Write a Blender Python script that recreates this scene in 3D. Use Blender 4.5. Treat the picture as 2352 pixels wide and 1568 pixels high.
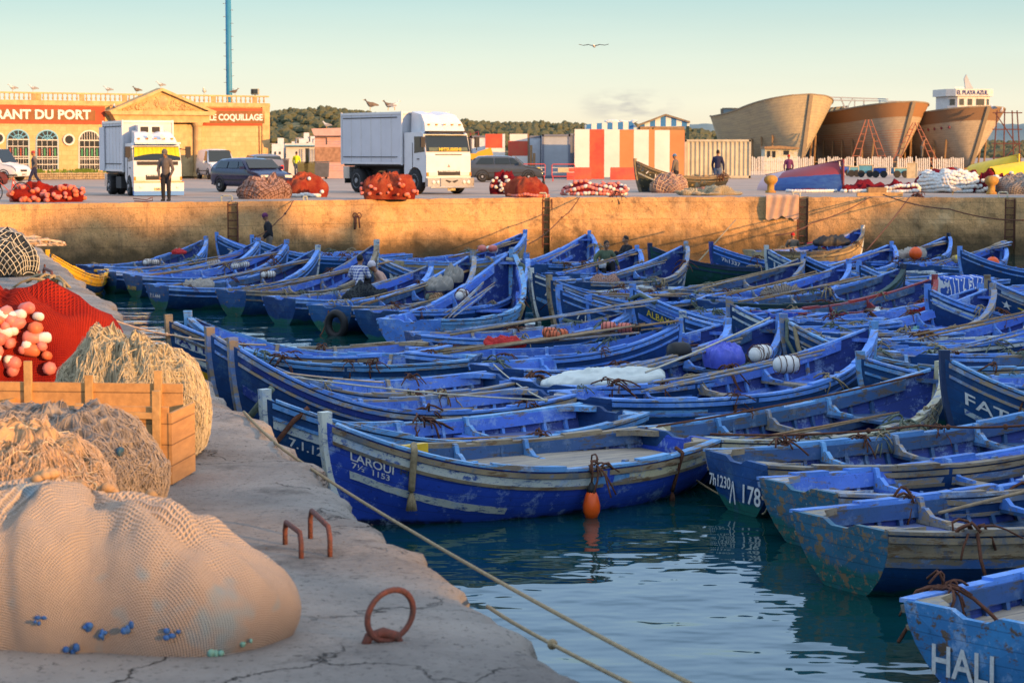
import bpy, math, random
from mathutils import Vector, Matrix, noise
R = math.radians
V3 = Vector
sc = bpy.context.scene
for o in list(bpy.data.objects): bpy.data.objects.remove(o)
# ---------------------------------------------------------------- camera
FL, CAMZ, HOR = 4900.0, 3.8, 350.0
PITCH = math.atan((784 - HOR) / FL)
cam_d = bpy.data.cameras.new("camera"); cam = bpy.data.objects.new("camera", cam_d)
sc.collection.objects.link(cam); sc.camera = cam
cam.location = (0, 0, CAMZ); cam.rotation_euler = (R(90) - PITCH, 0, 0)
cam_d.sensor_width = 24; cam_d.lens = FL / 2352 * 24
cam_d.clip_start = 0.1; cam_d.clip_end = 9000
cam_d.dof.use_dof = True; cam_d.dof.focus_distance = 28; cam_d.dof.aperture_fstop = 3.2
CAM = V3((0, 0, CAMZ)); FWD = V3((0, math.cos(PITCH), -math.sin(PITCH))); UP = V3((0, math.sin(PITCH), math.cos(PITCH)))
def ray(X, Y): return FWD * FL + V3((1, 0, 0)) * (X - 1176) + UP * (784 - Y)
def atz(X, Y, z=0.0):
    d = ray(X, Y); return CAM + d * ((z - CAMZ) / d.z)
def aty(X, Y, y):
    d = ray(X, Y); return CAM + d * (y / d.y)
# ---------------------------------------------------------------- sky, sun, exposure
SUN_AZ = V3((0.76, -0.65, 0)).normalized(); SUN_EL = R(9)
SUNV = SUN_AZ * math.cos(SUN_EL) + V3((0, 0, math.sin(SUN_EL)))
w = bpy.data.worlds.new("World"); sc.world = w; w.use_nodes = True
nt = w.node_tree; nt.nodes.clear()
out = nt.nodes.new("ShaderNodeOutputWorld"); bg = nt.nodes.new("ShaderNodeBackground")
sky = nt.nodes.new("ShaderNodeTexSky"); sky.sky_type = 'NISHITA'; sky.sun_disc = False
sky.sun_elevation = SUN_EL; sky.sun_rotation = math.atan2(SUN_AZ.x, SUN_AZ.y); sky.air_density = 1.0; sky.dust_density = 1.5
tc = nt.nodes.new("ShaderNodeTexCoord"); sx = nt.nodes.new("ShaderNodeSeparateXYZ"); nt.links.new(tc.outputs["Generated"], sx.inputs[0])
mr = nt.nodes.new("ShaderNodeMapRange"); mr.inputs[1].default_value = -0.02; mr.inputs[2].default_value = 1.0
pw = nt.nodes.new("ShaderNodeMath"); pw.operation = 'POWER'; pw.inputs[1].default_value = 0.5
rp = nt.nodes.new("ShaderNodeValToRGB")
nt.links.new(sx.outputs[2], mr.inputs[0]); nt.links.new(mr.outputs[0], pw.inputs[0]); nt.links.new(pw.outputs[0], rp.inputs[0])
def skypos(deg): return math.sqrt(max(0, (math.sin(R(deg)) + 0.02) / 1.02))
els = [(-1.2, (.62, .52, .36)), (0.2, (.72, .60, .43)), (1.3, (.64, .63, .52)), (2.6, (.47, .55, .51)), (4.2, (.26, .42, .46)), (8, (.36, .54, .78)), (15, (.44, .66, 1.02)), (28, (.30, .46, .72)), (48, (.62, .72, .90)), (90, (.95, 1.0, 1.12))]
cr = rp.color_ramp
while len(cr.elements) < len(els): cr.elements.new(0.5)
for e, (dg, c) in zip(cr.elements, els): e.position = skypos(dg); e.color = (*c, 1)
mx = nt.nodes.new("ShaderNodeMixRGB"); mx.blend_type = 'ADD'; mx.inputs[0].default_value = 1.0
sm = nt.nodes.new("ShaderNodeMixRGB"); sm.blend_type = 'MULTIPLY'; sm.inputs[0].default_value = 1; sm.inputs[2].default_value = (.05, .05, .05, 1)
nt.links.new(sky.outputs[0], sm.inputs[1]); nt.links.new(rp.outputs[0], mx.inputs[1]); nt.links.new(sm.outputs[0], mx.inputs[2])
def wn(t, **kw):
    n_ = nt.nodes.new("ShaderNode" + t)
    for a_, b_ in kw.items(): setattr(n_, a_, b_)
    return n_
# one faint streaky cloud low in the sky, and a trace of high haze
mpn = wn("Mapping"); mpn.inputs[3].default_value = (42, 42, 150); nt.links.new(tc.outputs["Generated"], mpn.inputs[0])
cn = wn("TexNoise"); cn.inputs["Scale"].default_value = 1.6; cn.inputs["Detail"].default_value = 6; nt.links.new(mpn.outputs[0], cn.inputs[0])
cd_ = wn("VectorMath", operation='SUBTRACT'); nt.links.new(tc.outputs["Generated"], cd_.inputs[0]); cd_.inputs[1].default_value = (.054, .998, .021)
cs_ = wn("VectorMath", operation='MULTIPLY'); nt.links.new(cd_.outputs[0], cs_.inputs[0]); cs_.inputs[1].default_value = (48, 0, 135)
cl_ = wn("VectorMath", operation='LENGTH'); nt.links.new(cs_.outputs[0], cl_.inputs[0])
c1 = wn("MapRange"); nt.links.new(cl_.outputs["Value"], c1.inputs[0]); c1.inputs[1].default_value = .2; c1.inputs[2].default_value = 1.3; c1.inputs[3].default_value = .75; c1.inputs[4].default_value = 0
c2_ = wn("MapRange"); nt.links.new(cn.outputs[0], c2_.inputs[0]); c2_.inputs[1].default_value = .42; c2_.inputs[2].default_value = .62
c3 = wn("Math", operation='MULTIPLY'); nt.links.new(c1.outputs[0], c3.inputs[0]); nt.links.new(c2_.outputs[0], c3.inputs[1])
cm_ = wn("MixRGB"); nt.links.new(c3.outputs[0], cm_.inputs[0]); nt.links.new(mx.outputs[0], cm_.inputs[1]); cm_.inputs[2].default_value = (.44, .42, .40, 1)
mp2 = wn("Mapping"); mp2.inputs[3].default_value = (6, 6, 60); nt.links.new(tc.outputs["Generated"], mp2.inputs[0]); cn2 = wn("TexNoise"); cn2.inputs["Scale"].default_value = 1.0; cn2.inputs["Detail"].default_value = 4; nt.links.new(mp2.outputs[0], cn2.inputs[0])
c4 = wn("MapRange"); nt.links.new(cn2.outputs[0], c4.inputs[0]); c4.inputs[1].default_value = .3; c4.inputs[2].default_value = .7; c4.inputs[3].default_value = .985; c4.inputs[4].default_value = 1.015
c5 = wn("VectorMath", operation='SCALE'); nt.links.new(cm_.outputs[0], c5.inputs[0]); nt.links.new(c4.outputs[0], c5.inputs[3])
nt.links.new(c5.outputs[0], bg.inputs[0]); bg.inputs[1].default_value = .84; nt.links.new(bg.outputs[0], out.inputs[0])
sl = bpy.data.lights.new("sun", 'SUN'); sl.energy = 5.0; sl.angle = R(0.55); sl.color = (1.0, .50, .155)
so = bpy.data.objects.new("sun", sl); sc.collection.objects.link(so); so.rotation_euler = (-SUNV).to_track_quat('-Z', 'Y').to_euler()
sc.view_settings.view_transform = 'Standard'; sc.view_settings.look = 'None'; sc.view_settings.exposure = 0.6; sc.view_settings.gamma = 1
sc.cycles.max_bounces = 5; sc.cycles.diffuse_bounces = 1; sc.cycles.glossy_bounces = 3; sc.cycles.transparent_max_bounces = 8
sc.cycles.use_denoising = True; sc.cycles.sample_clamp_indirect = 4
sc.cycles.caustics_reflective = False; sc.cycles.caustics_refractive = False
# ---------------------------------------------------------------- node helpers
class NT:
    def __init__(s, name):
        s.m = bpy.data.materials.new(name); s.m.use_nodes = True; s.t = s.m.node_tree; s.b = s.t.nodes["Principled BSDF"]
        s.tc = s.t.nodes.new("ShaderNodeTexCoord")
    def n(s, typ, ins=None, **kw):
        nd = s.t.nodes.new("ShaderNode" + typ)
        for k, v in kw.items(): setattr(nd, k, v)
        for k, v in (ins or {}).items(): s.set(nd, k, v)
        return nd
    def set(s, nd, k, v):
        i = nd.inputs[k]
        if hasattr(v, "links"): s.t.links.new(v, i)
        elif hasattr(v, "outputs"): s.t.links.new(v.outputs[0], i)
        else: i.default_value = (*v, 1) if isinstance(v, tuple) and len(v) == 3 and i.type == 'RGBA' else v
    def mp(s, scale=(1, 1, 1), src="Object"):
        return s.n("Mapping", {0: s.tc.outputs[src], 3: scale})
    def noise(s, scale, detail=4, rough=.6, vec=None, src="Object"):
        return s.n("TexNoise", {"Vector": vec or s.tc.outputs[src], "Scale": scale, "Detail": detail, "Roughness": rough})
    def rmp(s, fac, lo, hi, a=0.0, b=1.0):
        return s.n("MapRange", {0: fac, 1: lo, 2: hi, 3: a, 4: b})
    def mix(s, fac, a, b, mode='MIX'):
        return s.n("MixRGB", {0: fac, 1: a, 2: b}, blend_type=mode)
    def math(s, op, a, b=0.0):
        return s.n("Math", {0: a, 1: b}, operation=op)
    def bump(s, h, st=.4, dist=.02):
        b = s.n("Bump", {"Height": h, "Strength": st, "Distance": dist}); s.set(s.b, "Normal", b); return b
    def fin(s, col, rough=.6, spec=.4, metal=0.0):
        s.set(s.b, "Base Color", col); s.set(s.b, "Roughness", rough); s.set(s.b, "Specular IOR Level", spec); s.set(s.b, "Metallic", metal); return s.m
def plain(name, c, rough=.6, var=.25, sc_=6, metal=0.0, spec=.4, bump=0.0, c2=None):
    k = NT(name); nz = k.noise(sc_, 5, .65)
    f = k.rmp(nz, .35, .7)
    d = c2 or tuple(x * (1 - var) for x in c)
    m = k.mix(f, c, d)
    if bump: k.bump(k.noise(sc_ * 3, 4), bump)
    return k.fin(m, rough, spec, metal)
def weather(name, c, c2, wear=.62, wearc=(.21, .17, .13), chip=(.55, .56, .5), chipt=.74, low=None, lowz=.12, planks=True, rough=.5, dirt=.5):
    """old painted wood: mottled coat, streaks worn to timber, pale chips, plank seams from UV"""
    k = NT(name); oi = k.n("ObjectInfo")
    col = k.mix(k.rmp(k.noise(1.6, 5, .6), .35, .65), c, c2)
    st = k.noise(1.0, 7, .7, vec=k.mp((2.2, 9, 12)))
    if low:
        z = k.n("SeparateXYZ", {0: k.tc.outputs["Object"]})
        zz = k.math('ADD', z.outputs[2], k.rmp(k.noise(1.2, 4), .3, .7, -.09, .09))
        col = k.mix(k.rmp(zz, lowz - .02, lowz + .02), low, col)
    ck = k.rmp(k.noise(5, 8, .75, vec=k.mp((1.3, 3, 3))), chipt - .06, chipt)
    col = k.mix(ck, col, chip)
    col = k.mix(k.rmp(st, wear - .03, wear + .03), col, wearc)
    col = k.mix(k.rmp(k.noise(14, 6, .8), .57, .68, 0, dirt), col, (.015, .02, .03)); col = k.mix(k.rmp(k.noise(3, 7, .8), .53, .61, 0, .55), col, (.34, .50, .74) if c[2] > .3 else (.05, .12, .22))
    hgt = k.math('MULTIPLY', st, .35)
    if planks:
        uv = k.n("SeparateXYZ", {0: k.tc.outputs["UV"]})
        fr = k.math('FRACT', k.math('MULTIPLY', uv.outputs[1], 9.0))
        seam = k.rmp(fr, .0, .09, 1, 0)
        col = k.mix(k.math('MULTIPLY', seam, .55), col, (.01, .015, .03))
        hgt = k.math('ADD', hgt, k.math('MULTIPLY', fr, .5))
    col = k.mix(1.0, col, k.n("CombineColor", {0: k.rmp(oi.outputs["Random"], 0, 1, .8, 1.15), 1: k.rmp(oi.outputs["Random"], 0, 1, .84, 1.12), 2: k.rmp(oi.outputs["Random"], 0, 1, .9, 1.06)}), 'MULTIPLY')
    k.bump(hgt, .5, .02)
    return k.fin(col, k.rmp(st, .3, .7, rough - .12, rough + .25), .35)
M = {}
M['peri'] = weather("paint_periwinkle", (.095, .225, .80), (.055, .15, .58), .61, chipt=.78, planks=False, dirt=.6)
M['shade_lining'] = weather("paint_blue_shade_lining", (.026, .060, .32), (.018, .045, .22), .70, chipt=.80, planks=True, dirt=.7)  # blue darkened so the shade between the ribs is in the colour
M['peri2'] = weather("paint_periwinkle_worn", (.08, .22, .60), (.06, .19, .42), .56, chipt=.74, dirt=.7)
M['perip'] = weather("paint_periwinkle_trim", (.135, .33, .85), (.07, .21, .64), .575, chipt=.76, planks=False)
M['sky'] = weather("paint_sky_trim", (.15, .40, .74), (.09, .26, .56), .545, chip=(.45, .6, .62), chipt=.70, planks=False)
M['worn'] = weather("paint_worn_trim", (.08, .20, .50), (.20, .24, .30), .50, wearc=(.33, .25, .16), chipt=.66, planks=False)
M['woodtrim'] = weather("timber_trim", (.34, .27, .17), (.20, .17, .12), .56, wearc=(.16, .10, .05), chip=(.10, .2, .45), chipt=.66, planks=False)
M['white'] = weather("paint_white_band", (.62, .66, .60), (.45, .52, .52), .60, wearc=(.10, .16, .30), chip=(.06, .12, .35), chipt=.60, planks=False)
M['cream'] = weather("paint_cream_band", (.58, .55, .36), (.42, .40, .27), .58, wearc=(.2, .14, .08), chip=(.10, .16, .35), chipt=.60, planks=False)
M['yellow'] = weather("paint_yellow_band", (.75, .45, .02), (.62, .34, .02), .66, wearc=(.2, .13, .05), chip=(.05, .08, .2), chipt=.68, planks=False)
M['redtrim'] = weather("paint_red_trim", (.30, .035, .03), (.20, .03, .04), .62, chip=(.35, .25, .25), chipt=.70, planks=False)
GREEN = (.012, .11, .10)
M['navy'] = weather("hull_navy", (.007, .035, .12), (.006, .06, .20), .70, chip=(.10, .22, .40), chipt=.73, low=GREEN, lowz=.06)
M['navy2'] = weather("hull_deep_blue", (.009, .065, .24), (.008, .04, .14), .70, chip=(.10, .3, .5), chipt=.72, low=(.015, .13, .11), lowz=.14)
M['royal'] = weather("hull_royal_blue", (.026, .085, .56), (.016, .055, .40), .73, chip=(.01, .015, .05), chipt=.70, low=(.006, .012, .05), lowz=.035)
M['black'] = weather("hull_blue_black", (.008, .016, .045), (.01, .03, .08), .70, chip=(.2, .25, .3), chipt=.72, low=(.012, .09, .07), lowz=.2)
M['green'] = weather("hull_green", (.012, .10, .075), (.008, .05, .05), .70, chip=(.2, .25, .3), chipt=.74)
M['trn'] = weather('transom_navy_green', (.012, .07, .24), (.02, .10, .26), .62, wearc=(.25, .18, .1), chip=(.3, .4, .5), chipt=.72, low=(.02, .13, .09), lowz=.24)
M['skyhull'] = weather("hull_sky_blue", (.05, .25, .55), (.04, .17, .42), .57, wearc=(.13, .09, .06), chip=(.5, .6, .62), chipt=.70, low=(.05, .20, .55))
M['teal'] = weather("transom_teal", (.022, .11, .17), (.03, .15, .26), .55, wearc=(.22, .15, .08), chip=(.5, .6, .6), chipt=.68, low=(.012, .13, .12), lowz=.22)
M['blackhull'] = weather("hull_old_black", (.02, .022, .02), (.05, .05, .03), .62, wearc=(.30, .22, .08), chip=(.5, .45, .3), chipt=.72)
M['goldhull'] = weather("hull_old_cream", (.50, .38, .20), (.36, .27, .15), .60, wearc=(.18, .12, .07), chip=(.6, .55, .4), chipt=.68)
def planked(name, c, c2, k_=7.0, ax=1):
    k = NT(name); s = k.n("SeparateXYZ", {0: k.tc.outputs["Object"]})
    fr = k.math('FRACT', k.math('MULTIPLY', s.outputs[ax], k_)); sm_ = k.rmp(fr, 0, .08, 1, 0)
    nz = k.noise(1, 6, .7, vec=k.mp((2, 12, 12) if ax == 1 else (12, 2, 12)))
    c_ = k.mix(k.rmp(nz, .35, .65), c, c2); c_ = k.mix(k.math('MULTIPLY', sm_, .8), c_, (.03, .03, .03)); k.bump(k.math('ADD', nz, sm_), .3, -.01)
    return k.fin(c_, .75, .25)
M['deck'] = planked("deck_boards", (.40, .35, .27), (.22, .21, .20))
M['deckblue'] = planked("deck_boards_blue", (.06, .11, .35), (.12, .15, .24))
M['pole'] = plain("bamboo_pole", (.36, .27, .16), .6, .5, 9)
M['wood'] = plain("raw_timber", (.34, .21, .10), .75, .45, 7, bump=.2)
M['ropeb'] = plain("rope_brown", (.14, .055, .03), .9, .5, 30, bump=.5)
M['ropet'] = plain("rope_tan", (.36, .29, .17), .9, .4, 30, bump=.5)
M['ropeg'] = plain("rope_grey_green", (.14, .18, .14), .9, .4, 30, bump=.5)
M['lettw'] = plain("lettering_white", (.72, .74, .72), .6, .3, 25)
M['letty'] = plain("lettering_yellow", (.75, .55, .05), .6, .3, 25)
M['lettb'] = plain("lettering_blue", (.02, .04, .20), .6, .3, 25)
M['white_p'] = plain("white_plastic", (.70, .72, .70), .45, .2, 8)
M['black_p'] = plain("black_rubber", (.015, .016, .018), .6, .3, 8)
M['red_p'] = plain("red_cloth", (.55, .02, .02), .6, .3, 6, bump=.2)
M['rust'] = plain("rusty_iron", (.16, .05, .035), .8, .6, 26, bump=.5, c2=(.06, .035, .03))
# ---------------------------------------------------------------- mesh helpers
COL = sc.collection
def tag(o, label=None, cat=None, group=None, kind=None):
    if label: o['label'] = label
    if cat: o['category'] = cat
    if group: o['group'] = group
    if kind: o['kind'] = kind
    return o
def thing(name, label, cat, loc=(0, 0, 0), rz=0.0, group=None):
    o = bpy.data.objects.new(name, None); COL.objects.link(o); o.empty_display_size = .2
    o.location = loc; o.rotation_euler = (0, 0, rz); return tag(o, label, cat, group)
class MB:
    def __init__(s): s.v = []; s.f = []; s.mi = []; s.uv = []; s.cur = 0; s.M = None
    def add(s, vs, fs, uvs=None):
        o = len(s.v)
        s.v += [tuple(s.M @ V3(p)) if s.M else tuple(p) for p in vs]
        s.uv += uvs or [(0, 0)] * len(vs)
        for f in fs: s.f.append(tuple(i + o for i in f)); s.mi.append(s.cur)
        return s
    def box(s, c, d, rz=0, taper=1.0):
        x, y, z = d[0] / 2, d[1] / 2, d[2] / 2; vs = []
        for sz, t in ((-1, 1), (1, taper)):
            for a, b in ((-1, -1), (1, -1), (1, 1), (-1, 1)):
                X, Y = a * x * t, b * y * t
                vs.append((c[0] + X * math.cos(rz) - Y * math.sin(rz), c[1] + X * math.sin(rz) + Y * math.cos(rz), c[2] + sz * z))
        return s.add(vs, [(3, 2, 1, 0), (4, 5, 6, 7), (0, 1, 5, 4), (1, 2, 6, 5), (2, 3, 7, 6), (3, 0, 4, 7)])
    def grid(s, rows, close=False, cap=False, uvs=None):
        n, m = len(rows), len(rows[0]); vs = [p for r in rows for p in r]; fs = []
        for i in range(n - 1):
            for j in range(m if close else m - 1):
                a, b = i * m + j, i * m + (j + 1) % m
                fs.append((a, b, b + m, a + m))
        if cap: fs.append(tuple(range(m - 1, -1, -1))); fs.append(tuple(range((n - 1) * m, n * m)))
        return s.add(vs, fs, uvs)
    def tube(s, pts, r, n=6, cap=True):
        pts = [V3(p) for p in pts]; rows = []; up = V3((0, 0, 1)); last = None
        for i, p in enumerate(pts):
            t = (pts[min(i + 1, len(pts) - 1)] - pts[max(i - 1, 0)])
            t = t.normalized() if t.length > 1e-9 else V3((0, 0, 1))
            a = last if last is not None else (up if abs(t.z) < .95 else V3((1, 0, 0)))
            b = t.cross(a); b = b.normalized() if b.length > 1e-6 else V3((1, 0, 0)); a = b.cross(t).normalized(); last = a
            rr = r[i] if isinstance(r, (list, tuple)) else r
            rows.append([p + (a * math.cos(2 * math.pi * k / n) + b * math.sin(2 * math.pi * k / n)) * rr for k in range(n)])
        return s.grid(rows, True, cap)
    def sph(s, c, r, n=8, m=6, ax=None):
        r = (r, r, r) if isinstance(r, (int, float)) else r; c = V3(c); rows = []
        for i in range(m + 1):
            a = -math.pi / 2 + math.pi * i / m; a = max(-1.5, min(1.5, a)); q = []
            for k in range(n):
                p = V3((math.cos(a) * math.cos(2 * math.pi * k / n) * r[0], math.cos(a) * math.sin(2 * math.pi * k / n) * r[1], math.sin(a) * r[2]))
                if ax is not None: p = ax @ p
                q.append(c + p)
            rows.append(q)
        return s.grid(rows, True, True)
    def prism(s, poly, a, b):  # poly of 3D points swept from offset a to offset b
        a, b = V3(a), V3(b); n = len(poly); vs = [V3(p) + a for p in poly] + [V3(p) + b for p in poly]
        fs = [tuple(range(n - 1, -1, -1)), tuple(range(n, 2 * n))] + [(i, (i + 1) % n, (i + 1) % n + n, i + n) for i in range(n)]
        return s.add(vs, fs)
    def lathe(s, prof, c=(0, 0, 0), n=12, axis='z'):
        rows = []
        for r, z in prof:
            q = []
            for k in range(n):
                a = 2 * math.pi * k / n; x, y = r * math.cos(a), r * math.sin(a)
                p = (x, y, z) if axis == 'z' else ((z, x, y) if axis == 'x' else (x, z, y))
                q.append((c[0] + p[0], c[1] + p[1], c[2] + p[2]))
            rows.append(q)
        return s.grid(rows, True, True)
    def obj(s, name, mats, parent=None, smooth=False, loc=None):
        me = bpy.data.meshes.new(name); me.from_pydata(s.v, [], s.f)
        for m in (mats if isinstance(mats, (list, tuple)) else [mats]): me.materials.append(M[m] if isinstance(m, str) else m)
        me.polygons.foreach_set("material_index", s.mi)
        if any(u != (0, 0) for u in s.uv):
            ul = me.uv_layers.new(name="UVMap"); idx = [0] * len(me.loops); me.loops.foreach_get("vertex_index", idx)
            ul.data.foreach_set("uv", [c for i in idx for c in s.uv[i]])
        if smooth: me.polygons.foreach_set("use_smooth", [True] * len(me.polygons))
        me.update()
        o = bpy.data.objects.new(name, me); COL.objects.link(o)
        if parent: o.parent = parent
        if loc is not None: o.location = loc
        return o
_tx = {}
def text_geo(txt, shear=0.0, bold=.0):
    if (txt, bold) not in _tx:
        c = bpy.data.curves.new("t", 'FONT'); c.body = txt; c.size = 1.0; c.resolution_u = 3; c.offset = bold; c.align_x = 'LEFT'
        o = bpy.data.objects.new("t", c); me = bpy.data.meshes.new_from_object(o)
        vs = [v.co.copy() for v in me.vertices]; x0 = min(v.x for v in vs); x1 = max(v.x for v in vs); y0 = min(v.y for v in vs); y1 = max(v.y for v in vs)
        _tx[(txt, bold)] = ([((v.x - x0), (v.y - y0)) for v in vs], [tuple(p.vertices) for p in me.polygons], x1 - x0, y1 - y0)
        bpy.data.objects.remove(o); bpy.data.meshes.remove(me)
    return _tx[(txt, bold)]
def put_text(name, txt, mat, parent, origin, xdir, updir, width, height=None, bold=.02, th=.02):
    vs, fs, w_, h_ = text_geo(txt, bold=bold); sx_ = width / w_; sy = (height / h_) if height else sx_
    xd, ud = V3(xdir).normalized(), V3(updir).normalized(); nrm = xd.cross(ud); o = V3(origin)
    mb = MB(); P = [o + xd * (a * sx_) + ud * (b * sy) + nrm * th for a, b in vs]; n = len(P)
    mb.add(P, fs)
    ed = {}
    for f in fs:
        for i in range(len(f)):
            e = (f[i], f[(i + 1) % len(f)]); ed[e] = 1
    mb.add(P + [p - nrm * th for p in P], [(b, a, a + n, b + n) for (a, b) in ed if (b, a) not in ed])
    return mb.obj(name, mat, parent)
def fbm(p, s=1.0, o=3):
    return noise.fractal(V3(p) * s, 1.0, 2.0, o, noise_basis='PERLIN_ORIGINAL')
# ---------------------------------------------------------------- setting
QZ = CAMZ - 1.67   # far quay level
PZ = CAMZ - 2.40   # left pier level
def concrete(name, c, c2, dark=(.05, .045, .04), crack=True, stain=True, wall=False, spk=.64):
    k = NT(name); a = k.mix(k.rmp(k.noise(.5, 6, .65), .35, .65), c, c2)
    if stain: a = k.mix(k.rmp(k.noise(1.3, 8, .75), .54, .70, 0, .75), a, dark)
    a = k.mix(k.rmp(k.noise(22, 6, .8), spk, spk + .08, 0, .8), a, dark)
    a = k.mix(k.rmp(k.noise(35, 4, .8), .66, .72, 0, .5), a, (.6, .58, .52))
    h = k.noise(9, 8, .75)
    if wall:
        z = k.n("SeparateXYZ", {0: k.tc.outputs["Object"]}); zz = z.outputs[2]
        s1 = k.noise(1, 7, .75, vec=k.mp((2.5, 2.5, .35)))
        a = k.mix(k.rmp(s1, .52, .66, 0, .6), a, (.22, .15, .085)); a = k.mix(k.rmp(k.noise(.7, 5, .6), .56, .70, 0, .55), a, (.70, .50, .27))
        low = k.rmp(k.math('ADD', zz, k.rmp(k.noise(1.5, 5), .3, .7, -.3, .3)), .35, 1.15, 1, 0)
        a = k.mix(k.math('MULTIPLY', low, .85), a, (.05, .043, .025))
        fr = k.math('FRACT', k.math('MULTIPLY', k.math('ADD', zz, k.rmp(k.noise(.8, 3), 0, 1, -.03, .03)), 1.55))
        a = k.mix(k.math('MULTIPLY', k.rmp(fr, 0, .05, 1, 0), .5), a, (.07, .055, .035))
    if crack:
        wv = k.n("VectorMath", {0: k.tc.outputs["Object"], 1: k.noise(1.7, 5).outputs["Color"]}, operation='ADD')
        vo = k.n("TexVoronoi", {"Vector": wv, "Scale": .75}, feature='DISTANCE_TO_EDGE')
        cm = k.math('MULTIPLY', k.rmp(vo, 0, .012, 1, 0), k.rmp(k.noise(.9, 3), .45, .58))
        a = k.mix(cm, a, (.03, .028, .025)); h = k.math('SUBTRACT', h, cm)
    k.bump(h, .9, .05); return k.fin(a, .88, .2)
M['pier'] = concrete("pier_concrete", (.38, .35, .31), (.19, .175, .16), spk=.56)
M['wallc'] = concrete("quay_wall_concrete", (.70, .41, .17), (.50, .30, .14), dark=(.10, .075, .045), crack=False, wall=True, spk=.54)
M['quaytop'] = concrete("quay_top_concrete", (.40, .34, .29), (.28, .25, .23), crack=False)
M['road'] = plain("worn_asphalt", (.42, .32, .25), .9, .35, .35, bump=.15, c2=(.28, .22, .18))
# water
k = NT("harbour_water")
nz = k.noise(1.0, 3, .5, vec=k.mp((.75, 1.0, 1))); nz2 = k.noise(1, 2, .5, vec=k.mp((.30, .42, 1)))
h = k.math('ADD', nz, k.math('MULTIPLY', nz2, 1.2)); k.bump(h, .42, .13)
k.fin((.002, .035, .036), .02, .5); k.b.inputs["IOR"].default_value = 1.38; M['water'] = k.m
mb = MB(); mb.add([(-400, -60, 0), (400, -60, 0), (400, 110, 0), (-400, 110, 0)], [(0, 1, 2, 3)]); tag(mb.obj("water", 'water'), kind='structure')
# far quay: edge line
EDGE = [(-900, 480), (0, 469.5), (300, 465.5), (632, 461.7), (950, 457), (1263, 453.6), (1720, 452.2), (2352, 454), (3300, 456)]
ep = [atz(x, y, QZ) for x, y in EDGE]
def edge_at(X):
    for (a, pa), (b_, pb) in zip(zip(EDGE, ep), list(zip(EDGE, ep))[1:]):
        if X <= b_[0]: return pa.lerp(pb, (X - a[0]) / (b_[0] - a[0]))
    return ep[-1]
LADX = [531, 1257, 1846, 2322]
# wall mesh: panels between ladder slots
mb = MB(); slot = []
xs = sorted(set([-900, 0, 300, 632, 950, 1263, 1720, 2352, 3300] + [x for l in LADX for x in (l - 13, l + 13)]))
random.seed(5)
prof = []
for a, b_ in zip(xs, xs[1:]):
    rec = any(abs((a + b_) / 2 - l) < 5 for l in LADX)
    n = 1 if rec else max(1, int((b_ - a) / 12))
    for i in range(n + 1):
        if rec: X = a + (b_ - a) * i / n; prof.append((edge_at(X) + V3((0, .32, 0)), True))
        else: X = a + (b_ - a) * i / n; prof.append((edge_at(X), False))
rows = []
nz_ = 14
for j in range(nz_ + 1):
    z = QZ * (1 - j / nz_) + (-.6) * (j / nz_); row = []
    for p, rec in prof:
        o = 0 if rec else fbm((p.x * .9, z * 1.4, 3)) * .06 + (fbm((p.x * 3, z * 3, 9)) * .03)
        if j == 0 and not rec: o += .02
        row.append(V3((p.x, p.y + o, z + (fbm((p.x * 2.5, 0, 1)) * .03 if j == 0 else 0))))
    rows.append(row)
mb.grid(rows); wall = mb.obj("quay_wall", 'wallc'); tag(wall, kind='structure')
# quay top strip and yard ground as one sheet reaching far
mb = MB(); top = rows[0]
r0 = [V3((p.x, p.y, p.z)) for p in top]; r1 = [V3((p.x, p.y + 3.2 + .25 * fbm((p.x * .6, 1, 1)), QZ)) for p in top]
mb.cur = 0; mb.grid([r1, r0])
mb.cur = 1
r2 = [V3((-150 + 300 * i / (len(top) - 1), 112, QZ)) for i in range(len(top))]; mb.grid([r2, r1])
r3 = [V3((-2600 + 5200 * i / (len(top) - 1), 3200, QZ)) for i in range(len(top))]; mb.grid([r3, r2])
g = mb.obj("ground", ['quaytop', 'road']); tag(g, kind='structure')
# left pier
mb = MB(); random.seed(3)
def pier_x(y): return 3.02 - .2765 * y
ys = [-6 + i * .22 for i in range(50)] + [5 + i * .07 for i in range(300)] + [26 + i * .22 for i in range(int((edge_at(0).y - 26) / .22) + 6)]; ys = sorted(set(ys))
rowsP = []
for y in ys:
    e = pier_x(y) + fbm((y * .5, 2, 2)) * .22 + fbm((y * 2.2, 5, 1)) * .12 + fbm((y * 7, 5, 7)) * .05
    if 12.3 < y < 14.6: e -= .12 * math.sin((y - 12.3) / 2.3 * math.pi)
    row = []
    for d_ in (60, 30, 12, 6, 3.5, 2.2, 1.4, .9, .6, .42, .30):
        row.append(V3((e - d_, y, PZ + fbm(((e - d_) * .8, y * .8, 0)) * .035)))
    cz = .5 + .9 * max(0, fbm((y * 1.3, 4, 8)) + .35); row += [V3((e - .20, y, PZ - .015 * cz + fbm((y * 5, 0, 0)) * .02)), V3((e - .10, y, PZ - .05 * cz + fbm((y * 6, 3, 0)) * .03)), V3((e - .03, y, PZ - .11 * cz + fbm((y * 6, 6, 0)) * .03)), V3((e, y, PZ - .2 * cz)), V3((e - .03 + fbm((y * 1.5, 1, 4)) * .06, y, PZ - .4)), V3((e - .02, y, PZ - .9)), V3((e, y, -.8))]
    rowsP.append(row)
mb.grid([r_ for r_ in rowsP][::-1]); pier = mb.obj("pier", 'pier', smooth=True); tag(pier, kind='structure')
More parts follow.
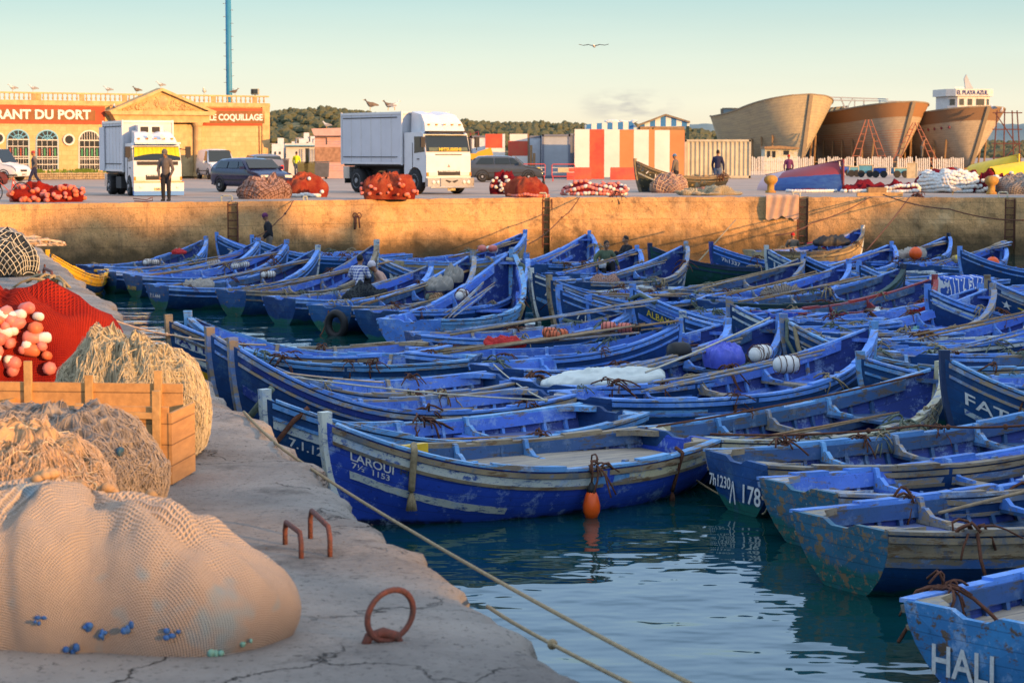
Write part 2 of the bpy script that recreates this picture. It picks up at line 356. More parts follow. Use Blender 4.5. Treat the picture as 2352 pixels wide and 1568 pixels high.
# unseen wall added on the sun side, crest shaped to shade the basin
mb = MB(); D_ = 70.0; S2 = SUN_AZ; P2 = V3((-S2.y, S2.x, 0)); tn = math.tan(SUN_EL)
Tp = [(-40, 16.5), (5.0, 16.5), (5.4, 13.9), (7.9, 13.9), (8.0, 14.6), (8.5, 14.6), (8.6, 11.3), (9.55, 11.3), (9.65, 14.5), (12.5, 14.5), (12.6, 14.0), (13.4, 14.0), (13.8, 15.2), (18, 15.9), (22, 16.5), (30, 17.9), (37, 19.0), (41, 20.6), (43, 21.5), (45, 22.1), (46.5, 21.2), (49, 22.0), (51, 21.9), (52.2, 20.2), (53.6, 21.4), (54.6, 19.4), (57, 20.3), (59, 19.2), (60, 18.0), (62, 17.3), (66, 17.2), (68.5, 17.8), (70, 19.6), (76, 19.9), (76.5, 9), (140, 9)]  # crest heights set by the wanted shade edge, dips let sunbeams through
def T_of(u):
    for (a, x), (b_, y) in zip(Tp, Tp[1:]):
        if u <= b_: return x + (y - x) * (u - a) / (b_ - a)
    return 9
u = -40
while u < 130:
    du = .2 if 4 < u < 14 else 1.0
    c = S2 * (D_ + .75) + P2 * (u + du / 2); hgt = T_of(u + du / 2) * (1 if 0 else 1)
    mb.box((c.x, c.y, hgt / 2), (1.5, du, hgt), math.atan2(S2.y, S2.x)); u += du
M['blocker'] = plain("shade_blocker_stone", (.36, .29, .20), .9, .4, .8)
tag(mb.obj("town_wall", 'blocker'), "unseen uneven shade wall added out of frame on the sun side", "wall")
# hills
k = NT("hill_scrub"); a = k.mix(k.rmp(k.noise(.02, 8, .7), .42, .58), (.20, .18, .085), (.36, .26, .14)); a = k.mix(k.rmp(k.noise(.07, 6, .8), .42, .52), a, (.035, .05, .025)); M['hill'] = k.fin(a, .95, .1)
M['farhill'] = plain("far_hill_hazed_scrub", (.16, .22, .22), .95, .3, .004, c2=(.10, .16, .17))  # blue of distance haze painted into the scrub colour
def hill(name, pts, y0, depth, mat, nzx=220, amp=2.0):
    """pts: (X, Y) skyline at distance y0+depth*.6"""
    mb = MB(); rows = []; yr = y0 + depth * .6
    def sk(X):
        if X <= pts[0][0]: return pts[0][1]
        for (a, p), (b_, q) in zip(pts, pts[1:]):
            if X <= b_: f = (X - a) / (b_ - a); f = f * f * (3 - 2 * f); return p + (q - p) * f
        return pts[-1][1]
    X0, X1 = pts[0][0], pts[-1][0]
    for j in range(15):
        t = j / 14; y = y0 + depth * t; row = []
        for i in range(nzx + 1):
            X = X0 + (X1 - X0) * i / nzx; top_ = aty(X, sk(X), yr).z - QZ; x = aty(X, 350, yr).x * (y / yr)
            s = math.sin(min(1, t / .6) * math.pi / 2) if t < .6 else math.cos((t - .6) / .4 * 1.2)
            z = QZ + top_ * s ** 1.1 + fbm((x * .03, y * .03, 1)) * amp * s
            row.append(V3((x, y, z - (.6 if t == 0 else 0))))
        rows.append(row)
    mb.grid(rows[::-1]); return tag(mb.obj(name, mat, smooth=True), kind='structure'), rows
h1, hr = hill("hill", [(-300, 330), (300, 300), (617, 266), (680, 259), (740, 255), (790, 260), (900, 272), (1080, 283), (1200, 291), (1330, 297), (1450, 300), (1600, 306), (1680, 318), (1900, 330), (2700, 338)], 620, 500, 'hill')
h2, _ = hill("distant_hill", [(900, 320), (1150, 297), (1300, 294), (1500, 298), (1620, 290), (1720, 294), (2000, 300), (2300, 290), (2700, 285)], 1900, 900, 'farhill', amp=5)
# scattered scrub trees of the hillside, one mass
rd = random.Random(8); mb = MB()
for i in range(3300):
    j = rd.randint(0, 10); ii = rd.randint(60, 208); a = hr[j][ii]; b_ = hr[j][ii + 1]; p = a.lerp(b_, rd.random()).lerp(hr[j + 1][ii], rd.random()); r = rd.uniform(.7, 1.9) * (1.3 if j < 5 else 1)
    vs = []
    n = 7
    rows = []
    for q, zz in ((.55, -.2), (1, .25), (.85, .7), (.35, 1.05)):
        rows.append([p + V3((math.cos(6.283 * k_ / n) * r * q * rd.uniform(.75, 1.2), math.sin(6.283 * k_ / n) * r * q * rd.uniform(.75, 1.2), r * zz * rd.uniform(.85, 1.15))) for k_ in range(n)])
    mb.grid(rows, True, True)
M['treefol'] = plain("hill_tree_foliage", (.075, .09, .05), .95, .5, .9, c2=(.13, .12, .07), spec=.1)
tag(mb.obj("hill_trees", 'treefol'), "olive green scrub trees spread over the far hillside", "trees", kind='stuff')

# loose grit and scraps on the pier
mb = MB(); rd = random.Random(21)
for i in range(900):
    y = rd.uniform(7.5, 34); d_ = abs(rd.gauss(0, 1.0)) if i % 2 else rd.uniform(0, 4); x = pier_x(y) - .12 - d_; s_ = rd.uniform(.002, .006) * (1 + y / 25)
    mb.add([(x - s_, y, PZ), (x + s_, y - s_ * .6, PZ), (x + s_ * .3, y + s_, PZ), (x, y, PZ + s_ * .7)], [(0, 1, 3), (1, 2, 3), (2, 0, 3)])
M['grit'] = plain("concrete_grit", (.22, .19, .16), .95, .6, 9); mb.obj("grit", 'grit'); tag(bpy.data.objects["grit"], "loose grit and chips scattered over the pier top", "grit", kind='stuff')
# ---------------------------------------------------------------- boats
class Hull:
    def __init__(s, L, B, hb, hm=.50, hs=.58):
        s.L, s.B, s.hb, s.hm, s.hs = L, B, hb, hm, hs
    def b(s, u):
        B = s.B / 2
        if u < .4: return B * (1 - .36 * ((.4 - u) / .4) ** 2)
        return B * max(.0, (1 - ((u - .4) / .6) ** 2.5)) ** .92 + .035
    def h(s, u):
        if u < .3: return s.hm + (s.hs - s.hm) * ((.3 - u) / .3) ** 1.6
        return s.hm + (s.hb - s.hm) * ((u - .3) / .7) ** 3.0
    def zk(s, u):
        if u < .25: return -.12 - .22 * (u / .25)
        return -.34 + (.16 * max(0, (u - .8) / .2) ** 2)
    def x(s, u, t):
        return s.L * (u - .5) - .32 * (1 - t) ** 1.9 * max(0, u) ** 6 + .10 * (1 - t) * (1 - u) ** 9
    def p(s, u): return .42 + .75 * u ** 3 + .18 * (1 - u) ** 4
    def pt(s, u, t, side=1, off=0.0):
        y = s.b(u) * math.sin(math.pi / 2 * t) ** s.p(u)
        return V3((s.x(u, t), side * max(0, y + off), s.zk(u) + (s.h(u) - s.zk(u)) * t))
    def tz(s, u, z): return max(.02, min(1.0, (z - s.zk(u)) / (s.h(u) - s.zk(u))))
    def at(s, u, z, side=1, off=0.0):
        e = .01; a = s.pt(min(1, u + e), s.tz(min(1, u + e), z)); b = s.pt(max(0, u - e), s.tz(max(0, u - e), z)); d = a - b
        n = V3((-d.y, d.x, 0)); n = n.normalized() if n.length > 1e-6 else V3((0, 1, 0))
        t = s.tz(u, z); q = s.pt(u, t)
        q += n * off; q.z = z
        if q.y < .012: q.y = .012
        q.y *= side; return q
    def band(s, mb, u0, u1, n, zf, o0, o1, w0, w1, side=1, rag=0):
        rows = []
        for i in range(n + 1):
            u = u0 + (u1 - u0) * i / n; z = zf(u)
            r1, r2 = (random.uniform(-rag, rag), random.uniform(-rag, rag)) if rag else (0, 0)
            z1, z2 = z + w0 + r1, z + w1 + r2
            zt = min(z2, s.h(u)); zb = min(z1, s.h(u))
            a = s.at(u, zb, side, o0); b = s.at(u, zb, side, o1); c = s.at(u, zt, side, o1); d = s.at(u, zt, side, o0)
            a.z = b.z = z1; c.z = d.z = z2
            rows.append([a, b, c, d] if side > 0 else [d, c, b, a])
        mb.grid(rows, True, True)
def tuft(name, c, r, mat, parent, n=14, drop=.0, seed=0):
    rd = random.Random(seed); mb = MB(); c = V3(c)
    for i in range(n):
        a = rd.uniform(0, 6.3); e = rd.uniform(-.4, 1.2); p = [c + V3((rd.gauss(0, .2), rd.gauss(0, .2), rd.gauss(0, .15))) * r]
        d = V3((math.cos(a) * math.cos(e), math.sin(a) * math.cos(e), math.sin(e))) * r * .5
        for j in range(4):
            p.append(p[-1] + d); d += V3((rd.gauss(0, .2), rd.gauss(0, .2), -.28)) * r
        mb.tube(p, r * rd.uniform(.06, .12), 4)
    if drop:
        for i in range(5):
            x, y = rd.uniform(-.25, .25) * r, rd.uniform(-.25, .25) * r
            pts = [c + V3((x, y, .1 * r))]; k = 7
            for j in range(k): pts.append(pts[0] + V3((x * .6 * math.sin(j), y * .5, -drop * (j + 1) / k)))
            mb.tube(pts, [r * .2] * k + [r * .05], 5)
    return mb.obj(name, mat, parent, True)
def oar_geo(mb, a, b, r=.028, blade=True):
    a, b = V3(a), V3(b); mb.tube([a, a.lerp(b, .5) + V3((0, 0, -.01)), b], [r, r * 1.15, r * .9], 7)
    if blade:
        t = (b - a).normalized(); sd = t.cross(V3((0, 0, 1))).normalized(); up = sd.cross(t)
        rows = []
        for k, wd in ((0, .03), (.25, .07), (.7, .08), (.8, .06)):
            p = b + t * k; rows.append([p + sd * wd + up * .012, p - sd * wd + up * .012, p - sd * wd - up * .012, p + sd * wd - up * .012])
        mb.grid(rows, True, True)
def floatshape(mb, c, r, l, rz, tilt=0.0, n=8):
    m = Matrix.Rotation(rz, 3, 'Z') @ Matrix.Rotation(R(90) + tilt, 3, 'Y')
    c = V3(c); rows = []
    for z, q in ((-1, .18), (-.92, .62), (-.6, .95), (0, 1), (.6, .95), (.92, .62), (1, .18)):
        rows.append([c + m @ V3((math.cos(2 * math.pi * k / n) * r * q, math.sin(2 * math.pi * k / n) * r * q, z * l)) for k in range(n)])
    mb.grid(rows, True, True)
BOATS = {}
_nb = [0]
def boat(key, label, st, bw, hull='navy', rail='perip', rail2=None, inner='peri', stripes=(), texts=(), L=None, hb=1.25, hm=.50, B=1.85, dirv=None, deck=.3, tr=None, thw=(.32, .52, .72), detail=2,
         zs=.55, stemcap=None, fore=False, name='fishing_boat', transom_text=None, gbase=0.0, ties=5, dkz=.20, cat='boat', group='blue wooden fishing boats in the basin'):
    _nb[0] += 1; sd = _nb[0] * 17; rd = random.Random(sd); random.seed(sd)
    S = None if st is None else (st if isinstance(st, V3) else atz(st[0], st[1], zs + gbase))
    if dirv is not None:  # only one end known
        Lb = L or 5.2; d = V3((dirv[0], dirv[1], 0)).normalized()
        if bw is not None: P = atz(bw[0], bw[1], hb + gbase); S = P - d * Lb
        else: P = S + d * Lb
    else:
        P = atz(bw[0], bw[1], hb + gbase); lo, hi = (L, L) if L else (4.75, 5.8)
        d0 = V3((P.x - S.x, P.y - S.y, 0)); l0 = d0.length; target = max(lo, min(hi, l0))
        # slide the bow along its own line of sight until the length is right
        r = ray(*bw); best = None
        for k in range(400):
            y = 10 + k * .2; q = CAM + r * (y / r.y); e = abs(math.hypot(q.x - S.x, q.y - S.y) - target) + abs(q.z - gbase - hb) * .9 + (9 if not (.85 < q.z - gbase < 1.75) else 0)
            if best is None or e < best[0]: best = (e, q)
        P = best[1]; hb = P.z - gbase; Lb = math.hypot(P.x - S.x, P.y - S.y)
        if Lb < 4.5:
            d = V3((P.x - S.x, P.y - S.y, 0)).normalized(); S = V3((P.x, P.y, 0)) - d * 4.7; Lb = 4.7
        if Lb > 6.3: Lb = 6.3
    hstem = hb - .10
    d = V3((P.x - S.x, P.y - S.y, 0)); d.normalize()
    Lb = max(Lb, 3.5); ctr = V3((P.x, P.y, 0)) - d * (Lb / 2)
    hd = math.atan2(d.y, d.x)
    T = thing(name, label, cat, (ctr.x, ctr.y, gbase), hd, group)
    T.rotation_euler = (R(rd.uniform(-1.2, 1.2)), 0, hd)
    H = Hull(Lb, B, hstem, hm, hm + .08); BOATS[key] = (T, H, ctr, d)
    rail2 = rail2 or rail; tr = tr or hull
    if inner == 'peri' and rd.random() < .3: inner = 'peri2'
    if rail == 'perip' and rd.random() < .25: rail = 'worn'
    NS = 30
    # outer skin
    mb = MB()
    for side in (1, -1):
        rows, uv = [], []
        for i in range(NS + 1):
            u = i / NS; rows.append([H.pt(u, j / 9, side) for j in range(1, 10)] if 0 else [H.pt(u, .02 + .98 * j / 9, side) for j in range(10)])
            uv += [(u * Lb, j / 9) for j in range(10)]
        if side < 0: rows = [r_[::-1] for r_ in rows]; uv = [(uv[i * 10 + 9 - j]) for i in range(NS + 1) for j in range(10)]
        mb.grid(rows, uvs=uv)
    mb.obj("hull", hull, T, True)
    # inner skin
    mb = MB()
    for side in (1, -1):
        rows, uv = [], []
        for i in range(NS - 1):
            u = .012 + .975 * i / (NS - 2); rows.append([H.pt(u, .28 + .72 * j / 7, side, -.045) for j in range(8)]); uv += [(u * Lb, .3 + j / 10) for j in range(8)]
        if side > 0: rows = [r_[::-1] for r_ in rows]; uv = [(uv[i * 8 + 7 - j]) for i in range(NS - 1) for j in range(8)]
        mb.grid(rows, uvs=uv)
    mb.obj("inner_planking", "shade_lining", T, True)
    sheer = H.h
    for side in (1, -1):
        mb = MB(); H.band(mb, 0, .985, 30, sheer, -.075, .035, .0, .03, side)
        for k in range(4):  # raised pads with the oar pins
            a = rd.uniform(.08, .8); H.band(mb, a, a + .1, 4, sheer, -.07, .03, .03, .055, side)
        mb.obj("gunwale", rail if side > 0 else rail2, T)
        mb = MB(); H.band(mb, .02, .93, 26, sheer, -.10, -.045, -.14, .0, side); mb.obj("sheer_clamp", inner, T)
        mb = MB(); H.band(mb, .04, .88, 20, lambda u: sheer(u) - .30 - .05 * u, -.125, -.045, -.07, .02, side); mb.obj("riser", inner, T)
        mb = MB(); H.band(mb, 0, .99, 30, sheer, -.0, .028, -.075, -.02, side); mb.obj("rubbing_strake", rail2, T)
        if detail > 1: mb = MB(); H.band(mb, 0, .99, 30, sheer, -.0, .022, -.20, -.165, side); mb.obj("rubbing_strake", rail2, T)
        nr = 15 if detail > 1 else 12
        for i in range(nr):
            u = .05 + .85 * i / nr; mb = MB(); w_ = .022; rows = []
            for t in (.30, .45, .6, .75, .88, .97):
                q = H.pt(u, t, side, -.045); q2 = H.pt(u, t, side, -.092)
                a, b_ = V3((w_, 0, 0)), V3((-w_, 0, 0)); rows.append([q + a, q2 + a, q2 + b_, q + b_] if side > 0 else [q + b_, q2 + b_, q2 + a, q + a])
            mb.grid(rows, True, True); mb.obj("rib", inner if inner != "peri" else "perip", T)
    # stem post
    mb = MB(); rows = []
    for t in [0, .15, .3, .45, .6, .75, .9, 1.0, 1.0]:
        x = H.x(1, t); z = H.zk(1) + (H.h(1) - H.zk(1)) * t; ex = .10 if len(rows) == 8 else 0; z += ex
        rows.append([V3((x + .045 + ex * .1, .04, z)), V3((x + .045 + ex * .1, -.04, z)), V3((x - .07, -.045, z)), V3((x - .07, .045, z))])
    mb.grid(rows, True, True); mb.obj("stem_post", stemcap or rail2, T)
    # transom with a sculling notch
    mb = MB(); n = 12; top = []
    for k in range(n + 1):
        q = -1 + 2 * k / n; top.append((q * H.b(0), H.h(0) + .018 - (.05 if abs(q) < .3 else 0)))
    poly = [H.pt(0, t, 1) for t in (.02, .2, .4, .6, .8, 1)] + [V3((H.x(0, 1), y, z)) for y, z in top[::-1]] + [H.pt(0, t, -1) for t in (1, .8, .6, .4, .2, .02)]
    rows = []
    ring = [q + V3((-.002, 0, 0)) for q in poly]; m_ = len(ring)
    cx = sum(p.x for p in ring) / m_; vs = ring + [q + V3((.055, 0, 0)) for q in ring]
    cz = .22; vs += [V3((cx - .002, 0, cz)), V3((cx + .053, 0, cz))]
    fs = [(i, (i + 1) % m_, 2 * m_) for i in range(m_)] + [((i + 1) % m_ + m_, i + m_, 2 * m_ + 1) for i in range(m_)] + [(i, i + m_, (i + 1) % m_ + m_, (i + 1) % m_) for i in range(m_)]
    mb.add(vs, fs, [(p.y, (p.z + .2) * .9 + .011) for p in vs]); mb.obj("transom", tr, T)
    # corner knees at the stern
    for side in (1, -1):
        mb = MB(); b0 = H.b(0) - .05; z = H.h(0) - .03; x0 = H.x(0, 1) + .05
        mb.prism([(x0, side * b0, z), (x0, side * (b0 - .3), z), (x0 + .08, side * (b0 - .26), z), (x0 + .22, side * (b0 - .06), z), (x0 + .42, side * b0, z)][::side], (0, 0, -.02), (0, 0, .045)); mb.obj("quarter_knee", rail2, T)
    # floor, stern deck
    mb = MB(); rows = []
    for i in range(13):
        u = .04 + .84 * i / 12; z = -.02 + .12 * u ** 4; q = H.at(u, z, 1, -.05); rows.append([V3((q.x, -q.y, z)), V3((q.x, q.y, z))])
    mb.grid(rows); mb.obj("floor_boards", 'deckblue' if rd.random() < .75 else 'deck', T)
    if deck > 0:
        mb = MB(); rows = []
        for i in range(7):
            u = .015 + deck * i / 6; z = H.h(u) - .29; z = H.hm - dkz; q = H.at(u, z, 1, -.05); rows.append([V3((q.x, -q.y, z - .03)), V3((q.x, q.y, z - .03)), V3((q.x, q.y, z)), V3((q.x, -q.y, z))])
        mb.grid(rows, True, True); mb.obj("stern_deck", 'deck' if rd.random() < .6 or key == 'B6' else 'deckblue', T)
    # thwarts with knees
    for u in thw:
        z = H.hm - .20 + max(0, u - .5) * .5; q = H.at(u, z, 1, -.05); q2 = H.at(u + .035, z, 1, -.05); x0 = q.x
        mb = MB(); mb.add([(q.x, -q.y, z), (q2.x + .02, -q2.y, z), (q2.x + .02, q2.y, z), (q.x, q.y, z), (q.x, -q.y, z + .035), (q2.x + .02, -q2.y, z + .035), (q2.x + .02, q2.y, z + .035), (q.x, q.y, z + .035)],
                          [(3, 2, 1, 0), (4, 5, 6, 7), (0, 1, 5, 4), (1, 2, 6, 5), (2, 3, 7, 6), (3, 0, 4, 7)])
        th = mb.obj("thwart", inner if rd.random() < .7 else 'deck', T)
        for side in (1, -1):
            hh = H.h(u); b1 = H.at(u, hh - .02, 1, -.08).y; zz = z + .036
            mb = MB(); pr = [(b1 + .02, hh + .05), (b1 - .04, hh + .045), (b1 - .07, hh - .05), (b1 - .11, zz + .12), (b1 - .2, zz + .05), (b1 - .42, zz + .03), (b1 - .42, zz), (q.y - .005, zz)]
            mb.prism([(x0, side * y, zq) for y, zq in pr][::-side], (.0, 0, 0), (.055, 0, 0)); mb.obj("knee", rail if rd.random() < .75 else 'worn', th)
    # bow seat
    mb = MB(); z = H.hm - .10; u = .78; q = H.at(u, z + .02, 1, -.05); xe = H.at(.86, z, 1, -.05)
    mb.prism([(q.x, -q.y, z), (xe.x, -xe.y, z), (xe.x, xe.y, z), (q.x, q.y, z)], (0, 0, 0), (0, 0, .03)); mb.obj("bow_seat", inner, T)
    mb = MB(); z = H.h(.97) - .12; q = H.at(.955, z, 1, -.03); mb.prism([(q.x, -q.y, z), (H.L / 2 - .06, .0, z), (q.x, q.y, z), (q.x + .07, 0, z)], (0, 0, 0), (0, 0, .05)); mb.obj('breasthook', inner, T)
    # painted bands: (material, side or 0, u0, u1, drop below sheer, width)
    for (mt, side_, u0, u1, dz, wd) in stripes:
        for side in ((1, -1) if side_ == 0 else (side_,)):
            mb = MB(); H.band(mb, u0, u1, 24, lambda u: sheer(u) - dz * (1 + .0 * u), .002, .009, -wd, 0, side, rag=.004); mb.obj("painted_band", mt, T)
    for tx in texts:
        txt, mt, side, u0, dz, wd, ht = tx[:7]; curve = tx[7] if len(tx) > 7 else 1.0
        vs, fs, w0, h0 = text_geo(txt, bold=.012); mb = MB(); rows = []
        x0 = H.L * (u0 - .5); hu0 = sheer(u0)
        for a, b_ in vs:
            x = x0 - side * a / w0 * wd; u = max(0, min(1, x / H.L + .5)); z = (hu0 + (sheer(u) - hu0) * curve) - dz - ht + b_ / h0 * ht
            p = H.at(u, min(z, H.h(u)), side, .014); x_ = H.x(u, H.tz(u, z)); rows.append(p)
        mb.add(rows, fs); mb.obj("lettering", mt, T)
    if transom_text:
        for (txt, mt, y0, z0, wd, ht) in transom_text:
            vs, fs, w0, h0 = text_geo(txt, bold=.015); mb = MB(); mb.add([(H.x(0, .7) - .028, y0 - a / w0 * wd, z0 + b_ / h0 * ht) for a, b_ in vs], fs); mb.obj("lettering", mt, T)
    for k in range(ties):
        u = rd.uniform(.1, .85); side = rd.choice((1, -1)); q = H.at(u, H.h(u), side, -.02); q.z += .04
        tuft("rope_tie", q, rd.uniform(.07, .15), rd.choice(('ropeb', 'ropeb', 'ropeg', 'ropet')), T, 12, rd.choice((0, 0, .25)), sd + k)
    return T, H
def world_of(key, p):
    T, H, c, d = BOATS[key]; hd = math.atan2(d.y, d.x); p = V3(p)
    return V3((T.location.x + p.x * math.cos(hd) - p.y * math.sin(hd), T.location.y + p.x * math.sin(hd) + p.y * math.cos(hd), T.location.z + p.z))
PW = ('white', 0, .0, .99, .115, .10)
LB = dict(hull='navy')
# left pier row, bows towards the pier
boat('B1', "blue boat with yellow and white bow bands, farthest along the left pier", (1003, 794), (385, 722), hull='navy', rail='perip', rail2='woodtrim', B=1.7,
     stripes=[('white', 1, .84, .985, .14, .17), ('white', 1, .76, .985, .42, .10), ('yellow', 1, .76, .985, .58, .11), ('white', 1, .76, .985, .75, .08)], texts=[("ATLAS", 'lettb', 1, .975, .155, .7, .13)])
boat('B2', "dark blue boat with two short white bow patches, second along the left pier", (1093, 827), (430, 713), hb=1.36, hull='navy', rail='sky', stemcap='sky', B=1.7,
     stripes=[('white', 1, .87, .975, .46, .10), ('white', 1, .86, .975, .62, .10)], texts=[("7:1.5", 'lettw', 1, .965, .23, .34, .14)])
boat('B3', "plain blue boat with a lichen-topped stem and a thick rope looped at its bow", (1164, 869), (478, 750), hb=1.4, hull='navy2', rail='perip', B=1.75,
     texts=[("7.12", 'lettw', 1, .95, .24, .4, .16), ("EL", 'lettw', 1, .93, .44, .3, .12)], stemcap='worn')
boat('B4', "blue boat lettered LAQUAD in thin white capitals behind a heavy rope loop", (1266, 906), (533, 775), hb=1.42, hull='navy2', rail='perip', rail2='worn', B=1.8,
     stripes=[('royal', 1, .50, .985, .05, .10), ('royal', 1, .55, .985, .42, .12)], texts=[("LAQUADR", 'lettw', 1, 0.95, 0.44, 0.9, 0.12), ("7", 'lettw', 1, .93, .62, .07, .10)])
boat('B5', "dark blue boat with a white bow band numbered 7.112.44", (1408, 945), (604, 893), hull='navy', rail='sky', stemcap='white', B=1.85,
     stripes=[('white', 1, .80, .99, .17, .13), ('sky', 1, .4, .80, .17, .03)], texts=[("7.1.12.44", 'lettw', 1, 0.965, 0.33, 0.5, 0.1), ("G", 'lettw', 1, 0.84, 0.33, 0.12, 0.13)], ties=3)
boat('B6', "nearest broadside blue boat lettered LAROUI 7 1/2 1153 with a worn cream rail", (1562, 1024), (742, 945), hull='royal', rail='sky', rail2='woodtrim', stemcap='white', B=2.0, hm=.50, zs=.45, hb=1.18, deck=.5, dkz=.13, ties=1, inner='peri2',
     stripes=[('white', 1, .44, .99, .085, .09), ('cream', 1, .02, .33, .085, .085), ('sky', 1, .33, .44, .085, .08), ('white', 1, .64, .965, .41, .075)],
     texts=[("LAROUI", 'lettw', 1, .962, .20, .36, .088), ("HE", 'skyhull', 1, .875, .19, .13, .07), ("7½  1153", 'lettw', 1, .96, .305, .32, .062)])
# near right group, sterns towards the camera
boat('C1', "blue boat holding a heap of white tarpaulin and poles", (1246, 888), (1790, 719), hull='navy2', rail='perip', B=1.85, deck=.2)
boat('C2', "blue boat with netted white float blocks on its poles and a tall pale stem", (1332, 916), (2008, 737), hull='navy2', rail='perip', stemcap='sky', B=1.95, stripes=[('sky', -1, .0, .25, .12, .09)])
boat('C3', "empty blue boat with a flaking cream and blue rail in front of the FATA bow", (1559, 1005), (2157, 828), hull='navy', rail='sky', rail2='cream', B=1.95, L=5.0, stripes=[('cream', -1, .05, .8, .10, .06)])
boat('C4', "blue boat whose worn stern reads 7h1230 and 178 in white", (1689, 1061), (2560, 885), hull='navy', rail='sky', rail2='woodtrim', tr='navy2', inner='peri2', B=1.9, L=5.2,
     stripes=[('worn', 0, .0, .9, .10, .09)], transom_text=[("7h1230", 'lettw', .52, .24, .42, .13), ("Λ", 'lettw', .12, .10, .13, .24), ("178", 'lettw', -.14, .14, .34, .2)])
boat('C5', "blue boat with green lower stern, between the 7h1230 boat and the big teal stern", (1833, 1127), (2700, 925), hull='navy2', rail='perip', rail2='worn', tr='teal', B=1.9, L=5.2, detail=2)
boat('C6', "large blue boat with a teal peeling stern and bare timber rail band", (1927, 1214), (2880, 960), hull='navy', rail='perip', rail2='woodtrim', tr='teal', B=2.0, L=5.3, hm=.52,
     stripes=[('woodtrim', -1, .0, .42, .08, .13), ('worn', -1, .0, .34, .21, .09)])
boat('C7', "sky blue boat at the bottom right corner lettered HALI across its stern", (2240, 1432), None, dirv=(.78, .62), hull='skyhull', rail='perip', rail2='woodtrim', tr='skyhull', B=2.0, L=5.2, hm=.52,
     transom_text=[("HALI", 'lettw', .38, .13, .55, .22)])
# back left row, sterns to the camera
KL = dict(B=1.75, L=4.65, hb=1.42)
boat('A1', "leftmost blue boat of the back row, close to the wall with a red cloth inside", (207, 614), (473, 542), hull='navy2', tr='navy2', **KL)
boat('A2', "second blue boat from the left in the back row, with a small green stern", (246, 627), (595, 545), hull='navy2', tr='trn', **KL)
boat('A3', "third blue boat from the left in the back row, yellow number on its stern", (304, 635), (658, 550), hull='navy', tr='trn', transom_text=[("7h1093", 'letty', .3, .2, .5, .1)], **KL)
boat('A5', "back row boat numbered 71.444 in white on a green stern", (360, 659), (730, 562), hull='navy', tr='trn', stemcap='white', transom_text=[("7.1.444", 'lettw', .35, .28, .5, .1)], **KL)
boat('A6', "back row boat with a bare timber rail and green rounded stern", (530, 671), (866, 550), hull='navy', rail='perip', rail2='woodtrim', tr='trn', stemcap='white', **KL)
boat('A7', "plain dark blue stern boat to the left of the boat with the tyre", (640, 688), (990, 600), hull='navy2', tr='navy2', B=1.75, hb=1.3)
boat('A8', "boat with a black tyre hung on its dark green stern", (757, 707), (1087, 575), hull='navy', rail2='worn', tr='trn', B=1.75, hb=1.5)
boat('A9', "boat half hidden behind the big open blue boat of the back row", (865, 718), (1212, 580), hull='navy', B=1.75, hb=1.45)
boat('A10', "big open all-blue boat with hanging frayed ropes, nearest of the back row", (905, 752), (1177, 568), hull='navy2', rail='perip', rail2='sky', tr='perip', B=2.0, hm=.54, stripes=[('sky', -1, 0, .98, .08, .1)], ties=1)
boat('Y1', "yellow and black banded boat tucked behind the left pier corner", (203, 622), (109, 573), hull='navy', rail='yellow', B=1.6, inner='peri', stripes=[('yellow', 0, .0, .99, .05, .20), ('yellow', 0, .0, .99, .42, .14)], name='banded_boat', group=None)
boat('G1', "long blue boat with floats in its bow, right against the wall", (898, 601), (1206, 527), hull='goldhull', rail='perip', B=1.8)
DL = (-.80, -.60)
boat('G2', "bow numbered M023 pointing left beside the man in the pink shirt", None, (866, 582), dirv=(-.96, -.1), L=5.0, hull='navy', B=1.75, stripes=[('peri2', 1, .6, .98, .12, .14)], texts=[("M023", 'lettw', 1, 0.94, 0.23, 0.6, 0.15)])
boat('G3', "left one of two dark blue bows marked 7 below the ladder", None, (497, 533), dirv=(-.9, -.1), L=5.0, hull='navy', B=1.7, texts=[("7:", 'lettw', 1, 0.93, 0.23, 0.25, 0.17)])
boat('G4', "dark blue bow marked 7 just left of the man in the purple cap", None, (578, 539), dirv=(-.9, -.25), L=5.0, hull='navy', B=1.7, texts=[("7", 'lettw', 1, 0.93, 0.23, 0.16, 0.17)])
# middle, by the wall
boat('D1', "open blue boat with a high bow just right of the second ladder", (1215, 610), (1354, 529), hull='navy2', B=1.85)
boat('D2', "dark bow numbered A.16 with a pale turquoise band", None, (1220, 615), dirv=(-.62, -.75), L=5.0, hull='navy', rail2='white', stemcap='white', B=1.8, stripes=[('sky', 1, .5, .99, .5, .09)], texts=[("A.16", 'lettw', 1, 0.955, 0.23, 0.42, 0.17)])
boat('D3', "dark bow with a sunlit wooden stem head next to the A.16 bow", None, (1261, 631), dirv=(-.64, -.74), L=5.0, hull='navy', rail2='worn', stemcap='woodtrim', B=1.8)
boat('D4', "bow numbered 7.1321 with a thick rope slung across it", None, (1284, 653), dirv=(-.85, -.5), L=5.0, hull='navy2', B=1.8, texts=[("7.1321", 'lettw', 1, 0.95, 0.3, 0.42, 0.14)])
boat('D5', "bow marked AH in broken white letters behind the pole-filled boat", None, (1350, 677), dirv=(-.92, -.35), L=5.0, hb=1.05, hull='navy2', B=1.75, texts=[("AH", 'lettw', 1, 0.94, 0.225, 0.32, 0.15)])
boat('D6', "dark bow lettered ALBAYANE in yellow", None, (1452, 652), dirv=(-.985, -.12), L=5.1, hb=1.32, hull='navy', stemcap='perip', B=1.8, stripes=[('peri', 1, .6, .985, .06, .09), ('peri', 1, .6, .985, .40, .10)], texts=[("ALBAYANE", 'letty', 1, 0.955, 0.225, 0.66, 0.13), ("7", 'letty', 1, .94, .58, .08, .10)])
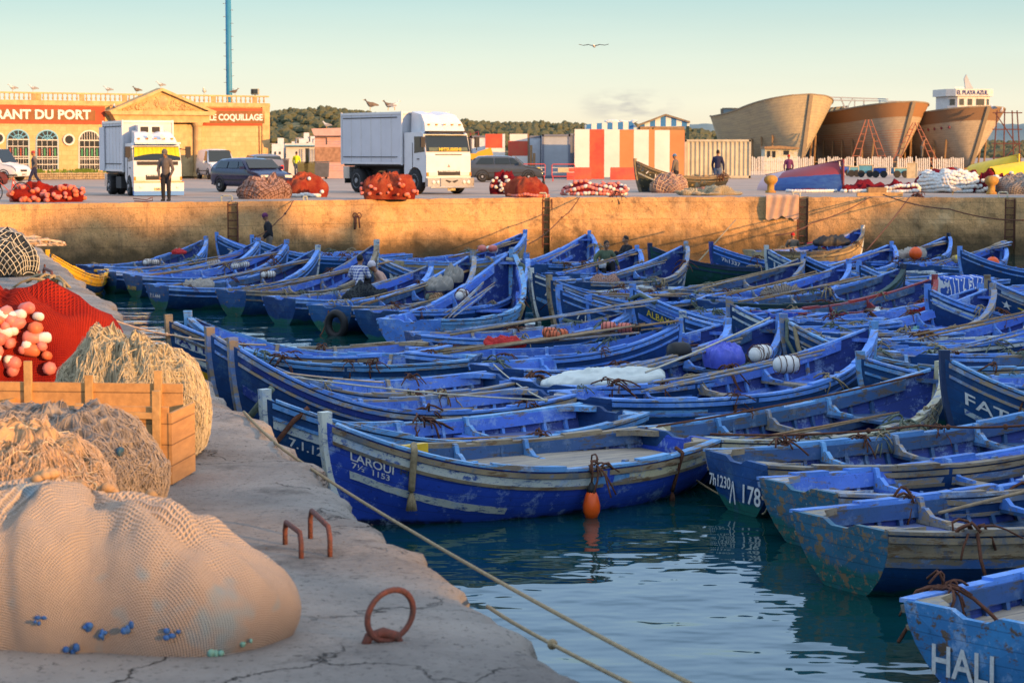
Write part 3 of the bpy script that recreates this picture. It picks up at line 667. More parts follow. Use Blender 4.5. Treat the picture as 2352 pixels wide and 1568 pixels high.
boat('D7', "small bow with a white stem head between two darker bows", None, (1567, 714), dirv=(-.985, -.12), L=5.0, hb=1.0, hull='navy2', stemcap='white', B=1.75)
boat('D8', "dark bow with a greyed stem and an orange rope across it", None, (1675, 685), dirv=(-.985, -.12), L=5.0, hb=1.33, hull='navy', stemcap='worn', rail2='white', B=1.8, stripes=[('royal', 1, .6, .985, .34, .1)])
boat('D9', "dark boat with short white dashes and TOUSSI on its right-pointing bow", (1310, 650), (1575, 554), hull='navy', rail='perip', rail2='worn', B=1.85,
     stripes=[('white', -1, .70, .76, .22, .08), ('white', -1, .785, .84, .22, .08), ('white', -1, .86, .89, .22, .08), ('white', -1, .91, .935, .22, .08)], texts=[("TOUSSI", 'lettw', -1, .80, .55, .7, .13)])
boat('D10', "blue boat directly behind the two seated men", (1290, 632), (1465, 563), hull='navy2', B=1.75)
boat('D11', "dark green hull faintly marked RAJ12 behind the TOUSSI bow", None, (1492, 558), dirv=(-.85, -.35), L=5.3, hull='green', rail='navy', B=1.8, texts=[("RAJ12", 'teal', 1, .62, .3, 1.2, .26, .5)])
boat('D12', "bow numbered 7h1337 with two broad blue bands and green bottom", None, (1633, 555), dirv=(-.95, -.3), L=5.4, hb=1.22, hull='navy', stemcap='royal', B=1.85, stripes=[('peri', 1, .45, .985, .48, .22)], texts=[("7h1337", 'lettw', 1, 0.955, 0.225, 0.48, 0.11)])
boat('D13', "sunlit cream-hulled boat against the wall with a red jacketed man in it", (1740, 578), (1982, 517), hull='goldhull', rail='goldhull', rail2='goldhull', tr='goldhull', B=1.9, stemcap='white')
boat('D14', "bow numbered 1303 D with white bands and a whitewashed stem", None, (1759, 563), dirv=(-.985, -.12), L=4.8, hb=1.35, hull='navy', rail2='white', stemcap='white', B=1.8, stripes=[('white', 1, .6, .99, .04, .06), ('white', 1, .6, .99, .46, .10)], texts=[("1303 D", 'lettw', 1, 0.965, 0.225, 0.74, 0.17)])
boat('D15', "bow numbered 7.187 in large white figures", None, (1845, 579), dirv=(-.985, -.12), L=5.2, hb=1.3, hull='black', B=1.8, texts=[("7ı.187", 'lettw', 1, 0.955, 0.235, 0.55, 0.17)])
boat('D16', "blue boat in front of the sunlit cream-hulled boat", (1870, 622), (2048, 554), hb=1.1, hull='navy2', B=1.8)
boat('D17', "small dark bow wrapped with a tan rope, right of the 7.187 bow", None, (1971, 598), dirv=(-.985, -.12), L=5.0, hull='navy', B=1.7, stripes=[('white', 1, .86, .96, .36, .08)])
boat('D18', "blue boat carrying a grey sack and an orange ball float by the wall", (1960, 605), (2181, 535), hull='navy2', stemcap='black', B=1.85)
boat('D19', "blue boat with a tall black stem, behind the red-railed boat", (1640, 697), (2075, 606), hull='navy2', rail2='green', stemcap='black', B=1.85, L=5.5, hb=1.1)
boat('D20', "tiny dark bow wedged beside the black stem", None, (2048, 637), dirv=(-.985, -.12), L=4.2, hb=.92, hull='navy', B=1.6)
boat('D21', "blue boat with dark red rails and red bow bench", (1780, 722), (2149, 630), hull='royal', rail='redtrim', rail2='redtrim', stemcap='redtrim', B=1.85, L=5.6)
boat('D22', "bow with a broad white band beside the blue and white draped boat", None, (2129, 652), dirv=(-.985, -.12), L=4.9, hull='navy2', B=1.7, stripes=[('white', 1, .6, .985, .12, .12)])
boat('D23', "dark blue bow pointing left just behind the orange ball floats", None, (2204, 565), dirv=(-.97, -.2), L=4.9, hull='navy2', B=1.7)
boat('D24', "blue boat with a raised pale oar under the rightmost ladder", (2120, 612), (2303, 554), hull='navy2', B=1.85)
boat('D25', "dark bow painted with a white star and a yellowish 7", None, (2267, 631), dirv=(-.985, -.12), L=5.2, hull='navy', stemcap='woodtrim', rail2='worn', B=1.85, hb=1.32, stripes=[('white', 1, .88, .955, .02, .12)], texts=[("★", 'lettw', 1, 0.955, 0.24, 0.18, 0.17), ("7", 'letty', 1, 0.9, 0.28, 0.13, 0.16), ("1·2", 'lettw', 1, 0.87, 0.3, 0.2, 0.1)])
boat('D26', "bow numbered 7-1-133 with two thick ropes hanging over it", None, (1798, 720), dirv=(-.985, -.12), L=4.7, hb=1.32, hull='navy', rail='sky', rail2='worn', B=1.85, texts=[("7-1-133", 'lettw', 1, 0.95, 0.235, 0.46, 0.1)])
boat('D28', "small dark bow marked 7 beside the pale stem", None, (1975, 806), dirv=(-.97, -.2), L=5.0, hb=1.02, hull='navy', B=1.75, rail2='sky', texts=[("7'", 'lettw', 1, 0.955, 0.235, 0.13, 0.13)])
boat('D29', "tall dark bow lettered FATA with a white dash under it", None, (2168, 804), dirv=(-.985, -.12), L=5.4, hb=1.38, hull='navy', stemcap='navy2', rail='sky', rail2='worn', B=1.95, stripes=[('white', 1, .72, .965, .50, .07)], texts=[("FATA", 'lettw', 1, 0.962, 0.28, 0.66, 0.15)])
# rows of open boats between, bows away to the right
EL = dict(hull='navy2', B=1.85)
boat('E1', "blue boat with a notched bare timber stern below the TOUSSI bow", (1510, 668), None, dirv=(.74, .67), rail2='worn', tr='woodtrim', L=5.3, **EL)
boat('E2', "blue boat of the right raft just below the one with the timber stern", (1605, 684), None, dirv=(.74, .67), L=5.3, **EL)
boat('E5', "blue boat of the right raft between the red-railed boat and the worn grey rail boat", (1838, 742), (2255, 650), L=5.4, **EL)
boat('E6', "blue boat with a worn grey-green rail behind the pale stem", (1871, 768), None, dirv=(.74, .67), rail2='worn', L=5.4, **EL)
boat('E7', "blue boat holding a scrap of white plastic near the right edge", (2050, 790), None, dirv=(.74, .67), rail2='sky', L=5.4, **EL)
boat('E8', "blue boat with a striped rail behind the FATA bow", (2090, 818), None, dirv=(.74, .67), L=5.4, **EL)
boat('F1', "blue boat filled with a long worn plank beside the ALBAYANE bow", None, (1445, 706), dirv=(.95, .3), hb=.97, L=4.1, **EL)
boat('F2', "blue boat piled with poles, floats and a red cloth", None, (1562, 730), dirv=(.99, .04), hb=1.1, L=4.5, **EL)
boat('F4', "long empty blue boat between the pole-filled boat and the tarpaulin boat", (1140, 850), (1672, 730), L=5.2, **EL)
# ---------------------------------------------------------------- nets, floats, things on the pier
def netmat(name, c, c2, scale=40, dark=(.05, .03, .03), dens=.35, blot=1.5, rough=.9, spread=.6, tint=None):
    k = NT(name); a = k.mix(k.rmp(k.noise(blot, 6, .65), .38, .62), c, c2)
    uv = k.n("Mapping", {0: k.tc.outputs["UV"], 3: (scale, scale, 1), 2: (0, 0, .78)}); s = k.n("SeparateXYZ", {0: k.n("VectorMath", {0: uv, 1: k.n("VectorMath", {0: k.noise(2.5, 3).outputs["Color"], 3: spread}, operation='SCALE')}, operation='ADD')})
    fx = k.rmp(k.math('ABSOLUTE', k.math('SUBTRACT', k.math('FRACT', s.outputs[0]), .5)), .0, dens, 1, 0)
    fy = k.rmp(k.math('ABSOLUTE', k.math('SUBTRACT', k.math('FRACT', s.outputs[1]), .5)), .0, dens, 1, 0)
    g = k.math('MAXIMUM', fx, fy); a = k.mix(k.math('SUBTRACT', 1.0, k.math('MINIMUM', 1.0, k.math('ADD', g, .28))), a, dark)
    if tint: a = k.mix(k.rmp(k.noise(2.1, 3), .60, .68), a, tint)
    k.bump(k.math('ADD', g, k.noise(12, 6, .8)), .7, .03); return k.fin(a, rough, .1)
M['sacknet'] = netmat("knitted_net_sack", (.62, .50, .40), (.46, .38, .32), 170, (.20, .18, .14), .42, .9, spread=.06, tint=(.30, .38, .42))
M['beigenet'] = netmat("beige_net", (.60, .50, .30), (.42, .36, .24), 60, (.10, .08, .05), .3, 2.2)
M['greynet'] = netmat("grey_brown_net", (.34, .29, .24), (.22, .20, .19), 26, (.05, .045, .04), .3, 2)
M['orangenet'] = netmat("pale_orange_net", (.62, .38, .20), (.45, .30, .16), 14, (.03, .045, .04), .3, 1.6)
M['rednet'] = netmat("red_net", (.44, .030, .012), (.24, .012, .010), 150, (.16, .01, .01), .45, 1.4)
M['darkrednet'] = netmat("dark_red_net", (.28, .018, .022), (.14, .010, .03), 120, (.06, .006, .01), .4, 1.4)
M['rustnet'] = netmat('rust_orange_net', (.48, .11, .05), (.28, .03, .02), 90, (.14, .02, .015), .4, 1.6)
M['pinknet'] = netmat("pinkish_brown_net", (.42, .25, .19), (.30, .19, .16), 22, (.10, .06, .05), .3, 1.6)
M['blacknet'] = netmat("black_green_net", (.06, .07, .07), (.02, .03, .04), 22, (.01, .012, .02), .3, 2)
M['f_pink'] = plain("float_pink", (.66, .20, .15), .5, .3, 5, c2=(.50, .12, .09)); M['f_white'] = plain("float_white", (.72, .66, .58), .5, .2, 5)
M['f_orange'] = plain("float_orange", (.70, .16, .06), .5, .3, 5); M['orange'] = plain("orange_buoy", (.85, .11, .01), .35, .2, 5); M['cord_w'] = plain("net_cord_pale", (.55, .53, .42), .8, .3, 20)
M['cratewood'] = planked("crate_planks", (.56, .30, .11), (.40, .21, .08), 6.6, 2)
M['batten'] = plain("crate_batten", (.58, .34, .13), .8, .4, 9, bump=.2)
class Mound:
    def __init__(s, c, rx, ry, h, rz=0, seed=1, p=.75, lump=.12, sk=(0, 0), folds=0, fine=0):
        s.fine = fine; s.crease = 0; s.c = V3(c); s.rx, s.ry, s.h, s.rz, s.sd, s.p, s.l, s.sk, s.folds = rx, ry, h, rz, seed, p, lump, sk, folds
    def pt(s, a, r, off=0.0):
        q = 1 + .16 * math.sin(a * 2 + s.sd) + .10 * math.sin(a * 3 + 2 * s.sd) + .05 * math.sin(a * 7 + s.sd)
        if s.p < .65:
            th = r * 1.95; rr_ = math.sin(th); z = (math.cos(th) + .37) / 1.37; z = max(0, z) ** (.8 if s.p > .5 else .9); bul = rr_ / max(.001, r)
        else: z = max(0.0, 1 - r * r) ** s.p; bul = 1
        x, y = math.cos(a) * r * q * bul, math.sin(a) * r * q * bul
        n_ = fbm((x * 1.7, y * 1.7, s.sd * 3.1)) * s.l * 1.6 + fbm((x * 5, y * 5, s.sd)) * s.l * .6
        if s.folds: n_ += .04 * math.sin(a * s.folds + 2 * math.sin(a * 3 + s.sd)) * math.exp(-((r - .3) / .22) ** 2)
        if s.crease:
            q_ = fbm((x * 2.2 + 3, y * 1.2, z * .8), 1, 2); n_ += s.crease * (abs(q_) * 1.6 - .25) + s.crease * .5 * (abs(fbm((x * 6, y * 3, z * 2.0), 1, 2)))
        if s.fine: n_ += s.fine * (fbm((x * 9 + s.sd, y * 9, z * 9)) + .6 * abs(fbm((x * 22, y * 22, z * 22 + s.sd))))
        z = z * (1 + n_ * 1.2) + n_ * .5 * z; x += s.sk[0] * z; y += s.sk[1] * z
        if s.crease and s.c.y < 12: z *= 1 - .16 * x
        x += n_ * .35 * math.cos(a); y += n_ * .35 * math.sin(a)
        v = V3((x * s.rx, y * s.ry, max(0, z) * s.h)); v *= 1 + off / max(.1, v.length)
        v = Matrix.Rotation(s.rz, 3, 'Z') @ v; return v
    def mesh(s, name, mat, parent, na=64, nr=22):
        mb = MB(); rows, uv = [], []
        for i in range(nr + 1):
            r = math.sin(i / nr * math.pi / 2) if i else .001
            for k in range(na): uv.append((.5 + .5 * r * math.cos(6.2832 * k / na), .5 + .5 * r * math.sin(6.2832 * k / na)))
            rows.append([s.pt(2 * math.pi * k / na, r) for k in range(na)])
        mb.grid(rows[::-1], True, uvs=uv[::-1] if 0 else [u_ for i in range(nr, -1, -1) for u_ in uv[i * na:(i + 1) * na]])
        return mb.obj(name, mat, parent, True)
def mound(name, label, cat, c, rx, ry, h, mat, rz=0, seed=1, p=.75, lump=.12, floats=0, fm=('f_pink',), fr=.06, fl=1.2, cords=0, cm='cord_w', cr_=.006, fuzz=0, fzm='ropet', group=None, sk=(0, 0), folds=0, frange=(0, 6.28), rr=(.2, .97), beads=(), fine=0):
    T = thing(name, label, cat, c, 0, group); m = Mound(c, rx, ry, h, rz, seed, p, lump, sk, folds, fine); rd = random.Random(seed * 7)
    m.crease = .025 if cat == 'net bundle' else (.07 if cat in ('tarpaulin', 'plastic sheet', 'cloth', 'canvas', 'sack') else 0)
    m.mesh("net" if 'net' in cat else 'cloth', mat, T, 200 if fine or m.crease else 64, 60 if fine or m.crease else 22)
    spots = []
    for i in range(floats): spots.append((rd.uniform(*frange), math.sqrt(rd.uniform(rr[0] ** 2, rr[1] ** 2)), rd.uniform(0, 3), rd.uniform(.8, 1.3)))
    for bi, (a0, r0, a1, r1, n, wob) in enumerate(beads):
        for i in range(n):
            t = i / (n - 1); a, r = a0 + (a1 - a0) * t, r0 + (r1 - r0) * t + wob * math.sin(t * 9 + bi)
            a2 = a0 + (a1 - a0) * (t + .02); r2 = r0 + (r1 - r0) * (t + .02) + wob * math.sin((t + .02) * 9 + bi)
            q, q2 = m.pt(a, min(.99, max(.03, r))), m.pt(a2, min(.99, max(.03, r2))); spots.append((a, r, math.atan2(q2.y - q.y, q2.x - q.x), 1.0))
    rest = MB()
    for i, (a, r, rz_, s_) in enumerate(spots):
        q = m.pt(a, min(.985, max(.03, r)), fr * .7); q.z = max(q.z, fr * .9)
        b = MB() if i < 100 else rest; floatshape(b, q, fr * s_, fr * fl * s_, rz_, rd.uniform(-.3, .3), 8)
        if i < 100: b.obj("float", rd.choice(fm), T, True)
    if rest.v: tag(rest.obj("further_floats", fm[0], T, True), kind='stuff')
    if cords:
        mb = MB()
        for s_ in (1, -1):
            for i in range(cords):
                pts = []
                for j in range(25):
                    x = -1 + 2 * j / 24; y = (-1 + 2 * (i + .5) / cords); X, Y = (x + s_ * y) / 1.3, (y - s_ * x) / 1.3
                    r = math.hypot(X, Y)
                    if r < .98: pts.append(m.pt(math.atan2(Y, X), r, .012))
                    elif len(pts) > 1: break
                    else: pts = []
                if len(pts) > 2: mb.tube(pts, cr_, 3)
        mb.obj("net_cords", cm, T)
    if fuzz:
        mb = MB()
        for i in range(fuzz):
            a, r = rd.uniform(0, 6.28), math.sqrt(rd.uniform(.0, .8)); ln = rd.uniform(.12, .45); da = rd.gauss(0, .25); pts = []
            for j in range(8):
                t = j / 7; rr_ = min(.985, r + ln * t); pts.append(m.pt(a + da * t * t + .03 * math.sin(t * 9 + i), rr_, .004 + .02 * math.sin(t * 3.14) * rd.random()))
            mb.tube(pts, rd.uniform(.0012, .0028), 3, False)
        mb.obj("loose_strands", fzm, T)
    return T, m
g0 = atz(300, 1475, PZ)
T, m = mound("net_sack", "huge bulging sack of fine tan netting lying in the bottom left corner", "net bundle", (-2.04, 10.52, PZ - .01), .88, .60, .72, 'sacknet', .04, 2, .42, .045, sk=(-.06, 0), folds=9)
rd = random.Random(4)
for (a, r, mt) in ((-1.9, .86, 'ragb'), (-1.55, .88, 'ragb'), (-1.45, .90, 'ragb'), (-1.3, .87, 'ragb'), (-1.1, .88, 'ragb'), (-2.3, .8, 'ragb'), (-.72, .93, 'ragg'), (-.9, .985, 'ragg'), (-2.7, .93, 'ragb'), (-1.7, .975, 'ragb')):
    if mt not in M: M['ragb'] = plain("blue_rag", (.03, .12, .36), .8, .4, 9); M['ragg'] = plain("green_rag", (.18, .42, .36), .8, .4, 9)
    mb = MB(); q = m.pt(a, r, .0)
    for i in range(4): mb.sph(q + V3((rd.uniform(-.03, .03), rd.uniform(-.02, .0), rd.uniform(-.02, .02))), (rd.uniform(.008, .02), .012, rd.uniform(.008, .024)), 6, 4)
    mb.obj("rag_knot", mt, T, True)
mb = MB()
for i in range(60):
    a = i / 60 * 6.28; q = m.pt(a * .5 + .3, .18 + .1 * math.sin(a * 3), .02); mb.sph(q, (.035, .03, .025), 6, 4)
mb.obj("gathered_neck", 'orangenet', T, True)
mound("net_pile", "pale orange loose net with green and orange twine behind the tan sack", "net pile", (-2.98, 13.1, PZ), .72, .55, .66, 'orangenet', .1, 5, .6, .16, cords=13, cm='cord_y' if 'cord_y' in M else 'ropet', cr_=.005, fuzz=2600, fzm='f_pk', group=None) if 0 else None
M['fz_pale'] = plain("loose_twine_pale", (.66, .46, .30), .9, .3, 20); M['fz_grey'] = plain("loose_twine_grey", (.36, .31, .27), .9, .3, 20); M['fz_beige'] = plain("loose_twine_beige", (.62, .52, .34), .9, .3, 20)
mound("net_pile", "pale orange loose net with coarse yellow mesh behind the tan sack", "net pile", (-2.95, 12.9, PZ), .62, .5, .70, 'orangenet', .1, 5, .6, .06, fine=.045, cords=9, cm='fz_beige', cr_=.004, fuzz=2600, fzm='fz_pale')
mound("net_pile", "grey brown shaggy net sloping in front of the wooden crate", "net pile", (-3.10, 14.45, PZ), .76, .5, .66, 'greynet', -.1, 9, .64, .07, fine=.035, cords=9, cm='fz_grey', cr_=.0025, fuzz=1800, fzm='fz_grey', floats=3, fm=('teal',), fr=.035, fl=.5, frange=(-1.2, -.3))
mound("net_pile", "tall beige net heap with thick knots behind the wooden crate", "net pile", (-3.08, 17.0, PZ), .64, .66, .90, 'beigenet', -.3, 3, .45, .06, fine=.05, cords=12, cm='fz_beige', cr_=.0035, fuzz=2600, fzm='fz_beige', folds=9)
mound("net_pile", "big bright red net strewn with pink and white floats at left", "net pile", (-4.95, 20.4, PZ), .98, .9, 1.16, 'rednet', .0, 7, .62, .06, floats=100, fm=('f_pink', 'f_pink', 'f_white', 'f_white', 'f_pink', 'f_orange'), fr=.052, fl=1.3, frange=(-2.35, -.75), rr=(.38, .86), folds=6)
mound("net_pile", "dark net bag with a pale square mesh by the left frame edge", "net pile", (-9.95, 41.8, PZ), .62, .6, .80, 'blacknet', .3, 4, .5, .08, cords=22, cm='cord_w', cr_=.009)
mound("net_pile", "small tan orange net heap between the dark net bag and the red net", "net pile", (-8.7, 34.0, PZ), .45, .5, .28, 'orangenet', .3, 6, .7, .2, fuzz=300, fzm='fz_pale')
mound("rope_heap", "sunlit pale hawser coils on the pier by the far wall", "rope", (-12.9, 55.5, PZ), 1.2, .6, .20, 'orangenet', -.2, 8, .8, .3, cords=9, cm='fz_pale', cr_=.03)
# crate
cr_ = thing("crate", "open wooden crate of orange planks with tall battens behind the nets", "crate", (-3.10, 15.6, PZ), R(-6))
Lc, Wc, Hc = 1.34, .62, .56
for nm, c, d in (("long_side", (0, -Wc / 2, Hc / 2 + .02), (Lc, .025, Hc)), ("long_side", (-.16, Wc / 2, Hc / 2 + .08), (Lc + .2, .025, Hc + .08)), ("end_panel", (Lc / 2 + .0135, 0, Hc / 2), (.024, Wc + .04, Hc * .92)), ("end_panel", (-Lc / 2 - .0135, 0, Hc / 2), (.024, Wc, Hc)), ("base", (0, 0, .02), (Lc - .01, Wc - .04, .025))):
    MB().box(c, d).obj(nm, 'cratewood', cr_)
for x, z0, z1, y in ((Lc / 2 - .08, 0, .70, -.345), (.02, .02, .60, -.345), (Lc / 2 - .24, .44, .78, .288), (-Lc / 2 + .1, .1, .84, .288), (-.1, .3, .74, .288)):
    MB().box((x, y, (z0 + z1) / 2), (.055, .035, z1 - z0)).obj("batten", 'batten', cr_)
MB().box((.33, -.345, .52), (.5, .03, .045)).obj("batten", 'batten', cr_)
# iron hoops and ring
def hoop(label, a, b, ha, hb_, r=.016, lean=0.0):
    a, b = atz(*a, PZ), atz(*b, PZ); c = (a + b) / 2; T = thing("mooring_hoop", label, "iron hoop", c)
    mb = MB(); A, B_ = a - c, b - c; up = V3((0, 0, 1)); k_ = .06
    mb.tube([A + up * -.02, A + up * (ha - k_), A + up * ha * .99 + (B_ - A) * .08, B_ + up * hb_ * .99 + (A - B_) * .08, B_ + up * (hb_ - k_), B_ + up * -.02], r, 8); mb.obj("bar", 'rust', T, True)
hoop("bent grey-topped iron hoop nearer the tan sack", (655, 1245), (692, 1282), .135, .15)
hoop("taller rusty iron hoop to the right of the other", (713, 1230), (758, 1274), .17, .165)
hoop("small iron hoop set in the pier with frayed rope around it", (101, 640), (120, 652), .20, .22, .03)
T = thing("iron_pin", "short upright iron pin beside the distant rope-wrapped hoop", "iron pin", atz(90, 655, PZ)); MB().tube([(0, 0, 0), (0, 0, .26)], .03, 7).obj("bar", 'rust', T)
T = thing("iron_pin", "thin iron pin leaning up from the pier edge, farther than the rope-wrapped hoop", "iron pin", atz(103, 630, PZ)); MB().tube([(0, 0, 0), (0, 0, .2)], .018, 7).obj("bar", 'rust', T)
tuft("rope_coil", atz(112, 660, PZ) + V3((0, 0, .05)), .30, 'ropet', None, 30, 0, 5); o = bpy.data.objects["rope_coil"]; tag(o, "frayed tan rope bundle round the distant iron hoop", "rope")
p = atz(880, 1476, PZ); T = thing("mooring_ring", "big rusty mooring ring standing in the pier near the bottom", "mooring ring", p); mb = MB(); rows = []
ax = V3((.86, .50, 0)).normalized(); tp = V3((.12, .1, 1)).normalized(); cc = V3((.035, .02, .135)); nn = 28
for i in range(nn + 1):
    a = 6.2832 * i / nn; rad = ax * math.cos(a) + tp * math.sin(a); nv = ax.cross(tp).normalized()
    rows.append([cc + rad * .125 + (rad * math.cos(b) + nv * math.sin(b)) * .0155 for b in [6.2832 * j / 9 for j in range(9)]])
mb.grid(rows, True); mb.obj("ring", 'rust', T, True)
mb = MB(); mb.tube([(-.09, -.03, -.02), (-.07, -.02, .035), (0, 0, .055), (.06, .03, .03), (.08, .04, -.02)], .026, 8); mb.obj("staple", 'rust', T, True)
# ropes
def rope(label, pts, r=.014, mat='ropet', sag=0.0, knots=(), n=16, name="rope"):
    P = [V3(p) for p in pts]; out_ = []
    for a, b in zip(P, P[1:]):
        for i in range(n): t = i / n; q = a.lerp(b, t); q.z -= sag * 4 * t * (1 - t); out_.append(q)
    out_.append(P[-1]); c = out_[0].copy()
    mb = MB(); mb.tube([q - c for q in out_], r, 6)
    for k_ in knots: mb.sph(out_[int(k_ * (len(out_) - 1))] - c, r * 2.4, 7, 5)
    o = mb.obj(name, mat, None, True, c); return tag(o, label, "rope")
rope("long taut tan rope running past the pier edge to the bottom right", [atz(560, 945, PZ + .02), atz(655, 1035, PZ + .0), aty(950, 1222, 14.2), aty(1590, 1572, 9.2)], .013, sag=.015)
rope("second tan rope with a knot crossing the water at the bottom", [aty(1120, 1392, 11.9), aty(1180, 1430, 11.3), aty(1290, 1490, 10.6), aty(1480, 1585, 9.6)], .012, sag=.002, knots=(.62,))
rope("thin orange rope from the pier to the LAQUAD bow", [atz(262, 735, PZ + .03), atz(400, 770, 1.2), aty(610, 792, 27.2)], .012, 'fz_pale', sag=.03, knots=(.45, .6))
rope("lower thin orange rope from the pier to the LAQUAD boat rail", [atz(262, 737, PZ + .03), aty(390, 812, 29), aty(880, 878, 26.6)], .012, 'fz_pale', sag=.05, knots=(.4, .43))
rope("pale knotted rope lying over the rails of the near left boats", [world_of('B4', (2.0, 0, 1.1)), world_of('B4', (-1.6, 1.0, .62)), world_of('F4', (-2.4, .3, .6))], .011, 'cord_w', sag=.05, knots=(.3, .5, .7))
rope("brown rope stretched over the open boats towards the FATA bow", [world_of('C3', (2.35, .1, .95)), world_of('C3', (-2.3, .5, .62)), world_of('B6', (-2.3, -.5, .62))], .013, 'ropeb', sag=.04)
rope("dark knotted rope laid across the near right boats", [world_of('B6', (-2.4, .5, .64)), world_of('C4', (.5, .9, .66)), world_of('C5', (2.0, .9, .85))], .014, 'ropeb', sag=.05, knots=(.4, .62, .8))
rope("pale taut rope rising to the wooden stem of the tarpaulin boat", [world_of('C2', (-.9, .9, .7)), world_of('C1', (2.6, 0, 1.2))], .016, 'cord_w', sag=.03)
rope("slack rope looping between the two nearest worn sterns", [world_of('B6', (-2.45, -.6, .45)), atz(1745, 1172, .02), world_of('C5', (-2.5, .5, .5))], .012, 'ropet', sag=.12)
rope("mooring line from the stern of the tyre boat down to the water", [world_of('A8', (-2.9, 0, .5)), atz(735, 770, .0)], .014, 'ropeb', sag=.1)
rope("dark mooring line running up the far wall at right centre", [edge_at(1395 * 2352 / 2352 * 1.43) + V3((0, -.05, 0)) if 0 else edge_at(2000) + V3((0, -.06, .0)), aty(1865, 512, 74.0), aty(1780, 540, 70)], .02, 'ropeb', sag=.1)
rope("long line sloping down the lit wall to the right", [edge_at(2030) + V3((0, -.1, .1)), aty(2180, 480, 72), aty(2352, 506, 69)], .022, 'ropeb', sag=.1)
rope("steep line from the iron ring down to the blue boats near the wall", [edge_at(2090) + V3((0, -.1, 0)), aty(1990, 575, 70)], .02, 'ropeb', sag=.05)
rope("mooring line across the wall above the man in the purple cap", [edge_at(672) + V3((0, -.05, 0)), aty(640, 505, 71), aty(585, 545, 69.5)], .018, 'ropeb', sag=.08, knots=(.3,))
rope("line hanging from the quay to the boats right of the second ladder", [edge_at(1330) + V3((0, -.05, 0)), aty(1290, 500, 77), aty(1215, 560, 72)], .018, 'ropeb', sag=.1, knots=(.5,))
rope("pole-thin line leaning on the wall beside the 7h1337 bow", [aty(1690, 505, 78), aty(1605, 600, 66)], .022, 'ropet')
# hanging ropes and thick fenders on the boats
def thick(label, key, pts, r=.035, mat='ropeg', fr=0):
    P = [world_of(key, p) for p in pts]; c = P[0].copy(); mb = MB(); out_ = []
    for a, b in zip(P, P[1:]):
        for i in range(6): out_.append(a.lerp(b, i / 6) - c)
    out_.append(P[-1] - c); mb.tube(out_, r, 8)
    if fr:
        for i in range(16): a = i * 6.28 / 16; mb.tube([out_[-1], out_[-1] + V3((math.cos(a) * r * .9, math.sin(a) * r * .9, -fr * .5)), out_[-1] + V3((math.cos(a) * r * 1.5, math.sin(a) * r * 1.5, -fr))], [r * .4, r * .35, r * .2], 4)
    return tag(mb.obj("hanging_rope", mat, None, True, c), label, "rope")
hB6 = BOATS['B6'][1]
def gp(key, u, side, dz=0.0, off=.05):
    h_ = BOATS[key][1]; q = h_.at(u, h_.h(u), side, off); q.z += dz; return (q.x, q.y, q.z)
def hangrope(label, key, u, side, ln, r, mat, fr=.1):
    h_ = BOATS[key][1]; z = h_.h(u); q0 = h_.at(u, z, side, -.04); q0.z += .07; q1 = h_.at(u, z - .02, side, .06); q2 = h_.at(u, max(.05, z - ln), side, .06)
    thick(label, key, [q0, (q1.x, q1.y, q1.z + .04), q2], r, mat, fr)
hangrope("thick frayed tan rope tassel hanging over the LAROUI boat's side", 'B6', .85, 1, .40, .035, 'ropet', .2)
hangrope("dark frayed rope hanging down at the stern of the LAROUI boat", 'B6', .165, 1, .42, .022, 'ropeb', .12)
hangrope("frayed rope end hanging mid-side of the big open blue boat", 'A10', .62, -1, .5, .045, 'ropet', .16)
hangrope("long shaggy rope at the bow of the big open blue boat", 'A10', .93, -1, .95, .05, 'ropeg', .2)
# orange buoy on the LAROUI boat
q = hB6.at(.455, .30, 1, .10); wp = world_of('B6', (q.x, q.y, .0)); T = thing("buoy", "bright orange torpedo buoy hanging on the LAROUI boat's side", "buoy", (wp.x, wp.y, .0))
mb = MB(); mb.lathe([(.02, -.03), (.055, -.02), (.088, .06), (.092, .13), (.07, .22), (.05, .27)], n=14); mb.obj("float_body", 'orange', T, True)
mb = MB(); mb.lathe([(.052, .265), (.05, .30), (.035, .33), (.02, .36), (.01, .37)], n=12); mb.obj("cap", 'black_p', T, True)
mb = MB(); mb.tube([(0, 0, .36), (.01, .0, .45), (0, .02, .60)], .012, 6); mb.obj("rope", 'ropeb', T, True)
# tyre on the A8 stern
q = world_of('A8', (-3.05, -.30, .22)); T = thing("tyre", "black tyre hung as a fender on a dark green stern", "tyre", q, math.atan2(BOATS['A8'][3].y, BOATS['A8'][3].x)); mb = MB(); rows = []
for i in range(21):
    a = 6.2832 * i / 20; c = V3((0, math.cos(a) * .21, math.sin(a) * .24)); rad = c.normalized(); rows.append([c + (rad * math.cos(b) + V3((1, 0, 0)) * math.sin(b)) * .085 for b in [6.2832 * j / 8 for j in range(8)]])
mb.grid(rows, True); mb.obj("tread", 'black_p', T, True)
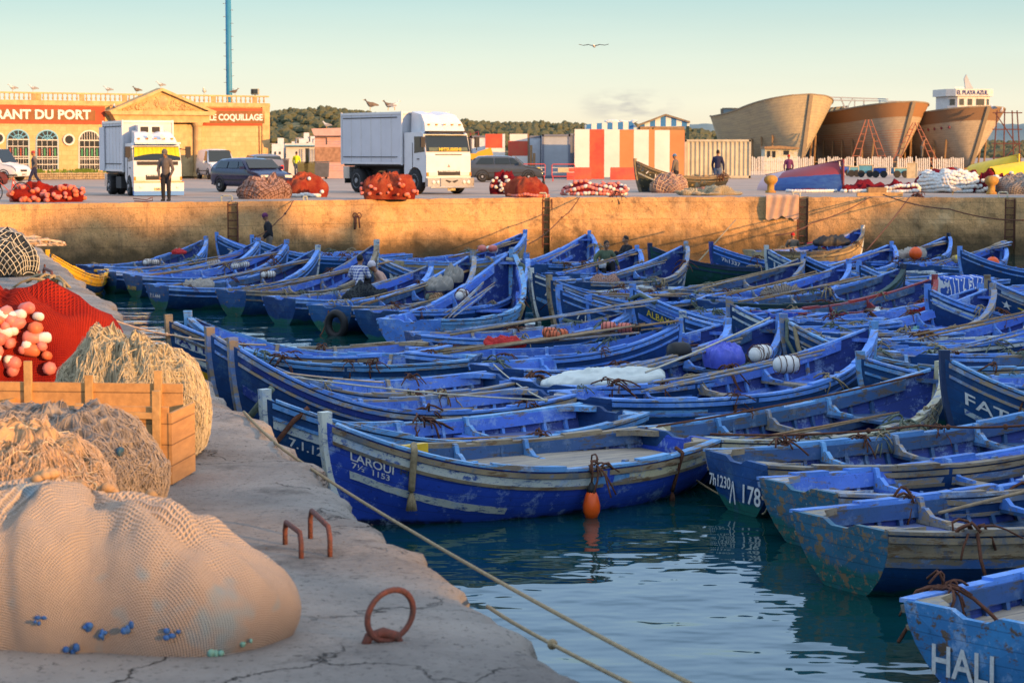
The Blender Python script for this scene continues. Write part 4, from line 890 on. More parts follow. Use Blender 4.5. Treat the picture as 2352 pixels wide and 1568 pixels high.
# oars, poles, floats inside boats
def poles(key, n, label, x0=-1.6, x1=1.9, z=.62, sp=.5, seed=0, fl=0, r=.022, zrise=.35, group=None):
    rd = random.Random(seed + 3)
    for i in range(n):
        y0, y1 = rd.uniform(-sp, sp) * .5 + .15, rd.uniform(-sp, sp) * .35; a = V3((x0 + rd.uniform(-.3, .5), y0, z + rd.uniform(-.1, .03))); b = V3((x1 + rd.uniform(-.5, .1), y1, z + zrise + rd.uniform(-.1, .05)))
        A, B_ = world_of(key, a), world_of(key, b); mb = MB(); oar_geo(mb, V3((0, 0, 0)), B_ - A, r * rd.uniform(.5, .95), rd.random() < .3)
        o = mb.obj("oar", rd.choice(('pole', 'wood', 'pole', 'worn')), None, True, A); tag(o, label, "oar", group or ("poles lying in the boats"))
def bundle(key, label, x, y, z, n=3, seed=0, mats=('white_p', 'f_white'), r=.085, cage=True, cat="float bundle"):
    rd = random.Random(seed); A = world_of(key, (x, y, z)); T = thing("float_bundle", label, cat, A, BOATS[key][0].rotation_euler.z)
    for i in range(n):
        p = V3((rd.uniform(-.16, .16) * n / 2.5, rd.uniform(-.1, .1), rd.uniform(0, .07))); mb = MB(); rz = rd.uniform(-.5, .5); floatshape(mb, p, r, r * 1.5, rz, 0, 10); mb.obj("float", rd.choice(mats), T, True)
        if cage:
            mb = MB()
            for t in (-.8, -.3, .3, .8):
                c = p + V3((math.cos(rz) * t * r * 1.4, math.sin(rz) * t * r * 1.4, 0)); mb.tube([c + (V3((-math.sin(rz), math.cos(rz), 0)) * math.cos(a) + V3((0, 0, 1)) * math.sin(a)) * r * 1.06 for a in [6.2832 * j / 10 for j in range(11)]], .006, 4)
            mb.obj("lashing", 'ropeb', T)
def cloth(name, label, cat, key, c, sx_, sy, h, mat, seed=1, ln=.25):
    A = world_of(key, c); T, m = mound(name, label, cat, A, sx_, sy, h, mat, BOATS[key][0].rotation_euler.z, seed, .62, ln * .8, folds=5, fine=0); return T
for key, n, lb, kw in (('A2', 2, "thin pole lying in the second boat from the left of the back row", {}), ('A3', 4, "wooden pole in the boat with the yellow stern number", {}), ('A5', 4, "pole lying in the 71.444 boat", {}), ('A6', 5, "long pole in the timber-railed back row boat", {}),
                       ('A8', 5, "bamboo pole in the boat with the tyre", {}), ('A10', 5, "long pole rising to the bow of the big open blue boat", dict(x0=-.6, z=.55, zrise=.55)), ('G1', 5, "pole in the boat right against the wall", dict(x0=0, x1=2.2)), ('F1', 3, "worn pole in the boat beside the ALBAYANE bow", dict(r=.035)),
                       ('F2', 9, "bamboo pole in the boat piled with poles and a red cloth", dict(sp=.9)), ('C1', 4, "pole sticking out from the white tarpaulin", dict(r=.035)), ('C2', 4, "weathered pole in the boat with netted white blocks", dict(r=.03)), ('D9', 3, "pole in the TOUSSI boat", {}), ('D18', 3, "pole beside the grey sack in the boat by the wall", {}),
                       ('D24', 4, "pole in the boat under the rightmost ladder", {}), ('E7', 3, "pole in the boat holding white plastic scrap", {}), ('E8', 2, "pole in the boat behind the FATA bow", {}), ('D10', 3, "pole by the two seated men", {}), ('C6', 1, "pole on the floor of the large teal-sterned boat", {}), ('D1', 2, "pole in the high-bowed boat right of the second ladder", {}), ('D3', 4, "striped rope-bound pole in the boat with the sunlit stem head", dict(x0=-2, x1=1.2, zrise=.15)), ('D25', 4, "pole in the star-painted boat", dict(x0=-2.2, x1=1, zrise=.1))):
    poles(key, n, lb, seed=hash(key) % 1 + len(key) + ord(key[0]) + n, **kw)
bundle('A1', "netted white floats in the leftmost back row boat", .3, .2, .55, 3, 1); bundle('A2', "bundle of netted white floats in the second back row boat", .9, .2, .7, 4, 2)
bundle('A3', "white float with orange net in the third back row boat", .9, .1, .7, 3, 3, ('white_p', 'f_orange')); bundle('A5', "four netted white floats near the bow of the 71.444 boat", 1.0, 0, .72, 4, 4)
bundle('A10', "lashed white block floats on the poles of the big open boat", .9, .35, .82, 3, 5, r=.10); bundle('G1', "white and pink floats stowed in the bow against the wall", 1.2, 0, .75, 5, 6, ('white_p', 'f_pink', 'f_white'), cage=False, r=.11)
bundle('A10', "striped and yellow floats on the floor of the big open boat", -.4, .3, .30, 3, 7, ('f_white', 'ropeg')); bundle('A9', "netted grey floats beside the man in the pink shirt", -.4, .2, .7, 4, 8, ('ropeg', 'wood'))
bundle('F2', "green bottle float with white and rusty floats on the poles", .2, .1, .82, 4, 9, ('ragg', 'f_white', 'f_orange')); bundle('F2', "white floats further along the pole pile", 1.3, 0, .9, 4, 10, ('white_p', 'f_pink', 'black_p'))
bundle('C2', "pair of white blocks in dark net on the poles of the pale-stemmed boat", .9, .35, .85, 2, 11, ('white_p',), r=.115); bundle('C2', "single netted white block in front of the other two", .75, -.30, .75, 1, 12, ('white_p',), r=.13)
bundle('D24', "row of yellowish floats near the right frame edge", -1.2, -.6, .7, 5, 13, ('letty', 'ropet'), cage=False, r=.1)
A = world_of('D18', (.3, 0, 1.0))
def ball(label, V, y, r): 
    c = aty(*V, y); T = thing("ball_float", label, "float", c); mb = MB(); mb.sph((0, 0, 0), r, 14, 10); mb.obj("ball", 'orange', T, True); MB().tube([(0, 0, r * .9), (0, 0, r * 1.25)], r * .18, 6).obj("neck", 'black_p', T)
ball("orange ball float beside the grey sack near the wall", (1662, 0), 60, .01) if 0 else None
ball("orange ball float on the sacks in the boat near the wall", (2103, 582), 64, .20); ball("orange ball float in the boat under the rightmost ladder", (2280, 605), 62, .20)
M['tarp'] = plain("white_tarpaulin", (.60, .68, .66), .55, .2, 2, bump=.2); M['bluetarp'] = plain("blue_plastic_sheet", (.10, .14, .72), .4, .4, 3, bump=.3); M['greycloth'] = plain("grey_sackcloth", (.36, .34, .30), .85, .3, 4, bump=.2)
cloth("tarpaulin", "heap of white tarpaulin in the middle boat", "tarpaulin", 'C1', (-1.25, .1, .42), 1.1, .45, .26, 'tarp', 3, .10)
cloth("plastic_sheet", "crumpled violet-blue plastic sheet in the bow of the tarpaulin boat", "plastic sheet", 'C1', (1.05, -.25, .55), .34, .30, .36, 'bluetarp', 5, .10)
T = thing("canister", "dark lashed canister on the poles of the tarpaulin boat", "canister", world_of('C1', (.45, .15, .80)), .4); mb = MB(); mb.lathe([(.02, -.16), (.13, -.15), (.15, -.08), (.15, .08), (.13, .15), (.02, .16)], n=12, axis='x'); mb.obj("shell", 'black_p', T, True)
cloth("red_cloth", "red cloth bunched among the poles", "cloth", 'F2', (-.6, .1, .62), .3, .16, .16, 'red_p', 2); cloth("red_cloth", "flat red cloth in the leftmost back row boat", "cloth", 'A1', (1.2, 0, .8), .25, .12, .12, 'red_p', 4)
cloth("sail_roll", "rolled grey canvas bundle in the boat with the tyre", "canvas", 'A8', (1.3, -.1, .7), .55, .22, .28, 'greycloth', 6); cloth("sail_roll", "crumpled grey canvas lump next to the rolled canvas", "canvas", 'A8', (1.9, -.1, .85), .25, .22, .34, 'greycloth', 7)
cloth("grey_sack", "long grey sack draped over a boat rail near the wall", "sack", 'D18', (-.1, -.3, .62), .75, .25, .26, 'greycloth', 8)
cloth("clothes_heap", "dark clothes heap with a red shirt in the sunlit boat", "clothes", 'D13', (1.2, 0, .62), .7, .4, .32, 'black_p', 9)
cloth("plastic_scrap", "scrap of white plastic lying on a boat near the right edge", "plastic scrap", 'E7', (1.1, -.3, .55), .22, .16, .2, 'white_p', 3)
k = NT("blue_white_print"); v = k.n("TexVoronoi", {"Vector": k.tc.outputs["Object"], "Scale": 7.0}); w_ = k.n("TexWave", {"Vector": k.tc.outputs["Object"], "Scale": 2.2, "Distortion": 6.0}); a = k.mix(k.rmp(v.outputs["Distance"], .20, .24, 1, 0), (.04, .12, .50), (.75, .78, .8)); a = k.mix(k.rmp(w_, .90, .94), a, (.75, .78, .8)); M['print'] = k.fin(a, .8, .2)
T = thing("draped_box", "box covered with a blue cloth patterned in white flowers", "covered box", aty(2203, 655, 47.5), .55); T.location.z = .62
mb = MB(); rows = []
for i in range(13):
    x = -.62 + 1.24 * i / 12; row = []
    for y, z in ((-.40, 0), (-.385, .2), (-.36, .4), (-.1, .43), (.2, .43), (.36, .4), (.385, .2), (.4, 0)): row.append(V3((x + .02 * math.sin(i), y + .015 * math.sin(i * 1.7), z + .02 * math.sin(i * 2.1 + y * 4))))
    rows.append(row)
mb.grid(rows[::-1], cap=False); mb.add([V3(p) + V3((0.01, 0, 0)) for p in rows[-1]] + [V3(p) - V3((.01, 0, 0)) for p in rows[0]], [tuple(range(8)), tuple(range(15, 7, -1))]); mb.obj("cloth_cover", 'print', T)
M["yelplast"] = plain("yellow_plastic", (.80, .52, .03), .4, .25, 4)
T = thing("plastic_drum", "yellow plastic sheet fixed inside the LAROUI boat", "yellow panel", world_of('B6', (.92, -.73, .36)), BOATS['B6'][0].rotation_euler.z + .12); MB().box((0, 0, .14), (.62, .08, .30)).obj("panel", 'yelplast', T)
T.name = "yellow_panel"
M['terp'] = M['wood']

cloth("net_heap", "dark net heaped amidships in the plain dark blue stern boat", "net", 'A7', (.2, 0, .35), .5, .4, .35, 'blacknet', 21)
cloth("net_heap", "grey net heap in the second boat of the right raft", "net", 'E2', (.3, 0, .38), .5, .4, .3, 'greynet', 22)
cloth("net_heap", "greenish black net heap in the bow of the tarpaulin boat", "net", 'C1', (1.7, .1, .42), .35, .3, .25, 'blacknet', 23)
cloth("net_heap", "brown net heap in the TOUSSI boat's stern", "net", 'D9', (-1.3, 0, .42), .5, .35, .22, 'pinknet', 24)
cloth("net_heap", "dark red net heap in the boat next to the timber stern", "net", 'E5', (1.0, 0, .42), .5, .3, .22, 'darkrednet', 26)
cloth("grey_sack", "grey canvas bundle in the 71.444 boat's stern", "canvas", 'A5', (-1.2, 0, .45), .35, .25, .2, 'greycloth', 27)
thick("dark rope loop around the stem of the LAQUAD boat", 'B4', [(2.2, .75, .98), (2.35, .45, .62), (2.48, .0, .55)], .045, 'ropeg')
thick("brown frayed rope hanging over the 7.112.44 bow", 'B5', [gp('B5', .93, 1, .06, -.02), gp('B5', .955, 1, -.12, .05), gp('B5', .985, 1, -.45, .05)], .03, 'ropeb')
thick("thick tan rope over the 7-1-133 bow, nearer strand", 'D26', [gp('D26', .97, 1, .02, .0), gp('D26', .955, 1, -.25, .06), gp('D26', .93, 1, -.55, .07)], .035, 'ropet')
thick("thick tan rope over the 7-1-133 bow, farther strand", 'D26', [gp('D26', .99, 1, .05, .0), gp('D26', .985, 1, -.25, .06), gp('D26', .95, 1, -.50, .07)], .03, 'ropeg')
thick("dark rope wound across the ALBAYANE bow", 'D6', [(2.6, -.05, 1.02), gp('D6', .97, 1, .0, .06), gp('D6', .92, 1, -.02, .06)], .04, 'ropeg')
thick("heavy rope slung across the 7.1321 bow", 'D4', [gp('D4', .99, 1, -.55, .05), gp('D4', .93, 1, -.5, .07), gp('D4', .86, 1, -.22, .06)], .04, 'ropeg')
thick("tan rope loop round the stem head of the big open boat", 'A10', [(3.0, .1, 1.5), (3.1, -.1, 1.45), (2.9, -.2, 1.2)], .04, 'cord_w')

for key, n, lb, kw in (('B5', 2, "weathered board on the floor of the 7.112.44 boat", dict(z=.42, zrise=.1)), ('B4', 2, "worn oar along the side of the LAQUAD boat", dict(z=.5, zrise=.1)), ('C4', 2, "worn pole on the floor of the 7h1230 boat", dict(z=.4, zrise=.1)), ('C3', 2, "pole lying in the cream-railed boat", dict(z=.4, zrise=.15)), ('B3', 2, "oar in the plain boat with the lichen stem", dict(z=.5, zrise=.1)), ('E1', 3, "pole in the boat with the timber stern", dict()), ('E2', 2, "pole in the second boat of the right raft", dict()), ('D19', 3, "pole in the boat with the tall black stem", dict()), ('D16', 2, "pole in the boat before the cream-hulled boat", dict()), ('A9', 3, "pole in the half hidden back row boat", dict())):
    poles(key, n, lb, seed=ord(key[0]) + n + len(lb), **kw)
M['jug'] = M['white_p']
for key, p_, mt, lb in (('C5', (.6, .2, .12), 'white_p', "small white jug in the boat with the green lower stern"), ('C6', (.9, -.2, .12), 'white_p', "white plastic jug in the large teal-sterned boat"), ('E6', (.5, .2, .2), 'ragg', "green jug in the boat with the grey-green rail"), ('F4', (.2, 0, .15), 'white_p', "white jug in the long empty middle boat"), ('D21', (.8, .1, .2), 'white_p', "white plastic tub in the red-railed boat"), ('B5', (.5, .2, .12), 'black_p', "dark can in the 7.112.44 boat")):
    T = thing("jug", lb, "jug", world_of(key, p_), BOATS[key][0].rotation_euler.z); MB().lathe([(.02, 0), (.11, .01), (.12, .20), (.06, .26), (.035, .28), (.035, .31)], n=12).obj("shell", mt, T, True); MB().tube([(.07, 0, .24), (.12, 0, .30), (.03, 0, .31)], .012, 5).obj("handle", mt, T, True)
# ---------------------------------------------------------------- buildings on the quay, built on their own vertical planes
class Plane:
    def __init__(s, P0, P1):
        s.a = V3((P0.x, P0.y, 0)); s.d = (V3((P1.x, P1.y, 0)) - s.a); s.w = s.d.length; s.d.normalize(); s.n = V3((s.d.y, -s.d.x, 0))
    def pt(s, X, Y, off=0.0):
        r = ray(X, Y); t = (s.a - CAM).dot(s.n) / r.dot(s.n); q = CAM + r * t; return q + s.n * off
    def slab(s, mb, poly, o0, o1):
        P = [s.pt(x, y) for x, y in poly]; mb.prism(P[::-1], s.n * o0, s.n * o1)
    def rect(s, mb, x0, y0, x1, y1, o0, o1):
        # true rectangle of the plane from two opposite corners
        a, b = s.pt(x0, y0), s.pt(x1, y1); P = [a, V3((b.x, b.y, a.z)), b, V3((a.x, a.y, b.z))]; mb.prism(P[::-1], s.n * o0, s.n * o1)
def yp(X0, y0, X1, y1): return Plane(aty(X0, HOR, y0), aty(X1, HOR, y1))
def slabs(name, pl, polys, o0, o1, mat, parent, lo=None):
    mb = MB()
    for p in polys:
        if len(p) == 4 and not hasattr(p[0], '__len__'): pl.rect(mb, p[0], p[1], p[2], p[3], o0, o1)
        else: pl.slab(mb, p, o0, o1)
    return mb.obj(name, mat, parent)
k = NT("ochre_block_wall"); br = k.n("TexBrick", {"Vector": k.n("CombineXYZ", {0: k.n("SeparateXYZ", {0: k.tc.outputs["Object"]}).outputs[0], 1: k.n("SeparateXYZ", {0: k.tc.outputs["Object"]}).outputs[2]}), "Color1": (.64, .46, .24), "Color2": (.56, .39, .19), "Mortar": (.42, .29, .14), "Scale": 1.0, "Mortar Size": .012, "Brick Width": .6, "Row Height": .3})
M['ochre'] = k.fin(k.mix(k.rmp(k.noise(3, 6, .7), .35, .75), br.outputs["Color"], (.46, .31, .15)), .9, .1)
M['stucco'] = plain("ochre_stucco", (.62, .43, .20), .9, .3, 2.5, bump=.2, c2=(.40, .26, .12)); M['signred'] = plain("sign_board_red", (.55, .09, .04), .8, .3, 1); M['signbrown'] = plain("sign_board_brown", (.25, .10, .03), .7, .3, 3)
M['blueframe'] = plain("frame_light_blue", (.15, .42, .60), .6, .2, 6); M['glass'] = plain("dark_glass", (.03, .035, .04), .08, .3, 3, spec=.8); M['whitepaint'] = plain("white_painted_wood", (.66, .64, .60), .6, .25, 6); M['glassgreen'] = plain("green_glass", (.05, .25, .12), .15, .3, 6); M['glassred'] = plain("red_glass", (.30, .05, .04), .15, .3, 6)
Rp = yp(-80, 129, 617, 141)
RT = thing("restaurant", "long low ochre restaurant with arched windows, red sign boards and a roof balustrade", "restaurant", (0, 0, 0)); RT.location = (0, 0, 0)
base = lambda X: HOR + 1.67 * FL / Rp.pt(X, 350).y
bx = [(-80, 238), (617, 247), (617, base(617) + 1), (-80, base(-80) + 1)]
slabs("wall", Rp, [bx], -9, 0, 'ochre', RT)
slabs("cornice", Rp, [[(-80, 229), (618.5, 238.5), (618.5, 247), (-80, 240)]], -9.1, .12, 'stucco', RT)
slabs("corner_pier", Rp, [[(601, 246), (618, 247), (618, 404), (601, 404)]], -.02, .1, 'stucco', RT)
slabs("sign_board", Rp, [[(-80, 240), (240, 245), (240, 286), (-80, 283)]], -.02, .06, 'signred', RT)
slabs("sign_board", Rp, [[(465, 247.5), (609, 249), (609, 289), (465, 289)]], -.02, .06, 'signred', RT)
slabs("sign_panel", Rp, [[(-80, 250), (218, 253.5), (218, 278), (-80, 275)]], -.02, .10, 'signbrown', RT)
slabs("sign_panel", Rp, [[(470, 254), (606, 255.5), (606, 284), (470, 284)]], -.02, .10, 'signbrown', RT)
def ptxt(pl, txt, X0, Yb, X1, Yt, mat, parent, off=.12, bold=.02, name="lettering", X1b=None):
    a = pl.pt(X0, Yb, off); b = pl.pt(X1, X1b or Yb, off); c = pl.pt(X0, Yt, off); d_ = (b - a); h_ = (c - a).length
    return put_text(name, txt, mat, parent, a, (d_.x, d_.y, d_.z), (0, 0, 1), d_.length, h_, bold, .03)
ptxt(Rp, "RESTAURANT DU PORT", -125, 273.5, 207, 250, 'lettw', RT, .11, .035, X1b=275); ptxt(Rp, "LE COQUILLAGE", 479, 280, 601, 262, 'lettw', RT, .11, .035)
# balustrade
slabs("balustrade_rail", Rp, [[(-80, 209), (618, 220.5), (618, 224), (-80, 213)]], -.2, .02, 'stucco', RT)
slabs("balustrade_rail", Rp, [[(-80, 228), (618, 237.5), (618, 239), (-80, 230)]], -.2, .02, 'stucco', RT)
mb = MB(); X = -78
while X < 614:
    yt, yb = 213 + (X + 80) * 11 / 698, 229 + (X + 80) * 9.5 / 698
    post = int((X + 78) / 11.2) % 9 == 5
    if not (280 < X < 450 and 0):
        a = Rp.pt(X, yb, -.09); b = Rp.pt(X, yt, -.09)
        if post: mb.box(((a.x + b.x) / 2, a.y, (a.z + b.z) / 2), (.30, .2, b.z - a.z), 0)
        else: h_ = b.z - a.z; mb.lathe([(.05, 0), (.03, h_ * .15), (.075, h_ * .38), (.05, h_ * .6), (.03, h_ * .8), (.05, h_)], (a.x, a.y, a.z), 6)
    X += 11.2 / (1 + X / 9000)
mb.obj("balusters", 'stucco', RT)
# arched doors and windows
def arch(x0, x1, yt, ysp, yb, blue=True):
    n = 12; cx, rx = (x0 + x1) / 2, (x1 - x0) / 2; F_ = None
    arcp = lambda s_, oy=0: [(cx - rx * s_ * math.cos(math.pi * i / n), ysp - (ysp - yt) * s_ * math.sin(math.pi * i / n) + oy) for i in range(n + 1)]
    mb = MB(); Rp.slab(mb, arcp(1.10) + [(x1 + 2.5, yb), (x0 - 2.5, yb)], -.01, .03); w_ = mb.obj("window", 'blueframe' if blue else 'whitepaint', RT)
    mb = MB(); Rp.slab(mb, arcp(.96) + [(x1 - 1, yb), (x0 + 1, yb)], -.01, .036); mb.obj("pane", 'glass', w_)
    mb = MB()
    if blue:
        for i in range(1, 6): a = math.pi * i / 6; q = (cx - rx * .95 * math.cos(a), ysp - (ysp - yt) * .95 * math.sin(a)); mb.tube([Rp.pt(cx, ysp, .05), Rp.pt(q[0], q[1], .05)], .03, 4)
        mb.tube([Rp.pt(cx - rx * .5 * math.cos(math.pi * i / 8), ysp - (ysp - yt) * .5 * math.sin(math.pi * i / 8), .05) for i in range(9)], .03, 4)
    else:
        for i in range(1, 8): x = x0 + (x1 - x0) * i / 8; hh = (ysp - yt) * math.sqrt(max(0, 1 - ((x - cx) / rx) ** 2)); Rp.rect(mb, x - .7, ysp - hh, x + .7, ysp, .03, .05)
    mb.obj("glazing_bars", 'blueframe' if blue else 'whitepaint', w_)
    mb = MB(); N = 4; Rp.rect(mb, x0, ysp - 1, x1, ysp + 1.5, .03, .06)
    for i in range(N + 1): x = x0 + (x1 - x0) * i / N; Rp.rect(mb, x - 1.1, ysp, x + 1.1, yb, .036, .06)
    for yy in (ysp + (yb - ysp) * .22, ysp + (yb - ysp) * .55, ysp + (yb - ysp) * .62, ysp + (yb - ysp) * .80, yb - 1): Rp.rect(mb, x0, yy - .8, x1, yy + .8, .036, .056)
    for i in range(N): x = x0 + (x1 - x0) * (i + .5) / N; Rp.rect(mb, x - .5, ysp + (yb - ysp) * .58, x + .5, yb, .036, .05)
    mb.obj("door_bars", 'whitepaint', w_)
    mb = MB(); mb2 = MB()
    for i in range(N): x = x0 + (x1 - x0) * (i + .5) / N; Rp.rect(mb if i % 2 else mb2, x - 2, ysp + (yb - ysp) * .28, x + 2, ysp + (yb - ysp) * .53, .036, .045)
    mb.obj("coloured_pane", 'glassgreen', w_); mb2.obj("coloured_pane", 'glassred' if blue else 'glassgreen', w_)
arch(-60, -18, 298, 320, 392); arch(17, 65, 299, 320.5, 391.5); arch(84, 132, 300, 321.5, 392); arch(182, 228, 301, 322.5, 392, False)
def port(cx, cy, r):
    mb = MB(); rows = []
    for rr, o in ((r, 0), (r, .12), (r * .72, .12), (r * .68, .02)): rows.append([Rp.pt(cx + rr * math.cos(6.2832 * i / 20), cy + rr * math.sin(6.2832 * i / 20), o) for i in range(20)])
    mb.grid(rows, True); w_ = mb.obj("porthole", 'whitepaint', RT); mb = MB(); Rp.slab(mb, [(cx + r * .75 * math.cos(6.2832 * i / 20), cy + r * .75 * math.sin(6.2832 * i / 20)) for i in range(20)], 0, .03); mb.obj("pane", 'glass', w_)
port(157, 321, 13.5); port(-4, 318, 13.5)
# temple-like porch with pediment
slabs("porch_wall", Rp, [[(258, 285), (455, 287), (455, 404), (258, 408)]], -.02, .35, 'stucco', RT)
slabs("entablature", Rp, [[(246, 262), (470, 266), (470, 282), (258, 282)]], 0, .7, 'stucco', RT)
slabs("cornice", Rp, [[(238, 255), (482, 257), (478, 266), (244, 264)]], 0, .9, 'stucco', RT)
slabs("pediment", Rp, [[(244, 256), (360, 210), (478, 257)]], 0, .55, 'stucco', RT)
slabs("raking_cornice", Rp, [[(236, 256), (360, 203), (360, 210), (244, 259)], [(360, 203), (484, 257), (476, 260), (360, 210)]], 0, .85, 'stucco', RT)
mb = MB(); rd = random.Random(2)
for i in range(150):
    x = rd.uniform(270, 450); ym = 256; yt = 218 + abs(x - 360) * .38
    if yt < ym - 5: q = Rp.pt(x, rd.uniform(yt + 2, ym - 3), .55); mb.sph(q, rd.uniform(.04, .09), 6, 4)
for cx_ in (308, 413): 
    for i in range(6): a = i * 1.047; mb.sph(Rp.pt(cx_ + 5 * math.cos(a), 246 + 5 * math.sin(a), .56), .09, 6, 4)
mb.sph(Rp.pt(361, 234, .55), (.45, .1, .45), 12, 8); mb.obj("relief_carving", 'stucco', RT, True)
for x in (262, 447):
    mb = MB(); a, b = Rp.pt(x, 405, .5), Rp.pt(x, 282, .5); mb.lathe([(.34, 0), (.30, .2), (.27, .3), (.25, b.z - a.z - .3), (.33, b.z - a.z - .15), (.36, b.z - a.z)], (a.x, a.y, a.z), 14); mb.obj("column", 'stucco', RT)
slabs("downpipe", Rp, [(594, 290, 595.5, 372)], .0, .08, 'rust', RT)
# low planter wall in front
T = thing("planter", "low rubble planter wall with green weeds along the restaurant front", "planter", Rp.pt(100, 405, .6)); c0 = T.location.copy()
M['rubble'] = plain("rubble_stone", (.46, .36, .22), .9, .5, 6, bump=.5)
mb = MB(); a, b = Rp.pt(-80, 400, 1.0) - c0, Rp.pt(232, 400, 1.0) - c0; zg = QZ - c0.z; rd = random.Random(6)
for i in range(60):
    for j in range(3): q = a.lerp(b, i / 60); mb.sph((q.x, q.y, zg + .07 + j * .14), (rd.uniform(.08, .14), .09, rd.uniform(.06, .09)), 6, 4)
mb.obj("stone_wall", 'rubble', T, True); mb = MB()
for i in range(420):
    t = rd.choice((rd.uniform(.36, .5), rd.uniform(0, 1), rd.uniform(.74, .86))); q = a.lerp(b, t); mb.prism([(0, 0, 0), (.05, 0, .02), (.02, 0, rd.uniform(.1, .28))], (q.x + rd.uniform(-.1, .1), q.y + .2, zg + .4), (q.x + .02, q.y + .22, zg + .4))
M['weed'] = plain("green_weeds", (.16, .24, .03), .9, .4, 9); mb.obj("weeds", 'weed', T)
# floodlight
p = Rp.pt(591, 222, -.3); T = thing("floodlight", "square floodlight on the right end of the restaurant roof", "floodlight", p, -.3); MB().box((0, 0, .33), (.52, .22, .36)).obj("housing", 'cream', T); MB().box((0, -.12, .33), (.44, .02, .3)).obj("glass_front", 'glass', T); MB().box((0, 0, .07), (.05, .05, .18)).box((0, 0, .14), (.5, .04, .04)).obj("bracket", 'rust', T)
# blue mast
p = aty(528, 350, 165); T = thing("mast_pole", "tall light blue steel mast with climbing pegs behind the restaurant", "mast", (p.x, p.y, QZ)); M['mastblue'] = plain("mast_blue", (.03, .22, .38), .5, .2, 2)
MB().lathe([(.25, 0), (.23, 7), (.21, 17)], n=16).obj("shaft", 'mastblue', T, True); mb = MB()
for i in range(22): mb.box((-.28 if i % 2 else .28, -.1, 5.5 + i * .5), (.22, .03, .03))
mb.obj("climbing_pegs", 'rust', T)
# pink hut, white hut
def hut(name, label, cat, pl, X0, X1, Yt, depth, mat, off=0.0):
    T = thing(name, label, cat); yb0 = HOR + 1.67 * FL / pl.pt(X0, 350).y; yb1 = HOR + 1.67 * FL / pl.pt(X1, 350).y
    mb = MB(); a, b = pl.pt(X0, Yt), pl.pt(X1, Yt); zt = a.z; P = [V3((a.x, a.y, QZ)), V3((b.x, b.y, QZ)), V3((b.x, b.y, zt)), V3((a.x, a.y, zt))]; mb.prism(P, (0, 0, 0), pl.n * -depth); mb.obj("wall", mat, T); return T
M['pink'] = plain("pink_plaster", (.62, .38, .34), .9, .2, 3); M['brick'] = plain("rough_brick", (.42, .24, .15), .9, .45, 5, bump=.3); M['plaster'] = plain("whitewash", (.66, .68, .70), .9, .2, 3)
pl = yp(600, 138, 900, 138)
T = hut("pink_hut", "pink rendered hut with a flared roof edge and bare brick panel", "hut", pl, 723, 800, 312, 5, 'pink')
slabs("roof", pl, [[(716, 296), (800, 294), (800, 312), (723, 312)]], -5, .4, 'pink', T); slabs("brick_panel", pl, [(723, 338, 800, 372)], 0, .05, 'brick', T); slabs("cable", pl, [(724, 316.5, 751, 317.5), (750, 317, 751.2, 332)], 0, .05, 'black_p', T)
slabs("joint_lines", pl, [(723, y, 800, y + .6) for y in (325, 331, 380, 386, 392)], 0, .02, 'worn', T)
pl = yp(600, 150, 900, 150)
T = hut("white_hut", "small whitewashed hut with a blue edged roof behind the bins", "hut", pl, 657, 732, 335, 4, 'plaster'); slabs("roof", pl, [[(655, 330), (733, 328), (733, 335), (655, 335)]], -4, .3, 'plaster', T); slabs("roof_trim", pl, [(655, 333.5, 733, 335.5)], .3, .34, 'blueframe', T)
slabs("door", pl, [(702, 341, 710, 392)], 0, .03, 'glass', T); slabs("window_bars", pl, [(x, 342, x + .8, 385) for x in (690, 695, 706, 713, 719, 725)], .05, .09, 'black_p', T)
# town far behind at the foot of the hill
rd = random.Random(12)
for i, (X, Y, w_, h_) in enumerate(((640, 330, 26, 14), (700, 318, 22, 13), (715, 326, 18, 8), (672, 338, 16, 8), (1180, 300, 10, 22), (900, 330, 14, 10))):
    if i == 4: continue
    p = aty(X, 350, 520); s_ = 520 / FL; T = thing("white_house", ("flat roofed white house", "stepped white house", "low white house", "tiny white house", "", "small pale house")[i] + " far off at the foot of the hill, number of storeys unclear"[:38], "house", (p.x, p.y, QZ))
    MB().box((0, 0, (350 - Y) * s_ / 2 + .8), (w_ * s_, 5, (350 - Y) * s_ + 1.6)).box((w_ * s_ * .2, 0, (350 - Y) * s_ + 2.2), (w_ * s_ * .4, 4, 1.6)).obj("wall", 'plaster', T); MB().box((-w_ * s_ * .2, -2.52, (350 - Y) * s_ * .7), (.5, .05, .7)).box((w_ * s_ * .2, -2.52, (350 - Y) * s_ * .7), (.5, .05, .7)).obj("window", 'glass', T)
for X, Yt, lb in ((681, 318, "thin street light pole left of the white hut"), (719, 320, "street light pole just above the pink hut's left edge"), (840, 300, "")):
    if lb: p = aty(X, 350, 200); T = thing("street_lamp", lb, "lamp post", (p.x, p.y, QZ)); hh = (350 - Yt) * 200 / FL + 1.67; MB().tube([(0, 0, 0), (0, 0, hh)], .07, 6).obj("pole", 'worn', T); MB().box((.25, 0, hh), (.6, .2, .1)).obj("lamp_head", 'worn', T)
p = aty(1088 * 2.297 / 2.297 + 0, 350, 480)
# lattice mast far
p = aty(1089, 350, 480) if 0 else aty(1089.5, 350, 480)
T = thing("lattice_mast", "tiny red lattice mast far behind the red and white panels", "mast", (p.x, p.y, QZ)); mb = MB()
for s_ in (-1, 1): mb.tube([(s_ * 1.2, 0, 0), (s_ * .9, 0, 6.2)], .12, 4)
for i in range(8): mb.tube([(-1.1, 0, i * .8), (1.1, 0, i * .8 + .8)], .08, 4)
mb.obj("lattice", 'redtrim', T)
